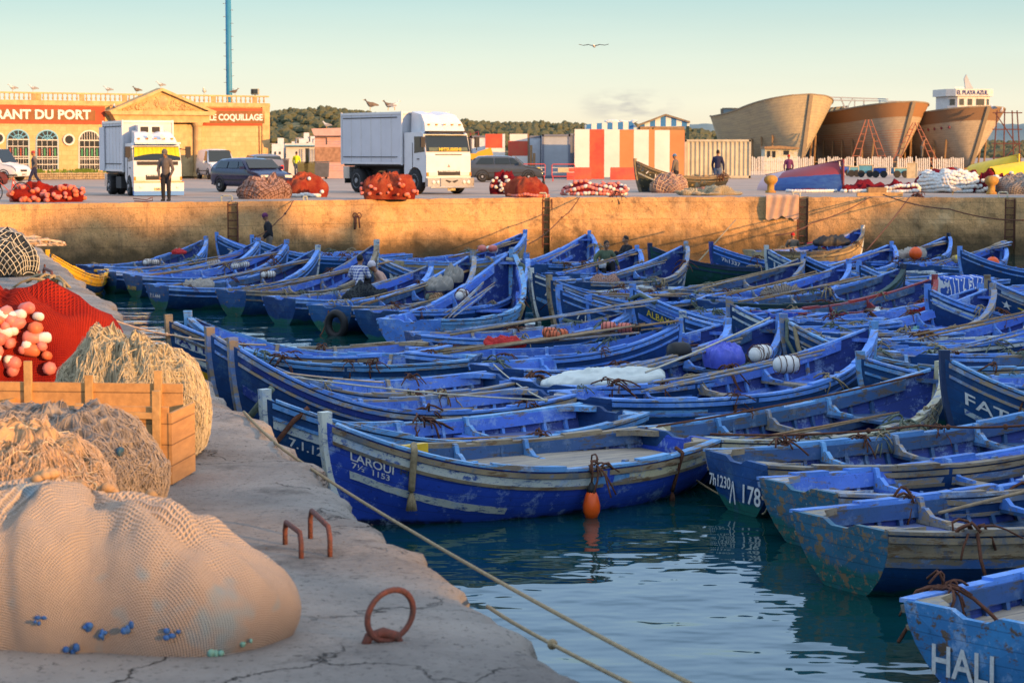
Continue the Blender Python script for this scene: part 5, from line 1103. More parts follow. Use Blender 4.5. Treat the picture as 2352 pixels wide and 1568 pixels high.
# red and white panels, containers
M['panelred'] = plain("barrier_wall_red", (.60, .06, .04), .7, .25, 1.2, c2=(.50, .12, .05)); M['panelorange'] = plain("barrier_wall_orange", (.62, .20, .07), .7, .25, 1, c2=(.52, .24, .09)); M['panelwhite'] = plain("barrier_wall_white", (.76, .72, .66), .7, .15, .8); M['contgrey'] = plain("container_grey", (.36, .40, .44), .6, .2, .8); M['contdark'] = plain("container_frame_grey", (.16, .18, .23), .6, .2, 2); M['contbeige'] = plain("container_beige", (.52, .48, .36), .6, .3, 1.2)
pl = yp(1000, 134, 1720, 134); yb = HOR + 1.67 * FL / 134
T = thing("painted_wall", "tall wall panel row in broad red, orange and white vertical stripes", "wall")
xs_ = [1320, 1354, 1388, 1423, 1456, 1490, 1504, 1538, 1572]; ms = ['panelwhite', 'panelred', 'panelwhite', 'panelorange', 'panelwhite', 'panelorange', 'panelwhite', 'panelorange']
for i in range(8): slabs("wall_panel", pl, [(xs_[i], 297 + i * .35, xs_[i + 1] - .3, yb - (4 if i not in (1, 3) else 0))], -.25, 0 if i % 2 else .004, ms[i], T)
for i, (a, b) in enumerate(((1298, 1356), (1448 - 12, 1508 - 40), (1466, 1506))):
    if i == 2: continue
T = None
for lb, X0, X1 in (("red concrete barrier block at the striped wall's left foot", 1302, 1358), ("second red concrete barrier block further right", 1402, 1460)):
    a = aty(X0, 350, 131); b = aty(X1, 350, 131); T = thing("barrier_block", lb, "concrete barrier", ((a.x + b.x) / 2, 131, QZ)); w_ = (b.x - a.x) / 2
    MB().prism([(-w_, -.35, 0), (-w_, -.3, .25), (-w_, -.1, .75), (-w_, .1, .75), (-w_, .3, .25), (-w_, .35, 0)], (0, 0, 0), (2 * w_, 0, 0)).obj("block", 'panelred', T)
def container(label, X0, X1, Yt, y, mat, depth, corr=False, frame='contdark', dl=0):
    a, b = aty(X0, Yt, y), aty(X1, Yt, y + dl); zt = a.z; pl_ = Plane(V3((a.x, a.y, 0)), V3((b.x, b.y, 0))); w_ = pl_.w; T = thing("container", label, "container", (a.x, a.y, QZ), math.atan2(b.y - a.y, b.x - a.x)); h_ = zt - QZ
    mb = MB()
    if corr:
        rows = []; n = int(w_ / .14); pts = []
        for i in range(n * 2 + 1): pts.append((w_ * i / (2 * n), -.0 if (i // 2) % 2 else .06))
        mb.grid([[V3((x, y_, .15)) for x, y_ in pts], [V3((x, y_, h_ - .12)) for x, y_ in pts]])
        mb.box((w_ / 2, depth / 2 + .07, h_ / 2), (w_, depth, h_ - .1))
    else: mb.box((w_ / 2, depth / 2 + .02, h_ / 2 + .05), (w_ - .05, depth, h_ - .15))
    mb.obj("side_panel", mat, T); mb = MB()
    for x in (.06, w_ - .06): mb.box((x, .03, h_ / 2), (.13, .13, h_))
    mb.box((w_ / 2, .03, h_ - .06), (w_, .13, .14)).box((w_ / 2, .03, .1), (w_, .13, .16)); mb.obj("frame", frame, T); return T
container("plain grey cabin container left of the striped wall", 1245, 1310, 309, 138, 'contgrey', 5); container("darker sliver of grey container against the striped wall", 1306, 1322, 307, 140, 'contdark', 5); container("beige corrugated container right of the striped wall", 1573, 1725, 321, 137, 'contbeige', 2.4, True, 'contbeige')
container("pale cabin with a door between the red panels and the grey container", 1212, 1245, 312, 143, 'plaster', 5); container("low pale cabin behind the yellow loader", 1080, 1120, 312, 150, 'plaster', 5)
pl = yp(1000, 140, 1300, 140); T = thing("billboard", "red panel above white one, left of a pair by the parked car", "panel"); slabs("red_panel", pl, [(1115, 308, 1154, 340)], -.1, 0, 'panelred', T); slabs("white_panel", pl, [(1115, 340.3, 1160, 400)], -.1, 0, 'panelwhite', T); slabs("post", pl, [(1154, 308, 1160, 340)], -.1, 0, 'plaster', T)
T = thing("billboard", "white panel above a red one, right of a pair by the parked car", "panel"); slabs("white_panel", pl, [(1171, 308, 1212, 324)], -.1, 0, 'panelwhite', T); slabs("red_panel", pl, [(1167, 324.3, 1212, 358)], -.1, 0, 'panelred', T); slabs("white_panel", pl, [(1176, 358.3, 1212, 402)], -.1, 0, 'panelwhite', T); slabs("post", pl, [(1212.2, 308, 1215, 402)], -.1, .03, 'wood', T)
for X, Yt, lb in ((1219, 334, "taller weathered timber post by the pale cabin door"), (1226, 352, "shorter weathered timber post by the pale cabin door")): p = aty(X, 350, 137); T = thing("timber_post", lb, "post", (p.x, p.y, QZ)); MB().tube([(0, 0, 0), (.02, 0, 1.67 + (350 - Yt) * 137 / FL)], .09, 7).obj("post", 'wood', T)
# blue striped shed roof
k = NT("striped_sheet"); s = k.n("SeparateXYZ", {0: k.tc.outputs["Object"]}); fr = k.math('FRACT', k.math('MULTIPLY', s.outputs[0], 1.35)); M['stripes'] = k.fin(k.mix(k.rmp(fr, .48, .52), (.04, .18, .42), (.62, .66, .62)), .6, .3)
pl = yp(1300, 150, 1700, 150); T = thing("shed", "tattered shed with blue and white striped sheet roof behind the striped wall", "shed")
slabs("roof_sheet", pl, [[(1345, 287), (1362, 284), (1450, 279), (1470, 299), (1462, 310), (1348, 310)]], -2.5, 0, 'stripes', T); slabs("gable", pl, [[(1464, 290), (1504, 272), (1530, 265), (1556, 271), (1583, 282), (1583, 290), (1466, 291)]], .1, .3, 'stripes', T)
slabs("gable_trim", pl, [[(1462, 287), (1528, 262), (1584, 279), (1584, 283), (1528, 266), (1464, 291)]], .25, .45, 'goldhull', T); slabs("post", pl, [(1576, 283, 1582, 400)], -.1, .1, 'green', T); slabs("post", pl, [(1466, 290, 1470, 320)], -.1, .1, 'green', T); slabs("back_wall", pl, [(1468, 290, 1578, 400)], -3, -2.5, 'wood', T); slabs("truss", pl, [[(1470, 309), (1500, 293), (1503, 295), (1476, 311)], [(1500, 293), (1545, 306), (1544, 309), (1498, 296)]], -.5, -.3, 'crw', T) if 'crw' in M else slabs("truss", pl, [[(1470, 309), (1500, 293), (1503, 295), (1476, 311)], [(1500, 293), (1545, 306), (1544, 309), (1498, 296)]], -.5, -.3, 'batten', T)
rd = random.Random(3); mb = MB()
for i in range(26): q = pl.pt(1395 + i * 2.6, 280 + rd.uniform(-3, 2), -.8); mb.sph(q, (rd.uniform(.1, .3), .2, rd.uniform(.05, .12)), 6, 4)
mb.obj("roof_rubbish", 'white_p', T, True)
# ---------------------------------------------------------------- hulls under repair
def shipmat(name, c, c2, band=None, lines=None):
    k = NT(name); s = k.n("SeparateXYZ", {0: k.tc.outputs["UV"]}); nz = k.noise(1, 6, .7, vec=k.mp((.5, 3, 3))); a = k.mix(k.rmp(nz, .35, .65), c, c2)
    fr = k.math('FRACT', k.math('MULTIPLY', s.outputs[1], 26.0)); a = k.mix(k.math('MULTIPLY', k.rmp(fr, 0, .12, 1, 0), .55), a, (.08, .06, .04))
    if lines: a = k.mix(k.math('MULTIPLY', k.rmp(fr, 0, .3, 1, 0), k.rmp(s.outputs[1], .62, .58)), a, lines)
    if band: a = k.mix(k.rmp(s.outputs[1], .78, .785), a, band)
    a = k.mix(k.rmp(k.noise(1.2, 6, .7), .6, .75, 0, .6), a, (.12, .10, .08)); k.bump(k.math('ADD', nz, fr), .3, .03); return k.fin(a, .85, .15)
def ship(name, label, stem, y, head, L, B, Hh, keel, mat, capm, rake=1.6, sheer=1.2):
    P = aty(stem[0], stem[1], y); ztop = P.z; T = thing(name, label, "hull under repair", (P.x, P.y, QZ), head); zt = ztop - QZ; z0 = keel
    def hp(u, t, side):  # u 0 stern .. 1 bow
        b = B / 2 * (1 - .3 * max(0, (.3 - u) / .3) ** 2) * (1 - max(0, (u - .6) / .4) ** 2.4) ** .55 + .04
        p_ = .38 + .9 * max(0, u - .45) ** 1.2 ; y_ = b * (.05 + .95 * t ** (p_ + .15)) ** 1.0
        fl = 1 + .10 * t * max(0, u - .6); zz = z0 + (zt - sheer * (1 - u ** 1.6) - z0 + (.25 * (1 - u) ** 3) * 2) * t
        return V3((-L * (1 - u) - rake * (1 - t) * max(0, u) ** 5 , side * y_ * fl, zz))
    mb = MB(); N, K = 36, 14
    for side in (1, -1):
        rows, uv = [], []
        for i in range(N + 1):
            u = i / N; r_ = [hp(u, j / K, side) for j in range(K + 1)]; q = [(u * L, j / K) for j in range(K + 1)]
            if side < 0: r_ = r_[::-1]; q = q[::-1]
            rows.append(r_); uv += q
        mb.grid(rows, uvs=uv)
    st_ = [hp(0, j / K, 1) for j in range(K + 1)] + [hp(0, j / K, -1) for j in range(K, -1, -1)]; mb.add(st_, [tuple(range(len(st_)))], [(0, .5)] * len(st_)); mb.obj("planking", mat, T, True)
    mb = MB(); rows = []
    for j in range(K + 1): q = hp(1, j / K, 1); q.y = 0; w_ = .22; rows.append([q + V3((.16, w_ * .8, 0)), q + V3((.16, -w_ * .8, 0)), q + V3((-.25, -w_, 0)), q + V3((-.25, w_, 0))])
    mb.grid(rows, True, True); mb.obj("stem_post", capm, T)
    for side in (1, -1):
        mb = MB(); rows = []
        for i in range(N + 1): q = hp(i / N, 1, side); o = V3((0, side * .08, 0)); rows.append([q + o + V3((0, 0, -.04)), q + o + V3((0, 0, .08)), q - o + V3((0, 0, .08)), q - o + V3((0, 0, -.04))])
        mb.grid(rows, True, True); mb.obj("rail", capm, T)
    mb = MB(); rows = []
    for i in range(N): q = hp(i / N, .85, 1); rows.append([V3((q.x, -q.y, q.z)), V3((q.x, q.y, q.z))])
    mb.grid(rows); mb.obj("deck", 'deck', T)
    for i in range(7):
        u = .15 + i * .11; q = hp(u, .1, 1); MB().box((q.x, 0, (q.z) / 2 + .1), (.4, .8, q.z)).obj("keel_block", 'wood', T)
        for side in (1, -1): MB().tube([(q.x, side * (q.y + 1.4), 0), hp(u, .5, side)], .09, 5).obj("shoring_prop", 'wood', T)
    return T, hp
M['ship1'] = shipmat("planks_grey_gold", (.48, .40, .25), (.36, .31, .22)); M['ship2'] = shipmat("planks_brown_band", (.47, .38, .27), (.37, .30, .22), (.32, .17, .08), (.45, .10, .05)); M['ship3'] = shipmat("planks_pale_band", (.50, .42, .30), (.38, .32, .24), (.24, .15, .09)); M['ship4'] = plain("hull_slate_blue", (.22, .28, .30), .8, .3, .8)
YS = 190
S1, hp1 = ship("wooden_hull", "largest bare plank hull on stocks, left of the three", (1862, 217), YS, R(-69), 14, 8.2, 7, .3, 'ship1', 'ship3', sheer=2.2)
S2_, hp2 = ship("wooden_hull", "middle plank hull with a brown top band and red seams", (2098, 234), YS, R(-68), 15, 7.2, 7, .3, 'ship2', 'ship3', rake=2.6)
S3, hp3 = ship("wooden_hull", "right hand plank hull below the white wheelhouse with red spots", (2270, 245), YS, R(-68), 15, 7.9, 7, .3, 'ship3', 'ship3', rake=2.6)
S4, _ = ship("wooden_hull", "slate blue old hull poking out behind the largest plank hull", (1600, 262), 214, R(178), 12, 5, 7, .3, 'ship4', 'ship3', rake=.3) if 0 else ship("wooden_hull", "slate blue old hull poking out behind the largest plank hull", (1659, 250), 208, R(184), 12, 5, 7, .3, 'ship4', 'ship3', rake=.3, sheer=.3)
for i in range(9): MB().sph(hp3(.42 + i * .055, .70, -1), (.14, .1, .16), 7, 5).obj("red_spot", 'redtrim', S3, True)
# wheelhouse on hull 3 and its sign
W = thing("wheelhouse", "white wheelhouse lettered EL PLAYA AZUL above the right plank hull", "wheelhouse", aty(2214, 246, 199)); W.rotation_euler.z = R(28); c = MB()
s_ = 199 / FL
def oct_(w_, d_, c_): return [(-w_, d_), (-w_, -d_ + c_), (-w_ + c_, -d_), (w_ - c_, -d_), (w_, -d_ + c_), (w_, d_)]
W.rotation_euler.z = R(10)
mb = MB(); mb.prism([(x, y, 0) for x, y in oct_(2.05, 1.8, .7)], (0, 0, -2.5), (0, 0, .95)); mb.obj("cabin_wall", 'whitepaint', W)
mb = MB(); mb.prism([(x, y, 0) for x, y in oct_(2.3, 2.0, .7)], (0, 0, .95), (0, 0, 1.6)); mb.obj("roof", 'whitepaint', W)
for x, w_ in ((-1.05, .26), (-.25, .26), (.75, .48)): MB().box((x + .1, -1.82, .42), (w_ * 1.6, .05, .58)).obj("window", 'glass', W)
for t in (.5,):
    for sx_ in (-1, 1): MB().box((sx_ * 1.72, -1.46, .42), (.5, .05, .55), sx_ * R(45)).obj("window", 'glass', W)
put_text("lettering", "EL PLAYA AZUL", 'lettb', W, (-1.5, -2.02, 1.08), (1, 0, 0), (0, 0, 1), 3.0, .40, .02, .03)
mb = MB(); mb.prism([(.1, 0, 1.6), (.9, 0, 1.6), (.55, 0, 2.2), (.15, 0, 3.0), (-.05, 0, 2.6)], (0, -.08, 0), (0, .08, 0)); mb.obj("radar_mast", 'contgrey', W); mb = MB(); mb.box((-.5, 0, 1.75), (.9, .12, .12)).box((-.5, 0, 1.65), (.2, .2, .2)); mb.obj("radar_bar", 'white_p', W)
# steel gantry between hulls 1 and 2
G = thing("gantry", "rusty steel gantry beams seen between the two left hulls", "gantry"); pl = yp(1900, 205, 2200, 205); slabs("beam", pl, [[(1905, 222), (2040, 227), (2040, 229.5), (1905, 225)], [(1915, 229), (2110, 233), (2110, 235), (1915, 232)]], -.2, .1, 'contgrey', G); slabs("strut", pl, [[(1930, 226), (1933, 226), (1948, 262), (1945, 262)], (1962, 229, 1964, 256), (1983, 229, 1985.5, 250), (2020, 230, 2021.5, 245), [(1958, 226), (1960, 226), (1938, 262), (1936, 262)]], -.1, .05, 'contgrey', G)
# ladders / trestles at the hulls
def lad(label, X0, Y0, X1, Y1, y, w0=.35, n=5, name="site_ladder"):
    a, b = aty(X0, Y0, y), aty(X1, Y1, y - 1.0); T = thing(name, label, "ladder", a); b = b - a; a = V3((0, 0, 0)); mb = MB(); o = V3((w0, 0, 0)); mb.tube([a - o * .4, b - o], .05, 5).tube([a + o * .4, b + o], .05, 5); mb.obj("rails", 'lrust', T); mb = MB()
    for i in range(1, n + 1): t = i / (n + 1); c = a.lerp(b, t); q = o * (.4 + .6 * t); mb.tube([c - q, c + q], .035, 4)
    mb.obj("rungs", 'lrust', T)
M['lrust'] = plain("rust_primer_steel", (.36, .13, .07), .8, .4, 6)
lad("red-brown ladder leaning left under the middle hull", 1992, 275, 1962, 375, 186); lad("red-brown ladder leaning right under the middle hull", 1997, 275, 2030, 375, 186); lad("ladder trestle left leg before the middle hull's stem", 2100, 282, 2056, 372, 185, .3); lad("ladder trestle right leg before the right hull", 2105, 282, 2150, 380, 184, .3)
Sc = thing("scaffold", "steel scaffold frame at the right of the hulls", "scaffold", aty(2305, 380, 182)); mb = MB(); Sc.location.z = QZ
for x in (-.9, 0, .9, 1.5): mb.tube([(x, 0, 0), (x * .7, 0, 5.2)], .06, 5)
for z in (1.2, 2.4, 3.6, 5.0): mb.tube([(-1, 0, z), (1.5, 0, z)], .05, 5)
mb.tube([(-1, 0, 0), (1.2, 0, 2.4)], .05, 5).tube([(1, 0, 2.4), (-.8, 0, 5)], .05, 5); mb.obj("tubes", 'rust', Sc)
# white cabin, fence, carts
Fp = yp(1720, 158, 2215, 158); yF = HOR + 1.67 * FL / 158; T = thing("picket_fence", "long uneven white picket fence in front of the hulls", "fence"); mb = MB(); rd = random.Random(9); X = 1722
while X < 2212:
    w_ = rd.uniform(2.3, 3.2); yt = rd.uniform(358, 364) + max(0, (X - 2100)) * .02; 
    if rd.random() > .04: Fp.slab(mb, [(X, yF), (X, yt + 2), (X + w_ / 2 + rd.uniform(-.5, .5), yt), (X + w_, yt + 2), (X + w_, yF)], 0, .03 + rd.random() * .01)
    X += w_ + rd.uniform(1.2, 2.2)
mb.obj("pickets", 'whitepaint', T); slabs("rail", Fp, [(1722, 371, 2212, 373), (1722, 391, 2212, 393)], -.08, -.01, 'wood', T)
T = hut("cabin", "small white cabin with a sagging plank roof behind the picket fence", "cabin", yp(1700, 172, 1900, 172), 1757, 1832, 342, 2.5, 'cream'); pl = yp(1700, 172, 1900, 172)
slabs("roof", pl, [[(1755, 337), (1790, 335), (1835, 339), (1835, 343), (1755, 342)]], -2.6, .3, 'wood', T); slabs("window", pl, [(1762, 347, 1769, 362), (1774, 347, 1781, 362), (1800, 346, 1812, 356)], 0, .03, 'glass', T)
M['cartblue'] = plain("cart_blue", (.03, .10, .50), .6, .3, 4); M['cartteal'] = plain("cart_pale_blue", (.10, .34, .48), .6, .3, 4); M['cartwood'] = plain("cart_cream", (.58, .48, .30), .7, .3, 4)
for i, (X0, X1, yt, yb_, mt, lb) in enumerate(((1918, 1952, 382, 404, 'cartblue', "blue handcart with a cream top, leftmost of the carts"), (1949, 1970, 384, 406, 'cartteal', "pale blue cart box behind the leftmost handcart"), (1972, 2004, 380, 407, 'cartteal', "tilted handcart with pale blue side"), (2006, 2036, 386, 408, 'cartblue', "bright blue handcart in cream frame"), (2050, 2082, 387, 408, 'cartteal', "sky blue cart box next to a wheel"), (2084, 2106, 376, 409, 'cartwood', "tall cream wooden crate box at the end of the carts"))):
    y = 1.67 * FL / (yb_ - HOR); a, b = aty(X0, yt, y), aty(X1, yt, y); h_ = a.z - QZ; w_ = b.x - a.x; T = thing("handcart" if i < 5 else "box", lb, "cart" if i < 5 else "box", ((a.x + b.x) / 2, y, QZ), rd.uniform(-.2, .1))
    z0 = .25 if i < 5 else 0; MB().box((0, 0, z0 + (h_ - z0) / 2), (w_, .9, h_ - z0)).obj("body", mt, T); MB().box((0, 0, h_ + .03), (w_ * 1.05, 1.0, .06)).obj("lid", 'cartwood', T); mb = MB()
    for x in (-w_ / 2, w_ / 2): mb.box((x, -.46, z0 + (h_ - z0) / 2), (.06, .05, h_ - z0))
    mb.box((0, -.46, z0), (w_, .05, .06)); mb.obj("frame", 'cartwood', T)
    if i < 5:
        for sx_ in (-1, 1): MB().lathe([(.06, -.05), (.22, -.05), (.24, -.03), (.24, .03), (.22, .05), (.06, .05)], (sx_ * w_ * .3, -.5, .24), 14, 'y').obj("wheel", 'black_p', T)
# old boats ashore
boat('K1', "old black and gold wooden boat standing on the quay, numbered 7.1193", aty(1655, 412, 92.5), None, dirv=(-.82, -.57), hull='blackhull', rail='goldhull', rail2='goldhull', inner='shade_lining', stemcap='goldhull', hb=1.32, hm=.5, gbase=QZ + .10, B=1.8, L=4.7, stripes=[('cream', 1, .55, .985, .42, .07)], texts=[("7. 1193", 'lettw', 1, .93, .17, .9, .16)], group=None, name='boat_ashore')
def upturned(name, label, Vb, Vs, mat, L, B, band=None, hh=.95, cat="upturned boat"):
    a = atz(*Vb, QZ); b = atz(*Vs, QZ); d = (a - b); d.z = 0; d.normalize(); c = a - d * (L / 2); T = thing(name, label, cat, (c.x, c.y, QZ), math.atan2(d.y, d.x)); H = Hull(L, B, 1.15, .5)
    mb = MB()
    for side in (1, -1):
        rows, uv = [], []
        for i in range(31):
            u = i / 30; r_ = [H.pt(u, .02 + .98 * j / 9, side) for j in range(10)]; r_ = [V3((p.x, p.y, max(.0, hh * (.50 + .52 * u) - (p.z - H.zk(u)) * hh * (.50 + .52 * u) / (H.h(u) - H.zk(u))) + .02)) for p in r_]
            if side > 0: r_ = r_[::-1]
            rows.append(r_); uv += [(u * L, j / 9) for j in (range(10) if side < 0 else range(9, -1, -1))]
        mb.grid(rows, uvs=uv)
    mb.obj("hull", mat, T, True)
    mb = MB(); rows = []
    for i in range(31): u = i / 30; x = H.L * (u - .5); z = hh * (.50 + .52 * u) + .03; rows.append([V3((x, .04, z)), V3((x, -.04, z)), V3((x, -.04, z - .06)), V3((x, .04, z - .06))])
    mb.grid(rows, True, True); x = H.L / 2; mb.prism([(x - .06, 0, 0), (x + .05, 0, 0), (x + .03, 0, hh + .03), (x - .1, 0, hh + .03)], (0, -.04, 0), (0, .04, 0)); mb.obj("keel", band or mat, T); return T
k = NT("upturned_hull_paint"); s = k.n("SeparateXYZ", {0: k.tc.outputs["Object"]}); st = k.noise(1, 6, .7, vec=k.mp((1.5, 6, 9))); a = k.mix(k.rmp(st, .35, .65), (.02, .06, .26), (.04, .12, .34)); zr = k.math('ADD', s.outputs[2], k.math('MULTIPLY', s.outputs[0], -.06)); a = k.mix(k.rmp(k.math('ADD', zr, k.rmp(k.noise(2, 3), 0, 1, -.05, .05)), .60, .62), a, (.30, .04, .05))
xr = k.math('ADD', s.outputs[0], k.rmp(k.noise(3, 4), 0, 1, -.2, .2)); a = k.mix(k.rmp(xr, -.9, -.88, 1, 0), a, (.55, .36, .36)); a = k.mix(k.rmp(st, .66, .70), a, (.5, .5, .5)); M['upt'] = k.fin(a, .45, .5)
upturned("upturned_boat", "upturned boat with blue bow, pink patch and dark red keel side", (1936, 440), (1712, 436), 'upt', 4.4, 1.9, 'redtrim', 1.32)
M['yel'] = plain("yellow_hull", (.80, .52, .02), .5, .25, 1.5, c2=(.60, .42, .02)); upturned("upturned_boat", "long yellow upturned hull, rear one of two at the right edge", (2340, 404), (2200, 402), 'yel', 5.2, 2.0, 'yel', 1.5); upturned("upturned_boat", "nearer yellow upturned hull at the right frame edge", (2420, 408), (2255, 409), 'yel', 5.2, 2.0, 'yel', 1.35)
# ---------------------------------------------------------------- net heaps along the far quay
def qm(label, X0, X1, yt, yb_, mat, seed=1, dy=.0, **kw):
    y = 1.67 * FL / (yb_ - HOR); a, b = aty(X0, yb_, y), aty(X1, yb_, y); w_ = (b.x - a.x) / 2; ry = min(w_ * .8, 1.0); y2 = y + ry + dy; h_ = aty(X0, yt, y2).z - QZ
    c = aty((X0 + X1) / 2, 350, y2); return mound("net_pile", label, "net pile", (c.x, y2, QZ), w_ * .95 * y2 / y, ry, h_, mat, 0, seed, kw.pop('p', .6), kw.pop('lump', .12), group="net heaps along the far quay", **kw)
qm("low red net heap with pinkish floats at the far left of the quay", 18, 202, 429, 464, 'rednet', 11, floats=90, fm=('f_pink', 'f_orange', 'f_pink'), fr=.075, rr=(.3, .98), lump=.25, frange=(-3.1, 1.2))
qm("pinkish brown net heap under the dark car", 541, 672, 412, 457, 'pinknet', 12, cords=14, cm='ropeb', cr_=.012, lump=.16)
qm("bright red net heap beside the pinkish brown one, white floats at its foot", 650, 745, 401, 453, 'rustnet', 13, beads=[(-2.3, .97, -.5, .98, 16, .03)], fm=('f_white', 'white_p'), fr=.075, floats=4)
qm("orange red net heap right below the big truck", 840, 946, 402, 458, 'rustnet', 14, floats=24, fm=('f_pink', 'f_orange'), fr=.06, rr=(.5, .95), folds=10, frange=(-3, 0))
qm("purple red net heap, left of the pair by the parked dark car", 1127, 1200, 405, 446, 'darkrednet', 15, floats=30, fm=('f_white', 'f_white', 'f_pink'), fr=.06, rr=(.5, .98), frange=(-3.1, 0), lump=.2)
qm("smooth red net cone, right of the pair by the parked dark car", 1158, 1262, 410, 453, 'rustnet', 16, beads=[(-2.9, .95, -.3, .97, 22, .03)], fm=('f_pink', 'f_orange'), fr=.06)
qm("spread of pink float lines coiled over red net", 1281, 1442, 422, 449, 'darkrednet', 17, beads=[(-3.0, .95, -.1, .95, 30, .05), (-2.8, .7, -.3, .75, 26, .12), (-2.6, .45, 0.4, .5, 22, .15), (-2.2, .25, .8, .3, 14, .1)], fm=('f_pink', 'f_white', 'f_pink'), fr=.075, lump=.2)
qm("pale pink meshed net dome in front of the black boat", 1492, 1586, 402, 443, 'pinknet', 18, cords=16, cm='fz_pale', cr_=.013, p=.5)
qm("flat pale rag of net right of the black boat's stern", 1560, 1700, 436, 449, 'beigenet', 19, lump=.4, fuzz=200, fzm='fz_pale')
qm("small brown net tangle at the foot of the black boat", 1584, 1632, 434, 444, 'pinknet', 25, lump=.3, fuzz=60, fzm='ropeb')
qm("white float line lying below the upturned boat", 1810, 1912, 434, 442, 'darkrednet', 26, beads=[(-3.0, .9, -.1, .9, 26, .05)], fm=('white_p',), fr=.07)
qm("dark red net strip left of the big white float heap", 1938, 2040, 424, 442, 'darkrednet', 20, beads=[(-2.6, .95, -.2, .95, 22, .05)], fm=('white_p', 'f_white'), fr=.075, lump=.3)
qm("low white float loops over dark red net", 2030, 2108, 422, 443, 'darkrednet', 21, beads=[(-3.0, .95, .6, .95, 30, .05), (-2.6, .6, .4, .6, 18, .1)], fm=('white_p', 'f_white'), fr=.075, lump=.2)
qm("big heap of white float strings coiled over dark red net", 2110, 2262, 391, 443, 'darkrednet', 22, beads=[(-3.1, .97 - i * .09, -1.2 + .1 * i, .93 - i * .10, 24, .02) for i in range(7)], fm=('white_p', 'f_white'), fr=.085, p=.5)
qm("dark red net heap with looping white floats right of the big one", 2215, 2322, 405, 443, 'darkrednet', 23, beads=[(-2.9, .95, -.2, .9, 26, .08), (-2.5, .6, -.3, .6, 20, .15)], fm=('white_p', 'f_white'), fr=.08, lump=.3)
qm("olive grey net heap at the far right of the quay", 2285, 2420, 400, 446, 'greynet', 24, fuzz=200, fzm='fz_grey')
# quay furniture
M['bollard'] = plain("bollard_yellow_rust", (.48, .27, .04), .7, .4, 6, c2=(.24, .11, .04))
for X, yb_, s_, lb in ((1770, 441, 1.0, "yellow mushroom bollard left of the upturned boat"), (2277, 444, .9, "yellow bollard in front of the looping white floats")):
    c = atz(X, yb_ + 2, QZ); T = thing("bollard", lb, "bollard", c); MB().lathe([(.22, 0), (.22, .06), (.15, .12), (.14, .34), (.24, .42), (.29, .52), (.27, .64), (.16, .72), (.02, .74)], n=16).obj("post", 'bollard', T, True)
c = atz(1562, 448, QZ); T = thing("net_float", "single yellowish float lying on the quay edge", "float", c) if 0 else None
def staple(X, wpx, hpx, lb):
    c = edge_at(X) + V3((0, .25, 0)); c.z = QZ; s_ = c.y / FL; w_ = wpx * s_ / 2; T = thing("grab_rail", lb, "grab rail", c); MB().tube([(-w_, 0, -.02), (-w_, 0, hpx * s_ * .85), (-w_ * .85, 0, hpx * s_), (w_ * .85, 0, hpx * s_), (w_, 0, hpx * s_ * .85), (w_, 0, -.02)], .03, 6).obj("bar", 'cream', T)
staple(516, 24, 13, "pale grab rail above the leftmost wall ladder"); staple(697, 8, 9, "small pale hoop on the quay edge between the red nets"); staple(1245, 18, 10, "grab rail above the second wall ladder"); staple(1833, 16, 11, "grab rail above the third wall ladder"); staple(2308, 20, 12, "grab rail above the rightmost wall ladder")
for i, (X, Yt, Yb, lb) in enumerate(((531, 466, 552, "iron ladder in the leftmost wall slot"), (1257, 458, 586, "iron ladder in the second wall slot"), (1846, 458, 556, "iron ladder in the third wall slot"), (2322, 460, 590, "iron ladder in the shaded rightmost wall slot"))):
    c = edge_at(X) + V3((0, .10, 0)); T = thing("wall_ladder", lb, "ladder", (c.x, c.y, 0), 0, None); mb = MB(); zb = .25
    for x in (-.17, .17): mb.tube([(x, 0, zb), (x, 0, QZ - .05)], .026, 6)
    mb.obj("side_rails", 'rust', T); mb = MB(); z = zb + .15
    while z < QZ - .1: mb.tube([(-.17, 0, z), (.17, 0, z)], .018, 5); z += .27
    mb.obj("rungs", 'rust', T)
k = edge_at(1800); k2 = edge_at(1836); T = thing("hanging_cloth", "pinkish brown cloth hung over the quay edge left of the third ladder", "cloth", edge_at(1798) + V3((0, -.06, 0))); mb = MB(); rows = []
for j in range(12):
    z = .12 - (.92 + .0) * j / 11; row = []
    for i in range(22): t = i / 21; row.append(V3(((-.62 + 1.24 * t), -.03 - .035 * math.sin(t * 22 + j * .3) - .02 * j / 11 + (.5 if j == 0 else 0), (z if j else .10) - (.06 * math.sin(t * 9) + .05 * math.sin(t * 23) if j == 11 else 0))))
    rows.append(row)
M['clothp'] = plain("pinkish_cloth", (.52, .34, .24), .9, .3, 3, bump=.1); mb.grid(rows); mb.obj("sheet", 'clothp', T, True)
T = thing("timber_pile", "short weathered timbers stacked on the quay edge at right", "timber", atz(2020, 452, QZ)); mb = MB(); mb.box((0, 0, .08), (1.7, .25, .14)).box((.3, .1, .08), (1.2, .2, .15), .2); mb.obj("beam", 'batten', T); MB().box((-.1, .1, .25), (.7, .3, .2), .1).obj("beam", 'wood', T)
for X, lb in ((2115, "rusty ring tangle with rope on the quay edge at right"), (1408 * 1.0, "rusty chain tangle on the quay edge below the pink float lines"), (2090, "")):
    if lb: c = edge_at(X) + V3((0, .3, .08)); o = tuft("iron_tangle", c, .22, 'rust', None, 14, 0, int(X)); tag(o, lb, "rusty tangle")
mb = MB(); c = edge_at(817) + V3((0, -.12, -.55))
for x in (-.07, .08): mb.tube([c + V3((x, 0, 0)) + V3((math.cos(a) * .07, 0, math.sin(a) * .09)) for a in [6.28 * j / 12 for j in range(13)]], .018, 5)
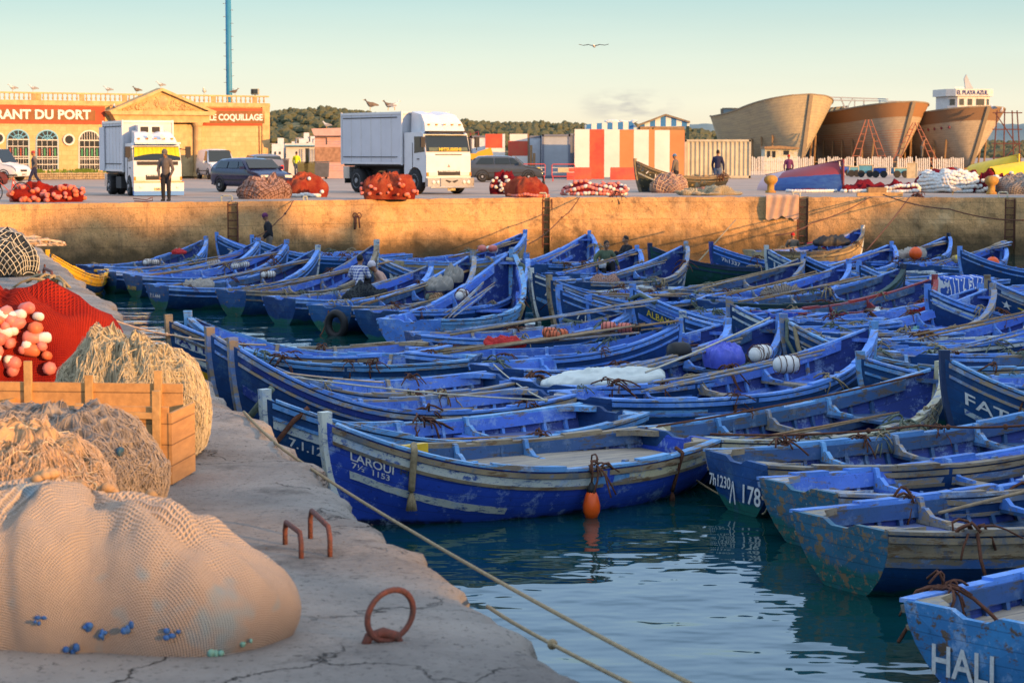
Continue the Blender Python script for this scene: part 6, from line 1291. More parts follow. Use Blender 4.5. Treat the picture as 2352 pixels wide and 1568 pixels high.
mb.tube([c + V3((-.05, 0, 0)), c + V3((-.08, 0, -.5))], .035, 5).tube([c + V3((.06, 0, 0)), c + V3((.09, 0, -.45))], .03, 5); tag(mb.obj("iron_rings", 'rust', None, True), "pair of rusty rings with dangling rope ends on the wall", "iron rings")
mb = MB(); c = edge_at(328) + V3((0, .1, .08)); mb.tube([c + V3((-.35, 0, .05)), c + V3((.1, 0, .0)), c + V3((.3, 0, .1)), c + V3((.28, .1, -.02)), c + V3((.05, 0, -.06)), c + V3((-.3, -.1, -.03))], .018, 5); tag(mb.obj("iron_hook", 'rust', None, True), "loose bent iron hooks on the quay edge below the small truck", "iron hook")
# ---------------------------------------------------------------- vehicles
def paint(name, c, rough=.3, metal=.0): k = NT(name); return k.fin(k.mix(k.rmp(k.noise(2.5, 5, .7), .4, .75, 0, .35), c, tuple(x * .6 + .05 for x in c)), rough, .5, metal)
M['truckwhite'] = paint("truck_white", (.66, .67, .69)); M['boxwhite'] = plain("truck_box_grey_white", (.60, .61, .65), .55, .12, .9); M['chrome'] = paint("chrome_trim", (.6, .6, .6), .2, .7); M['tyre'] = plain("tyre_rubber", (.02, .02, .021), .8, .3, 8); M['rim'] = paint("wheel_rim", (.42, .43, .45), .35, .5); M['under'] = plain("chassis_black", (.03, .03, .032), .7, .3, 5)
k = NT("cab_glass"); M['wglass'] = k.fin((.02, .03, .035), .10, .5); M['curtain'] = plain("yellow_curtain", (.62, .62, .03), .8, .3, 14); M['lamp'] = paint("headlamp", (.7, .7, .65), .1); M['amber'] = paint("amber_lamp", (.8, .25, .02), .2); M['taill'] = paint("tail_lamp", (.6, .02, .02), .2); M['trublue'] = paint("bumper_blue", (.03, .22, .62)); M['darkblue'] = paint("car_dark_blue", (.010, .016, .07), .12); M['silver'] = paint("car_grey", (.20, .20, .22), .2, .4); M['orangecar'] = paint("car_bronze", (.45, .24, .10), .2, .3); M['vanwhite'] = paint("van_white", (.68, .68, .69), .25); M['plate'] = plain("number_plate", (.66, .55, .2), .5, .2, 9); M['slate'] = paint("car_slate", (.05, .065, .09), .12)
def wheel(T, x, y, r, w_, rimm='rim', side=1, dual=False):
    mb = MB(); mb.lathe([(r * .62, -w_ / 2), (r * .93, -w_ / 2), (r, -w_ * .36), (r, w_ * .36), (r * .93, w_ / 2), (r * .62, w_ / 2)], (x, y, r), 24, 'y'); wh = mb.obj("wheel", 'tyre', T, True)
    mb = MB(); o = side * w_ * .515; mb.lathe([(r * .64, o - side * .02), (r * .60, o), (r * .45, o - side * w_ * .15), (r * .22, o - side * w_ * .05), (r * .2, o + side * .02), (r * .01, o + side * .02)], (x, y, r), 20, 'y'); mb.obj("rim", rimm, wh)
    mb = MB()
    for i in range(5): a = i * 6.2832 / 5; mb.box((x + math.cos(a) * r * .4, y + side * w_ * .50, r + math.sin(a) * r * .4), (r * .12, .02, r * .12))
    mb.obj("hub_holes", 'under', wh)
def quadp(P, t, name, mat, T):
    n = (P[1] - P[0]).cross(P[2] - P[1]).normalized(); return MB().prism(P, n * 0, n * t).obj(name, mat, T)
def truck(label, anchor, phi, axle_front, W, Lb, Hb, zb, Lc, Hc, r, fairing, plate_txt, small=False):
    head = R(-90) + phi; hx = V3((math.cos(head), math.sin(head), 0)); T = thing("box_truck", label, "truck", (0, 0, 0), head); c = atz(anchor[0], anchor[1], QZ)
    n_ = V3((-hx.y, hx.x, 0)); loc = c - hx * axle_front + n_ * (W / 2 - .15); T.location = (loc.x, loc.y, QZ)  # near (right hand) front wheel at the anchor
    x1 = axle_front + Lc * .52; x0 = x1 - Lc; xb1 = x0 - .08; xb0 = xb1 - Lb; wc = W * .47
    b = MB(); b.box(((xb0 + xb1) / 2, 0, zb + Hb / 2), (Lb, W, Hb)); b.obj("cargo_box", 'boxwhite', T)
    b = MB()
    for s_ in (-1, 1):
        for z in (zb + .05, zb + Hb - .05): b.box(((xb0 + xb1) / 2, s_ * W / 2, z), (Lb + .04, .05, .09))
        for x in (xb0, xb1): b.box((x, s_ * W / 2, zb + Hb / 2), (.07, .06, Hb + .04))
    b.box((xb1, 0, zb + Hb - .04), (.06, W, .09)); b.obj("corner_trim", 'truckwhite', T)
    b = MB()
    for s_ in (-1, 1): b.box(((xb0 + xb1) / 2 - .1, s_ * (W / 2 + .012), zb + .3), (Lb * .9, .02, .03)); b.box(((xb0 + xb1) / 2 - .1, s_ * (W / 2 + .012), zb + Hb - .22), (Lb * .9, .02, .035))
    b.obj("side_rails", 'under', T)
    b = MB()
    for i in range(1, 6):
        for s_ in (-1, 1): b.box((xb0 + Lb * i / 6, s_ * (W / 2 + .004), zb + Hb / 2), (.012, .008, Hb - .2))
    b.obj("panel_seams", 'chrome', T)
    MB().box(((xb0 + x1) / 2 - .4, 0, zb - .16), (x1 - xb0 - .8, W * .42, .22)).box(((xb0 + xb1) / 2, 0, zb - .04), (Lb, W * .9, .08)).obj("chassis", 'under', T)
    MB().box((axle_front - 1.55, -W * .38, zb - .42), (.9, .5, .45)).obj("fuel_tank", 'under', T); MB().box((axle_front - 1.55, W * .38, zb - .42), (.7, .5, .4)).obj("battery_box", 'under', T); MB().box((xb0 + .25, -W * .36, zb - .35), (.5, .5, .5)).obj("tool_box", 'chrome', T); MB().box((xb0 + .05, 0, zb - .5), (.05, W * .9, .6)).obj("mud_flap", 'under', T)
    zc0, zm, zt = r * 1.0, .55 * Hc + r * .6, Hc
    # cab shell: side outline swept across
    out_ = [(x0, zc0 + .3), (x0, zt), (x1 - .42, zt + .02), (x1 - .24, zt - .06), (x1 - .04, zm), (x1, zm - .12), (x1, zc0 + .02), (axle_front + r * 1.15, zc0 - .02)] + [(axle_front + r * 1.18 * math.cos(a), r + r * 1.18 * math.sin(a)) for a in (.35, .8, 1.25, 1.7, 2.2, 2.7)] + [(axle_front - r * 1.2, zc0 + .1)]
    MB().prism([(x, 0, z) for x, z in out_][::-1], (0, -wc, 0), (0, wc, 0)).obj("cab", 'truckwhite', T)
    ws = [V3((x1 - .20, -wc * .93, zt - .12)), V3((x1 - .045, -wc * .97, zm + .04)), V3((x1 - .045, wc * .97, zm + .04)), V3((x1 - .20, wc * .93, zt - .12))]
    f = lambda P, d: [p + V3((d, 0, 0)) for p in P]
    quadp(f(ws, .012), .02, "windscreen", 'wglass', T)
    if small:
        n = 26; rows = []
        for j in (0, 1):
            rows.append([V3((0, 0, 0))] * 0 + [ws[0].lerp(ws[3], i / n).lerp(ws[1].lerp(ws[2], i / n), (.04 if j == 0 else (.75 - .25 * math.sin(math.pi * i / n)))) + V3((.045 + .012 * math.sin(i * 2.4), 0, 0)) for i in range(n + 1)])
        MB().grid(rows).obj("curtain", 'curtain', T)
    else:
        quadp([ws[0].lerp(ws[1], .74) + V3((.04, .1, 0)), ws[1] + V3((.04, .1, .02)), ws[2] + V3((.04, -.1, .02)), ws[3].lerp(ws[2], .74) + V3((.04, -.1, 0))], .01, "sun_strip", 'glassstrip', T)
        put_text("lettering", "MITSUBISHI", 'letty', T, (x1 + .02, -wc * .45, zm + .07), (0, 1, 0), (0, 0, 1), wc * 1.0, .13, .03, .01)
    for s_ in (-1, 1):
        y = s_ * (wc + .004); P = [V3((x1 - .32, y, zt - .16)), V3((x1 - .12, y, zm + .04)), V3((x1 - .9, y, zm - .02)), V3((x1 - .9, y, zt - .16))]
        if s_ > 0: P = P[::-1]
        quadp(P, .02, "side_window", 'wglass', T); MB().box((x1 - 1.02, y, (zm + zc0) / 2 + .2), (.02, .02, zt - zc0 - .4)).box((x1 - .6, y, zm - .25), (.16, .03, .04)).obj("door_seam", 'under', T)
        b = MB(); b.tube([(x1 - .15, s_ * wc, zt - .2), (x1 + .1, s_ * (wc + .22), zt - .25), (x1 + .1, s_ * (wc + .22), zm + .1)], .02, 5); m_ = b.obj("mirror_arm", 'under', T); MB().box((x1 + .1, s_ * (wc + .24), (zt + zm) / 2 + .02), (.08, .2, .42)).obj("mirror", 'under', T)
        MB().box((x1 + .015, s_ * wc * .72, zc0 + .30), (.04, wc * .42, .15)).obj("headlight", 'lamp', T); MB().box((x1 + .015, s_ * wc * .96, zc0 + .30), (.05, wc * .08, .14)).obj("indicator", 'amber', T)
        wheel(T, axle_front, s_ * (W / 2 - .17), r, .28, side=s_); wheel(T, xb0 + Lb * .24, s_ * (W / 2 - .17), r, .30, side=s_); wheel(T, xb0 + Lb * .24, s_ * (W / 2 - .50), r, .26, side=s_)
    MB().box((x1 + .01, 0, zc0 + .34), (.03, wc * 1.0, .18)).obj("grille", 'under', T); MB().box((x1 + .012, 0, zm - .07), (.02, wc * 1.7, .14) if small else (.02, wc * 1.2, .03)).obj("cowl_strip", 'under', T)
    put_text("lettering", "MITSUBISHI" if small else "MITSUBISHI", 'lettw' if 1 else 0, T, (x1 + .027, -wc * .45, zc0 + .39), (0, 1, 0), (0, 0, 1), wc * .9, .07, .03, .01)
    b = MB()
    for a in (90, 210, 330): ca, sa = math.cos(R(a)), math.sin(R(a)); b.prism([(0, 0, 0), (0, .035 * math.cos(R(a + 30)), .035 * math.sin(R(a + 30))), (0, .07 * ca, .07 * sa), (0, .035 * math.cos(R(a - 30)), .035 * math.sin(R(a - 30)))], (x1 + .005, 0, zc0 + .62), (x1 + .02, 0, zc0 + .62))
    b.obj("badge", 'taill', T)
    b = MB(); b.box((x1 + .08, 0, zc0 - .02), (.2, W * .98, .34)); b.obj("bumper", 'truckwhite' if small else 'chrome', T)
    if small: MB().box((x1 + .09, 0, zc0 - .26), (.2, W * .98, .16)).obj("lower_bumper", 'trublue', T); MB().box((x1 + .1, 0, zc0 + .165), (.18, W * .98, .035)).obj("bumper_trim", 'amber', T)
    else:
        MB().box((x1 + .2, 0, zc0 - .02), (.06, W * .46, .36)).obj("bull_plate", 'chrome', T); b = MB()
        for s_ in (-1, 1): b.sph((x1 + .19, s_ * .62, zc0 - .02), (.03, .08, .08), 8, 6).sph((x1 + .19, s_ * .84, zc0 - .02), (.03, .08, .08), 8, 6)
        b.obj("fog_lamp", 'lamp', T, True); MB().tube([(x1 + .25, -W * .46, zc0 - .22), (x1 + .28, 0, zc0 - .22), (x1 + .25, W * .46, zc0 - .22)], .035, 6).obj("bumper_bar", 'chrome', T)
        b = MB(); 
        for s_ in (-1, 1): b.prism([(0, 0, 0), (0, s_ * .28, .06), (0, s_ * .30, .02), (0, s_ * .12, -.07)], (x1 + .232, 0, zc0 + .02), (x1 + .24, 0, zc0 + .02))
        b.obj("emblem", 'under', T)
    for s_ in (-1, 1): MB().lathe([(.01, 0), (.055, 0), (.055, .02), (.01, .03)], (x1 + .18, s_ * W * .36, zc0 - .02), 10, 'x').obj("lamp", 'lamp', T)
    MB().box((x1 + .2, .0 if small else .0, zc0 - (.10 if small else .30)), (.02, .36, .1)).obj("number_plate", 'plate', T); put_text("lettering", plate_txt, 'lettb', T, (x1 + .213, -.15, zc0 - (.13 if small else .33)), (0, 1, 0), (0, 0, 1), .30, .06, .02, .004)
    MB().box((x1 - .02, 0, zt + .02), (.3, wc * 1.9, .07)).obj("sun_visor", 'truckwhite' if small else 'under', T)
    # roof wind deflector
    fz = fairing; rows = []
    for x, z, w_ in ((x1 - .22, zt + .04, .92), (x1 - .38, zt + fz * .45, .88), (x1 - .75, zt + fz * .85, .80), (x0 + .12, zt + fz, .76)):
        rows.append([V3((x, -wc * w_, zt)), V3((x, -wc * w_ * .96, z)), V3((x, -wc * w_ * .35, z + .02)), V3((x - .06, 0, z - .05)), V3((x, wc * w_ * .35, z + .02)), V3((x, wc * w_ * .96, z)), V3((x, wc * w_, zt))])
    MB().grid(rows).obj("wind_deflector", 'truckwhite', T, False)
    b = MB()
    for y in (-.7, -.35, 0, .35, .7): b.box((x1 - .30, y * wc, zt + fz * .35 + .02), (.06, .09, .05))
    b.obj("marker_lamps", 'amber', T)
    if small:
        MB().box((xb1 + .25, 0, zb + Hb - .35), (.5, W * .5, .34)).obj("cooling_unit", 'truckwhite', T); b = MB()
        for y in (-.35, .1): b.box((xb1 + .51, y * 1.0 + .1, zb + Hb - .35), (.02, .3, .2))
        b.obj("vent", 'under', T)
        for s_ in (-1, 1): MB().lathe([(.01, 0), (.08, .02), (.09, .06), (.01, .07)], (x1 - .25, s_ * .25, zt + fz * .55), 10, 'x').obj("spot_lamp", 'lamp', T)
        MB().box((xb0 - .05, -W / 2 - .04, zb + Hb / 2 - .1), (.9, .04, Hb - .25)).obj("open_door", 'boxwhite', T)
    return T
M['glassstrip'] = plain("windscreen_strip", (.10, .14, .10), .4, .3, 8)
truck("big white box truck with a tall roof fairing and bright chrome bumper", (957, 446), R(35), 0.0, 2.25, 4.75, 2.12, 1.18, 1.65, 2.46, .50, .84, "8742-A6")
truck("small white box truck with a yellow curtain and blue lower bumper", (303, 450), R(23), 0.0, 1.98, 3.5, 1.98, .92, 1.45, 2.0, .37, .50, "4286-69", True)
def car(label, c, head, L=4.1, W=1.72, Hh=1.45, mat='darkblue', kind='hatch', name="car", cat="car", roofm=None):
    T = thing(name, label, cat, (c[0], c[1], QZ), head); wb = L * .62; xf, xr = wb / 2 + .0, -wb / 2; h = Hh
    if kind == 'hatch': sec = [(-.5, .35, .62, 0), (-.49, .32, .95, .0), (-.46, .28, 1.0, .35), (-.36, .26, .98, .93), (-.2, .25, .96, 1.0), (.02, .25, .94, .99), (.13, .25, .93, .82), (.235, .25, .92, .12), (.27, .25, .90, 0), (.42, .26, .80, 0), (.48, .28, .70, 0), (.5, .33, .55, 0)]
    else: sec = [(-.5, .35, .62, 0), (-.495, .32, 1.0, .4), (-.48, .28, 1.05, .96), (-.3, .26, 1.04, 1.0), (0, .25, 1.04, 1.0), (.14, .25, 1.03, .92), (.27, .25, 1.02, .10), (.30, .25, 1.0, 0), (.43, .26, .9, 0), (.49, .3, .72, 0), (.5, .35, .55, 0)]
    rows = []
    for (u, z0, zb, g) in sec:
        x = u * L; w_ = W / 2 * (1 - .9 * max(0, abs(u) - .42) ** 1.3); zr = zb + (h - zb) * g; gw = w_ * (1 - .20 * g); k_ = min(1, zb / 1.0)
        rows.append([V3((x, -w_ * .9, z0)), V3((x, -w_, z0 + .15)), V3((x, -w_, zb - .12)), V3((x, -w_ * .97, zb)), V3((x, -gw, zr - .06 * g)), V3((x, -gw * .8, zr + .0)), V3((x, 0, zr + .03)), V3((x, gw * .8, zr)), V3((x, gw, zr - .06 * g)), V3((x, w_ * .97, zb)), V3((x, w_, zb - .12)), V3((x, w_, z0 + .15)), V3((x, w_ * .9, z0))])
    mb = MB(); mb.grid([r_[::-1] for r_ in rows], True, True); mb.obj("body", mat, T, True)
    s1 = .98 if kind == 'hatch' else 1.03
    for sd in (-1, 1):
        y = lambda z: sd * (W / 2 * (.985 - .185 * max(0, (z - s1) / (h - s1))) + .004)
        def win(x0, x1, x2, x3): 
            zb, zt = s1 + .03, h - .11; P = [V3((x0 * L, y(zb), zb)), V3((x1 * L, y(zb), zb)), V3((x2 * L, y(zt), zt)), V3((x3 * L, y(zt), zt))]; P = P if sd < 0 else P[::-1]; quadp(P, .012, "side_window", 'wglass', T)
        if kind == 'hatch': win(-.40, -.16, -.16, -.33); win(-.14, .06, .04, -.14); win(.075, .2, .10, .055)
        else: win(.04, .24, .15, .04); 
        wheel(T, xf, sd * (W / 2 - .1), .31, .2, side=sd); wheel(T, xr, sd * (W / 2 - .1), .31, .2, side=sd)
        for x in (xf, xr):
            mb = MB(); mb.tube([(x + .37 * math.cos(a), sd * (W / 2 + .0), .31 + .37 * math.sin(a)) for a in [i * math.pi / 10 for i in range(11)]], .03, 4); mb.obj("wheel_arch", 'under', T)
        MB().box((.19 * L, sd * (W / 2 + .09), s1 + .05), (.12, .18, .12)).obj("mirror", mat, T); MB().box((0, sd * (W / 2 + .002), .52), (L * .5, .02, .05)).obj("side_trim", 'under', T)
        MB().box((L * .478, sd * W * .34, .66), (.10, .36, .15)).obj("headlight", 'lamp', T); MB().box((-L * .487, sd * W * .40, .82), (.09, .16, .26)).obj("tail_light", 'taill', T)
    a, b_ = (.245, .125) if kind == 'hatch' else (.275, .145); zb, zt = s1 + .03, h - .06
    w0, w1 = W * .44, W * .38; quadp([V3((a * L + .02, -w0, zb)), V3((a * L + .02, w0, zb)), V3((b_ * L + .05, w1, zt)), V3((b_ * L + .05, -w1, zt))], .02, "windscreen", 'wglass', T)
    a, b_ = (-.475, -.40) if kind == 'hatch' else (-.50, -.487); quadp([V3((a * L - .0, w0, zb)), V3((a * L - .0, -w0, zb)), V3((b_ * L - .02, -w1, zt - .06)), V3((b_ * L - .02, w1, zt - .06))], .02, "rear_window", 'wglass', T)
    MB().box((L * .495, 0, .42), (.08, W * .9, .2)).obj("front_bumper", mat, T); MB().box((L * .497, 0, .62), (.06, W * .36, .12)).obj("grille", 'under', T); MB().box((-L * .497, 0, .42), (.08, W * .9, .22)).obj("rear_bumper", mat, T); MB().box((L * .545 - .18, 0, .40), (.02, .5, .11)).box((-L * .505 - .04, 0, .60), (.02, .5, .11)).obj("number_plate", 'plate', T)
    if roofm: pass
    return T
def at_ground(X, y): p = aty(X, 350, y); return (p.x, p.y)
car("dark blue hatchback parked behind the pinkish brown net heap", at_ground(578, 90), R(-90) + R(38), 4.05, 1.70, 1.42, 'darkblue')
car("grey and bronze hatchback seen from behind, next to the restaurant corner", at_ground(600, 122), R(90) + R(20), 4.2, 1.76, 1.55, 'silver')
car("dark slate hatchback parked sideways behind the barriers", at_ground(1160, 121), R(2), 4.2, 1.75, 1.46, 'slate')
car("white van with a blue windscreen in front of the restaurant porch", at_ground(497, 134), R(-90) + R(22), 4.0, 1.75, 1.85, 'vanwhite', 'van', "van", "van")
car("pale van cut by the left frame edge", at_ground(-18, 124), R(-20), 4.2, 1.75, 1.9, 'vanwhite', 'van', "van", "van")
car("red car mostly outside the left frame edge", at_ground(-88, 92), R(60), 3.9, 1.65, 1.5, 'panelred', 'hatch')
# loader
T = thing("wheel_loader", "yellow wheel loader half hidden behind the big truck", "loader", (*at_ground(1078, 128), QZ), 0); M['ldy'] = paint("loader_yellow", (.62, .36, .02), .5)
MB().prism([(-.6, 0, .5), (1.4, 0, .5), (1.5, 0, 1.0), (.6, 0, 1.6), (-.6, 0, 1.6)], (0, -.9, 0), (0, .9, 0)).obj("body", 'ldy', T); MB().prism([(.2, 0, 1.3), (.5, 0, 1.7), (1.3, 0, 1.95), (1.55, 0, 1.1), (1.3, 0, 1.0), (1.1, 0, 1.5)], (0, -.5, 0), (0, -.35, 0)).obj("lift_arm", 'ldy', T); wheel(T, -.3, -.95, .6, .4, side=-1); wheel(T, 1.2, -.95, .6, .4, side=-1); put_text("lettering", "LONG", 'under', T, (-.3, -.92, 1.05), (1, 0, 0), (0, 0, 1), .8, .25, .02, .01); MB().box((-.4, 0, 2.0), (1.0, 1.2, .9)).obj("cab", 'wglass', T)
# barriers
for i, (X, w_, yb_, sign, lb) in enumerate(((1126, 54, 415, 0, "red crowd barrier with a blank cream board by the slate car"), (1226, 52, 415, 1, "red crowd barrier with yellow ATTENTION TRAVAUX board before the grey container"), (1294, 52, 416, 0, "red crowd barrier with a white board at the striped wall"), (656, 34, 402, 1, "red barrier with a yellow board by the man in the yellow vest"), (781, 30, 404, 1, "red barrier with a small yellow board behind the big truck"))):
    y = 1.67 * FL / (yb_ - HOR); c = aty(X, 350, y); s_ = y / FL; w2 = w_ * s_ / 2; T = thing("crowd_barrier", lb, "barrier", (c.x, y, QZ)); mb = MB(); z0, z1 = .28, .98
    mb.tube([(-w2, 0, z0), (-w2, 0, z1 - .06), (-w2 + .05, 0, z1), (w2 - .05, 0, z1), (w2, 0, z1 - .06), (w2, 0, z0), (-w2, 0, z0)], .028, 6)
    for x in (-w2 + .05, w2 - .05): mb.tube([(x, 0, z0), (x - .02, -.25, 0)], .024, 5).tube([(x, 0, z0), (x + .02, .25, 0)], .024, 5)
    mb.obj("frame", 'barred', T) if 'barred' in M else M.__setitem__('barred', plain("barrier_red", (.62, .08, .06), .5, .3, 9)) or mb.obj("frame", 'barred', T)
    MB().box((0, 0, .52), (2 * w2, .02, .035)).box((0, 0, .78), (2 * w2, .02, .035)).obj("slats", 'whitepaint', T); MB().box((.0 if not sign else .02, -.025, .65), (w2 * .95 if not sign else w2 * 1.0, .02, .27)).obj("board", 'plateY' if 0 else ('cartwood' if not sign else 'yelsign'), T) if 'yelsign' in M else (M.__setitem__('yelsign', plain("sign_yellow", (.80, .66, .02), .5, .15, 9)), MB().box((0, -.025, .65), (w2 * .95, .02, .27)).obj("board", 'cartwood' if not sign else 'yelsign', T))
    if sign: put_text("lettering", "ATTENTION", 'barred', T, (-w2 * .1, -.037, .68), (1, 0, 0), (0, 0, 1), w2 * .55, .06, .01, .004); put_text("lettering", "TRAVAUX", 'barred', T, (-w2 * .0, -.037, .56), (1, 0, 0), (0, 0, 1), w2 * .42, .06, .01, .004)
# bins
M['binolive'] = plain("bin_olive", (.14, .13, .05), .7, .3, 3); M['bingrey'] = plain("bin_grey", (.11, .115, .13), .7, .3, 3); M['bindark'] = plain("bin_dark", (.07, .06, .07), .7, .3, 3)
for X, w_, yt, mt, lb in ((638, 50, 365, 'bindark', "large dark metal skip behind the barrier"), (697, 26, 372, 'binolive', "brown olive wheeled bin beside the man in the vest"), (712, 26, 372, 'binolive', "green olive wheeled bin, middle of the bins"), (739, 34, 371, 'bingrey', "grey wheeled bin with a lid, rightmost of the bins")):
    y = 134; s_ = y / FL; c = aty(X, yt, y); h_ = c.z - QZ; T = thing("waste_bin", lb, "bin", (c.x, y, QZ)); mb = MB(); w2 = w_ * s_; MB().box((0, 0, .1 + (h_ - .16) / 2), (w2 * .86, .7, h_ - .2), 0, 1.12).obj("body", mt, T); MB().box((0, 0, h_ - .03), (w2, .82, .07)).obj("lid", mt, T)
    for sx_ in (-1, 1): MB().lathe([(.02, -.03), (.09, -.03), (.09, .03), (.02, .03)], (sx_ * w2 * .3, -.25, .09), 10, 'y').obj("wheel", 'tyre', T)
# bicycle and red/white posts at left
c = atz(18, 464, QZ); T = thing("bicycle", "bicycle partly cut by the left frame edge", "bicycle", c, R(170))
for x in (-.5, .52):
    mb = MB(); mb.tube([(x + .33 * math.cos(a), 0, .33 + .33 * math.sin(a)) for a in [i * 6.2832 / 24 for i in range(25)]], .018, 6); wh = mb.obj("wheel", 'tyre', T); mb = MB()
    for i in range(8): a = i * math.pi / 4; mb.tube([(x, 0, .33), (x + .32 * math.cos(a), 0, .33 + .32 * math.sin(a))], .003, 3)
    mb.obj("spokes", 'chrome', wh)
mb = MB(); mb.tube([(-.5, 0, .33), (-.12, 0, .3), (.38, 0, .75), (-.2, 0, .78), (-.12, 0, .3)], .018, 5).tube([(-.5, 0, .33), (-.2, 0, .78), (-.22, 0, .88)], .014, 5).tube([(.52, 0, .33), (.38, 0, .75), (.36, 0, .9)], .016, 5); mb.obj("frame", 'panelred', T); MB().box((-.22, 0, .9), (.24, .12, .05)).obj("saddle", 'under', T); MB().tube([(.36, -.25, .93), (.36, .25, .93)], .014, 5).obj("handlebar", 'under', T)
T = thing("hoop_barrier", "red and white striped hoop barrier beside the bicycle", "barrier", atz(48, 456, QZ)); mb = MB(); mb.tube([(-.26, 0, 0), (-.26, 0, .60), (.26, 0, .60), (.26, 0, 0)], .03, 6); mb.obj("bar", 'whitepaint', T); mb = MB()
for z in (.1, .4): mb.tube([(-.26, 0, z), (-.26, 0, z + .13)], .034, 6).tube([(.26, 0, z), (.26, 0, z + .13)], .034, 6)
mb.obj("red_bands", 'barred', T)
# small black dog-like bin bag near the barriers is a cat
# ---------------------------------------------------------------- people
M['skin'] = plain("skin_brown", (.30, .15, .08), .6, .2, 20); M['hair'] = plain("hair_black", (.012, .010, .009), .7, .3, 30)
def clo(n, c, c2=None): M[n] = plain("cloth_" + n, c, .9, .25, 9, bump=.15, c2=c2)
clo('c_grey', (.12, .105, .10)); clo('c_black', (.016, .017, .022)); clo('c_navy', (.02, .025, .07)); clo('c_green', (.09, .13, .08)); clo('c_red', (.50, .02, .02)); clo('c_vest', (.62, .75, .03)); clo('c_denim', (.10, .14, .22)); clo('c_purple', (.13, .03, .10)); clo('c_pink', (.55, .35, .28)); clo('c_white', (.62, .60, .66)); clo('c_brown', (.16, .13, .10)); clo('c_capred', (.35, .03, .03)); clo('c_blue', (.10, .22, .34)); clo('c_yel', (.6, .45, .05))
k = NT("plaid_cotton"); s = k.n("SeparateXYZ", {0: k.tc.outputs["Object"]}); g1 = k.rmp(k.math('FRACT', k.math('MULTIPLY', k.math('ADD', s.outputs[0], s.outputs[1]), 14.0)), .45, .55); g2 = k.rmp(k.math('FRACT', k.math('MULTIPLY', s.outputs[2], 14.0)), .45, .55); M['c_plaid'] = k.fin(k.mix(k.math('MULTIPLY', k.math('ADD', g1, g2), .5), (.60, .64, .70), (.03, .06, .28)), .9, .1)
_vox = []
def blob(name, mat, parent, mb, vox):
    o = mb.obj(name, mat, parent, True); md = o.modifiers.new("r", 'REMESH'); md.mode = 'VOXEL'; md.voxel_size = vox; md.use_smooth_shade = True; sm_ = o.modifiers.new("s", 'SMOOTH'); sm_.factor = .5; sm_.iterations = 3; _vox.append(o); return o
def limb(mb, pts, rs, n=10):
    pts = [V3(p) for p in pts]
    for a, b, r0, r1 in zip(pts, pts[1:], rs, rs[1:]): mb.tube([a, a.lerp(b, .5), b], [r0, (r0 + r1) / 2 * 1.03, r1], n)
    for p, r in zip(pts, rs): mb.sph(p, r, n, 6)
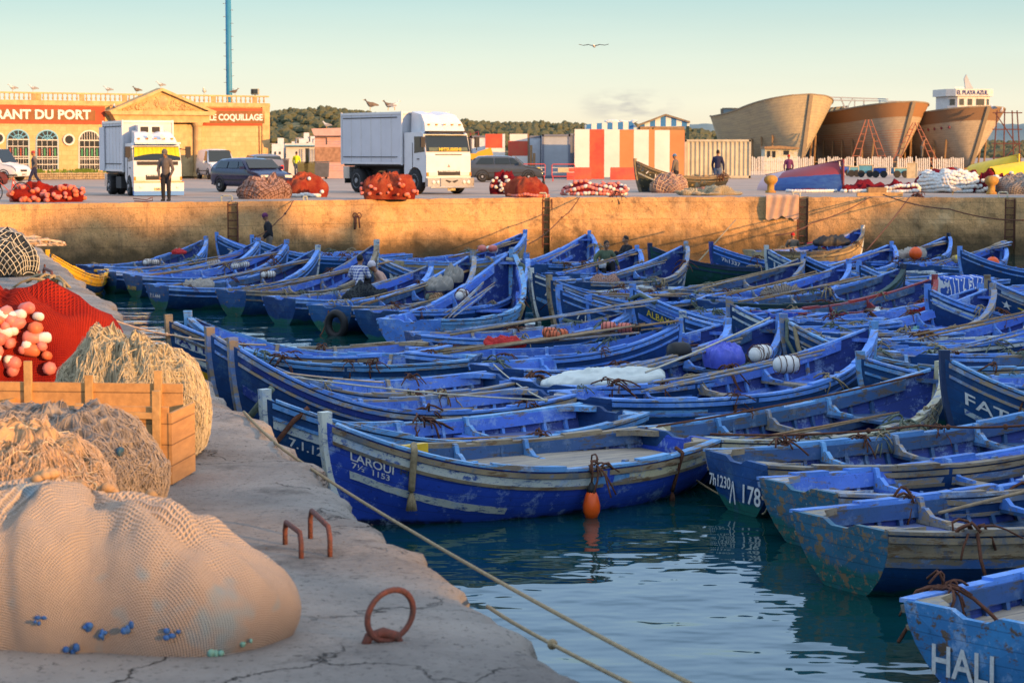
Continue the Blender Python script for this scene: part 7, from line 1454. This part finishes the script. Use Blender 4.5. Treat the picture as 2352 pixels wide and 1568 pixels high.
def person(label, loc, head, pose, top='c_grey', bottom='c_black', hat=None, hatm='c_grey', shoes='c_black', h=1.74, nod=0.0, bare=False, hood=False, extra=None):
    """x forward, y left. pose: dict with hip, chest, neck, head and knee/foot/elbow/hand for L,R (metres for a 1.74 m person)"""
    T = thing("person", label, "person", loc, head); s_ = h / 1.74; T.scale = (s_, s_, s_); P = {k_: V3(v) for k_, v in pose.items()}
    hip, ch, nk, hd = P['hip'], P['chest'], P['neck'], P['head']; up = (hd - nk).normalized(); sd = V3((0, 1, 0)); fw = sd.cross(up).normalized() * -1 if 0 else up.cross(V3((0, -1, 0))).normalized()
    fw = V3((math.cos(nod), 0, -math.sin(nod)))
    upd = V3((math.sin(nod), 0, math.cos(nod))); rot = Matrix((fw, sd, upd)).transposed()
    b = MB(); limb(b, [nk - up * .03, hd - upd * .04], [.056, .052]); b.sph(hd + upd * .02, (.095, .076, .115), 14, 10, rot); b.sph(hd + fw * .03 - upd * .06, (.06, .052, .055), 10, 8, rot); b.sph(hd + fw * .102 - upd * .012, (.018, .013, .026), 8, 6, rot); b.sph(hd + fw * .085 - upd * .062, (.018, .026, .010), 8, 6, rot)
    for q in (-1, 1): b.sph(hd + sd * (.078 * q) - upd * .005, (.02, .012, .032), 6, 5, rot)
    # trunk and limbs all in one surface
    limb(b, [hip, hip.lerp(ch, .5), ch], [.118, .115, .13]); 
    for q, S in ((1, 'L'), (-1, 'R')):
        sh = ch + V3((0, .17 * q, .08)); el, ha = P['el' + S], P['ha' + S]; limb(b, [ch + V3((0, .07 * q, .04)), sh, el, ha], [.075, .055, .040, .028]); limb(b, [nk - V3((0, 0, .02)), sh], [.05, .05])
        d = (ha - el).normalized(); side = d.cross(V3((0, 0, 1))); side = side.normalized() if side.length > .1 else V3((0, 1, 0)); nrm = side.cross(d)
        b.sph(ha + d * .045, (.03, .03, .03), 8, 6); b.tube([ha + d * .01, ha + d * .085], [.026, .032], 8)
        for i, ln in enumerate((.062, .074, .078, .070, .055)):
            if i == 0: b.tube([ha + side * .022 * q + d * .03, ha + side * .045 * q + d * .06, ha + side * .05 * q + d * .09 - nrm * .01], [.012, .011, .009], 6)
            else: o = side * (.027 - .018 * (i - 1)) * q; b.tube([ha + d * .08 + o, ha + d * (.08 + ln * .55) + o - nrm * .006, ha + d * (.08 + ln * .95) + o - nrm * .026], [.010, .0095, .008], 6)
        hj = hip + V3((0, .085 * q, -.04)); kn, ft = P['kn' + S], P['ft' + S]; limb(b, [hip, hj, kn, ft], [.10, .085, .058, .042]); toe = P.get('to' + S, ft + V3((.16, 0, -.06))); limb(b, [ft + V3((-.03, 0, -.05)), toe], [.04, .035])
    blob("body", 'skin', T, b, .014)
    for q in (-1, 1): MB().sph(hd + fw * .088 + sd * (.03 * q) + upd * .022, (.008, .013, .008), 8, 6, rot).obj("eye", 'lettw', T, True); MB().sph(hd + fw * .096 + sd * (.03 * q) + upd * .022, .005, 6, 5).obj("pupil", 'hair', T, True)
    if not bare:
        b = MB(); limb(b, [hip + (ch - hip) * .08, hip.lerp(ch, .5), ch, ch.lerp(nk, .6)], [.142, .140, .152, .09]); 
        for q, S in ((1, 'L'), (-1, 'R')):
            sh = ch + V3((0, .17 * q, .08)); el, ha = P['el' + S], P['ha' + S]; limb(b, [ch + V3((0, .08 * q, .05)), sh, el, el.lerp(ha, .93)], [.09, .074, .058, .044]); limb(b, [ch.lerp(nk, .7), sh], [.07, .068])
        if hood: limb(b, [ch.lerp(nk, .8) - fw * .04, nk - fw * .05], [.09, .085])
        blob("jacket" if top not in ('c_plaid', 'c_pink') else "shirt", top, T, b, .02)
    b = MB(); limb(b, [hip - (ch - hip).normalized() * .02, hip + (ch - hip) * .15], [.132, .128])
    for q, S in ((1, 'L'), (-1, 'R')): hj = hip + V3((0, .085 * q, -.04)); kn, ft = P['kn' + S], P['ft' + S]; limb(b, [hj, kn, kn.lerp(ft, .93)], [.105, .078, .064])
    blob("trousers", bottom, T, b, .02)
    for S in 'LR': 
        ft = P['ft' + S]; toe = P.get('to' + S, ft + V3((.16, 0, -.06))); b = MB(); kn = P['kn' + S]; limb(b, [ft.lerp(kn, .5 if shoes == 'boots' else .06), ft + V3((0, 0, -.04))], [.068 if shoes == 'boots' else .052, .055]); limb(b, [ft + V3((-.04, 0, -.05)), toe], [.05, .045]); blob("boot" if shoes == 'boots' else "shoe", 'c_black' if shoes in ('boots', 'c_black') else shoes, T, b, .016)
    b = MB()
    if hat == 'cap': b.sph(hd + upd * .055, (.105, .088, .085), 12, 8, rot); b.prism([rot @ V3(p) for p in ((.06, -.06, 0), (.17, -.04, 0), (.19, 0, 0), (.17, .04, 0), (.06, .06, 0))], hd + upd * .045, hd + upd * .055); b.obj("cap", hatm, T, True)
    elif hat == 'beanie': b.sph(hd + upd * .05 - fw * .01, (.108, .092, .105), 12, 8, rot); b.obj("cap", hatm, T, True)
    elif hat == 'bucket': b.sph(hd + upd * .06, (.10, .09, .09), 12, 8, rot); b.sph(hd + upd * .04, (.16, .15, .02), 14, 4, rot); b.obj("hat", hatm, T, True)
    elif hat == 'hood': b.sph(hd + upd * .03 - fw * .02, (.118, .10, .13), 12, 8, rot); b.obj("hood", hatm, T, True)
    else: b.sph(hd + upd * .045 - fw * .018, (.098, .082, .098), 12, 8, rot); b.obj("hair", 'hair', T, True)
    return T
def stand(lean=0.0, step=0.0, arms=((.05, .26, 1.08), (.14, .24, .84), (.05, -.26, 1.08), (.14, -.24, .84)), headx=.03):
    a = arms; l = lean
    return dict(hip=(0, 0, .92), chest=(l * .5, 0, 1.30), neck=(l * .8, 0, 1.47), head=(l + headx, 0, 1.61), elL=a[0], haL=a[1], elR=a[2], haR=a[3], knL=(step * .5 + .03, .10, .50), ftL=(step, .10, .09), knR=(-step * .25 + .03, -.10, .50), ftR=(-step, -.10, .09 + abs(step) * .12))
def sit(lean=.12, hz=.16, arms=((.12, .25, .42), (.34, .12, .36), (.12, -.25, .42), (.34, -.12, .36)), kz=.30, dn=.0):
    return dict(hip=(0, 0, hz), chest=(lean, 0, hz + .36), neck=(lean * 1.5, 0, hz + .52), head=(lean * 1.9, 0, hz + .65 - dn), elL=a_(arms[0], hz), haL=a_(arms[1], hz), elR=a_(arms[2], hz), haR=a_(arms[3], hz), knL=(.36, .14, kz), ftL=(.46, .13, -.12), knR=(.36, -.14, kz), ftR=(.46, -.13, -.12))
def a_(p, hz): return (p[0], p[1], p[2] + hz - .16)
def gpt(X, Y, z=None): p = atz(X, Y, QZ if z is None else z); return (p.x, p.y, QZ if z is None else z)
person("man in a grey hooded sweatshirt and rubber boots standing at the quay edge", gpt(382, 462), R(-100), stand(.08, .0, ((.02, .26, 1.08), (.12, .20, .86), (.0, -.27, 1.08), (.10, -.20, .84))), 'c_grey', 'c_black', 'hood', 'c_grey', 'boots', 1.76, .35, hood=True)
person("man in a red cap walking left past the restaurant", gpt(80, 428), R(184), stand(.02, .30, ((-.12, .24, 1.10), (.08, .24, .92), (.02, -.24, 1.10), (-.02, -.24, .86))), 'c_grey', 'c_navy', 'cap', 'c_capred', h=1.74)
person("man in a yellow safety vest and jeans walking away by the bins", gpt(681, 406), R(80), stand(.02, .08), 'c_vest', 'c_denim', None, h=1.72)
person("man in a dark jacket walking away beside the beige container", gpt(1648, 434), R(70), stand(.02, .10), 'c_navy', 'c_denim', None, h=1.78)
p = aty(1553, 384, 95); person("person in a blue bucket hat behind the old black boat", (p.x, p.y, QZ), R(150), stand(.05, .0), 'c_brown', 'c_black', 'bucket', 'c_blue', h=1.60)
p = aty(619, 560, 70.5); person("man in a purple cap and black jacket looking down in a boat", (p.x, p.y, .12), R(190), stand(.10, .0, ((.05, .26, 1.08), (.18, .18, .90), (.05, -.26, 1.08), (.2, -.18, .92))), 'c_black', 'c_brown', 'beanie', 'c_purple', h=1.68, nod=.5)
def inboat(key, p): return tuple(world_of(key, p))
person("man in a blue and white plaid shirt sitting with his back turned", tuple(V3(aty(822, 672, 51.5)) - V3((0, 0, .02))), R(75), sit(.10), 'c_plaid', 'c_black', None, h=1.72)
person("man in a pink checked shirt and white cap bending over in a boat", tuple(V3(aty(890, 672, 52)) - V3((0, 0, .12))), R(185), sit(.20, dn=.02), 'c_pink', 'c_denim', 'beanie', 'c_white', h=1.68, nod=.5)
person("man in an olive green jacket sitting in a boat with a white jug", tuple(V3(aty(1388, 624, 60)) - V3((0, 0, .05))), R(-75), sit(.10, arms=((.08, .30, .44), (.22, .34, .24), (.08, -.30, .44), (.22, -.30, .20))), 'c_green', 'c_black', None, h=1.72, nod=.4)
person("young man in a black tracksuit sitting on a boat rail", tuple(V3(aty(1444, 612, 61)) - V3((0, 0, .02))), R(-150), sit(.06, arms=((.22, .16, .40), (.30, .02, .16), (.2, -.2, .40), (.36, -.1, .25)), kz=.42), 'c_black', 'c_black', None, h=1.66, nod=.3)
person("boy in a red cap seen from behind in the sunlit cream-hulled boat", tuple(V3(aty(1822, 582, 73.5)) - V3((0, 0, .1))), R(100), sit(.05), 'c_brown', 'c_black', 'cap', 'c_red', h=1.5)
person("man in a red jacket bending low in the sunlit cream-hulled boat", tuple(V3(aty(1872, 580, 74)) - V3((0, 0, .12))), R(-20), dict(hip=(-.25, 0, .34), chest=(.12, 0, .40), neck=(.28, 0, .38), head=(.40, 0, .33), elL=(.3, .24, .3), haL=(.5, .2, .15), elR=(.3, -.24, .3), haR=(.52, -.2, .15), knL=(.0, .14, .2), ftL=(-.35, .13, .05), knR=(.0, -.14, .2), ftR=(-.35, -.13, .05)), 'c_red', 'c_black', None, h=1.7, nod=1.2)
p = aty(1812, 350, 112); person("distant person in a red cap behind the upturned boat", (p.x, p.y, QZ), R(90), stand(.03), 'c_purple', 'c_black', 'cap', 'c_red', h=1.55)
p = aty(2085, 350, 183); person("shirtless worker bending by the right hull", (p.x + 1.2, p.y, QZ + 1.2), R(0), stand(.25), 'skin', 'c_brown', None, h=1.72, bare=True)
T = thing("jug", "white plastic jug held by the man in the green jacket", "jug", aty(1384, 607, 59.6)); MB().lathe([(.02, -.11), (.10, -.10), (.11, .05), (.05, .11), (.03, .12), (.03, .14)], n=10).obj("shell", 'white_p', T, True)
dg = bpy.context.evaluated_depsgraph_get()
for o in _vox:
    me = bpy.data.meshes.new_from_object(o.evaluated_get(dg)); old = o.data; o.modifiers.clear(); mats = list(old.materials); o.data = me
    if not me.materials:
        for m_ in mats: me.materials.append(m_)
    me.polygons.foreach_set("use_smooth", [True] * len(me.polygons))
# ---------------------------------------------------------------- gulls and a cat
M['gw'] = plain("gull_white", (.72, .70, .66), .7, .15, 9); M['gg'] = plain("gull_grey", (.28, .28, .29), .7, .2, 9); M['gb'] = plain("gull_brown", (.16, .12, .09), .7, .3, 12); M['beak'] = plain("gull_beak", (.6, .35, .04), .5, .2, 9)
def gull(label, loc, head, s_=1.0, brown=False, body_up=.35):
    T = thing("gull", label, "gull", loc, head); T.scale = (s_, s_, s_); rot = Matrix.Rotation(-body_up, 3, 'Y'); bm_ = 'gb' if brown else 'gw'
    mb = MB(); rows = []
    for x, z, r in ((-.20, .20, .012), (-.12, .19, .05), (-.02, .19, .085), (.07, .21, .085), (.13, .26, .055), (.155, .31, .038), (.175, .345, .042), (.20, .355, .030), (.225, .35, .012)): rows.append([V3((x, math.cos(a) * r, z + math.sin(a) * r)) for a in [6.2832 * j / 10 for j in range(10)]])
    mb.grid(rows, True, True); mb.obj("body", bm_, T, True)
    for q in (-1, 1): mb = MB(); mb.grid([[V3((.09, q * .085, .22)), V3((.07, q * .09, .16)), V3((.07, q * .06, .28))], [V3((-.06, q * .095, .22)), V3((-.06, q * .085, .15)), V3((-.06, q * .05, .275))], [V3((-.28, q * .02, .17)), V3((-.26, q * .02, .15)), V3((-.26, q * .01, .20))]]); mb.grid([[V3((.09, q * .07, .22)), V3((.07, q * .07, .16)), V3((.07, q * .05, .28))], [V3((-.06, q * .075, .22)), V3((-.06, q * .07, .15)), V3((-.06, q * .04, .275))], [V3((-.28, q * .01, .17)), V3((-.26, q * .01, .15)), V3((-.26, q * .0, .20))]]); mb.obj("wing", 'gb' if brown else 'gg', T); MB().tube([(.02, q * .03, .13), (.03, q * .03, 0)], .007, 5).obj("leg", 'beak', T)
    MB().tube([(.215, 0, .35), (.27, 0, .34)], [.012, .004], 6).obj("beak", 'beak', T)
for X, Y, hd, br, lb in ((31, 211, 200, 0, "gull on the balustrade nearest the left edge, white and upright"), (78, 212, 190, 0, "second gull from the left on the balustrade"), (250, 214, 185, 0, "gull with lowered head on the balustrade left of the pediment"), (316, 216, 200, 1, "dark gull on the balustrade just left of the pediment"), (540, 219, 10, 1, "dark gull beside the foot of the blue mast"), (471, 218, 260, 0, "gull behind the balustrade right of the pediment")):
    p = Rp.pt(X, Y + 1, -.08); gull(lb, (p.x, p.y, Rp.pt(X, 209 + (X + 80) * 11.5 / 698, -.08).z), R(hd), 1.25, br)
p = Rp.pt(363, 204, .4); gull("gull perched on the tip of the restaurant pediment", p, R(190), 1.25)
p = Rp.pt(253, 254, .6); gull("gull on the left shoulder of the pediment", p, R(100), 1.1)
gull("brown gull facing left on the big truck roof", aty(852, 254, 90), R(190), 1.25, True); gull("darker headed gull of the close pair on the truck roof", aty(893, 254, 88.5), R(200), 1.1, True); gull("white gull of the close pair on the truck roof", aty(905, 254, 88.5), R(20), 1.1)
gull("white gull on the pink hut roof", aty(751, 296, 139), R(170), 1.3); gull("lone white gull standing on the quay before the white floats", tuple(atz(2190, 448, QZ)), R(190), 1.2)
gull("gull standing on the right hull's rail, left one", aty(2282, 256, 188), R(120), 1.6); gull("gull standing on the right hull's rail, right one", aty(2300, 263, 188), R(60), 1.6)
T = thing("gull", "gull gliding with spread wings in the open sky", "gull", aty(1364, 106, 60), R(90)); rows = []
for y, x, z, c_ in ((-.42, -.05, .035, .02), (-.30, .02, .02, .07), (-.16, .045, .045, .10), (-.04, .02, .01, .12), (.04, .02, .01, .12), (.16, .045, .045, .10), (.30, .02, .02, .07), (.42, -.05, .035, .02)): rows.append([V3((x + c_ / 2, y, z)), V3((x, y, z + .012)), V3((x - c_ / 2, y, z)), V3((x, y, z - .004))])
MB().grid(rows, True, True).obj("wing", 'gb', T); mb = MB(); mb.sph((0, 0, 0), (.17, .035, .035), 10, 8); mb.sph((.17, 0, .01), .028, 8, 6); mb.obj("body", 'gw', T, True); T.rotation_euler = (0, R(8), R(80))
c = atz(1248, 430, QZ); T = thing("cat", "small black cat sitting on the road near the red net cone", "cat", c, R(-90)); mb = MB()
limb(mb, [(-.06, 0, .10), (.0, 0, .20), (.03, 0, .30)], [.10, .08, .055]); mb.sph((.05, 0, .38), (.06, .055, .055), 10, 8); limb(mb, [(.05, .04, .2), (.06, .04, .02)], [.03, .022]); limb(mb, [(.05, -.04, .2), (.06, -.04, .02)], [.03, .022]); limb(mb, [(-.12, 0, .05), (-.2, .08, .03), (-.16, .16, .03)], [.025, .02, .015])
for q in (-1, 1): mb.prism([(.04, q * .02, .42), (.04, q * .055, .42), (.04, q * .042, .475)], (0, 0, 0), (.02, 0, 0)); limb(mb, [(-.04, q * .08, .08), (.05, q * .09, .03)], [.06, .03])
mb.obj("body", 'black_p', T, True)

# give every thing built on a shared plane its own base point
def rebase(root):
    ch = [c for c in bpy.data.objects if c.parent == root]; lo = V3((1e9,) * 3); hi = V3((-1e9,) * 3); st = [(c, c.location.copy()) for c in ch]
    for c in ch:
        if c.type == 'MESH':
            for v in c.bound_box:
                for i in range(3): lo[i] = min(lo[i], v[i] + c.location[i]); hi[i] = max(hi[i], v[i] + c.location[i])
    b = V3(((lo.x + hi.x) / 2, (lo.y + hi.y) / 2, lo.z)); root.location = b
    for c in ch: c.location = c.location - b
_kids = set(o.parent.name for o in bpy.data.objects if o.parent)
for o in list(bpy.data.objects):
    if o.type == 'EMPTY' and o.parent is None and o.location.length < 1e-6 and o.name in _kids: rebase(o)
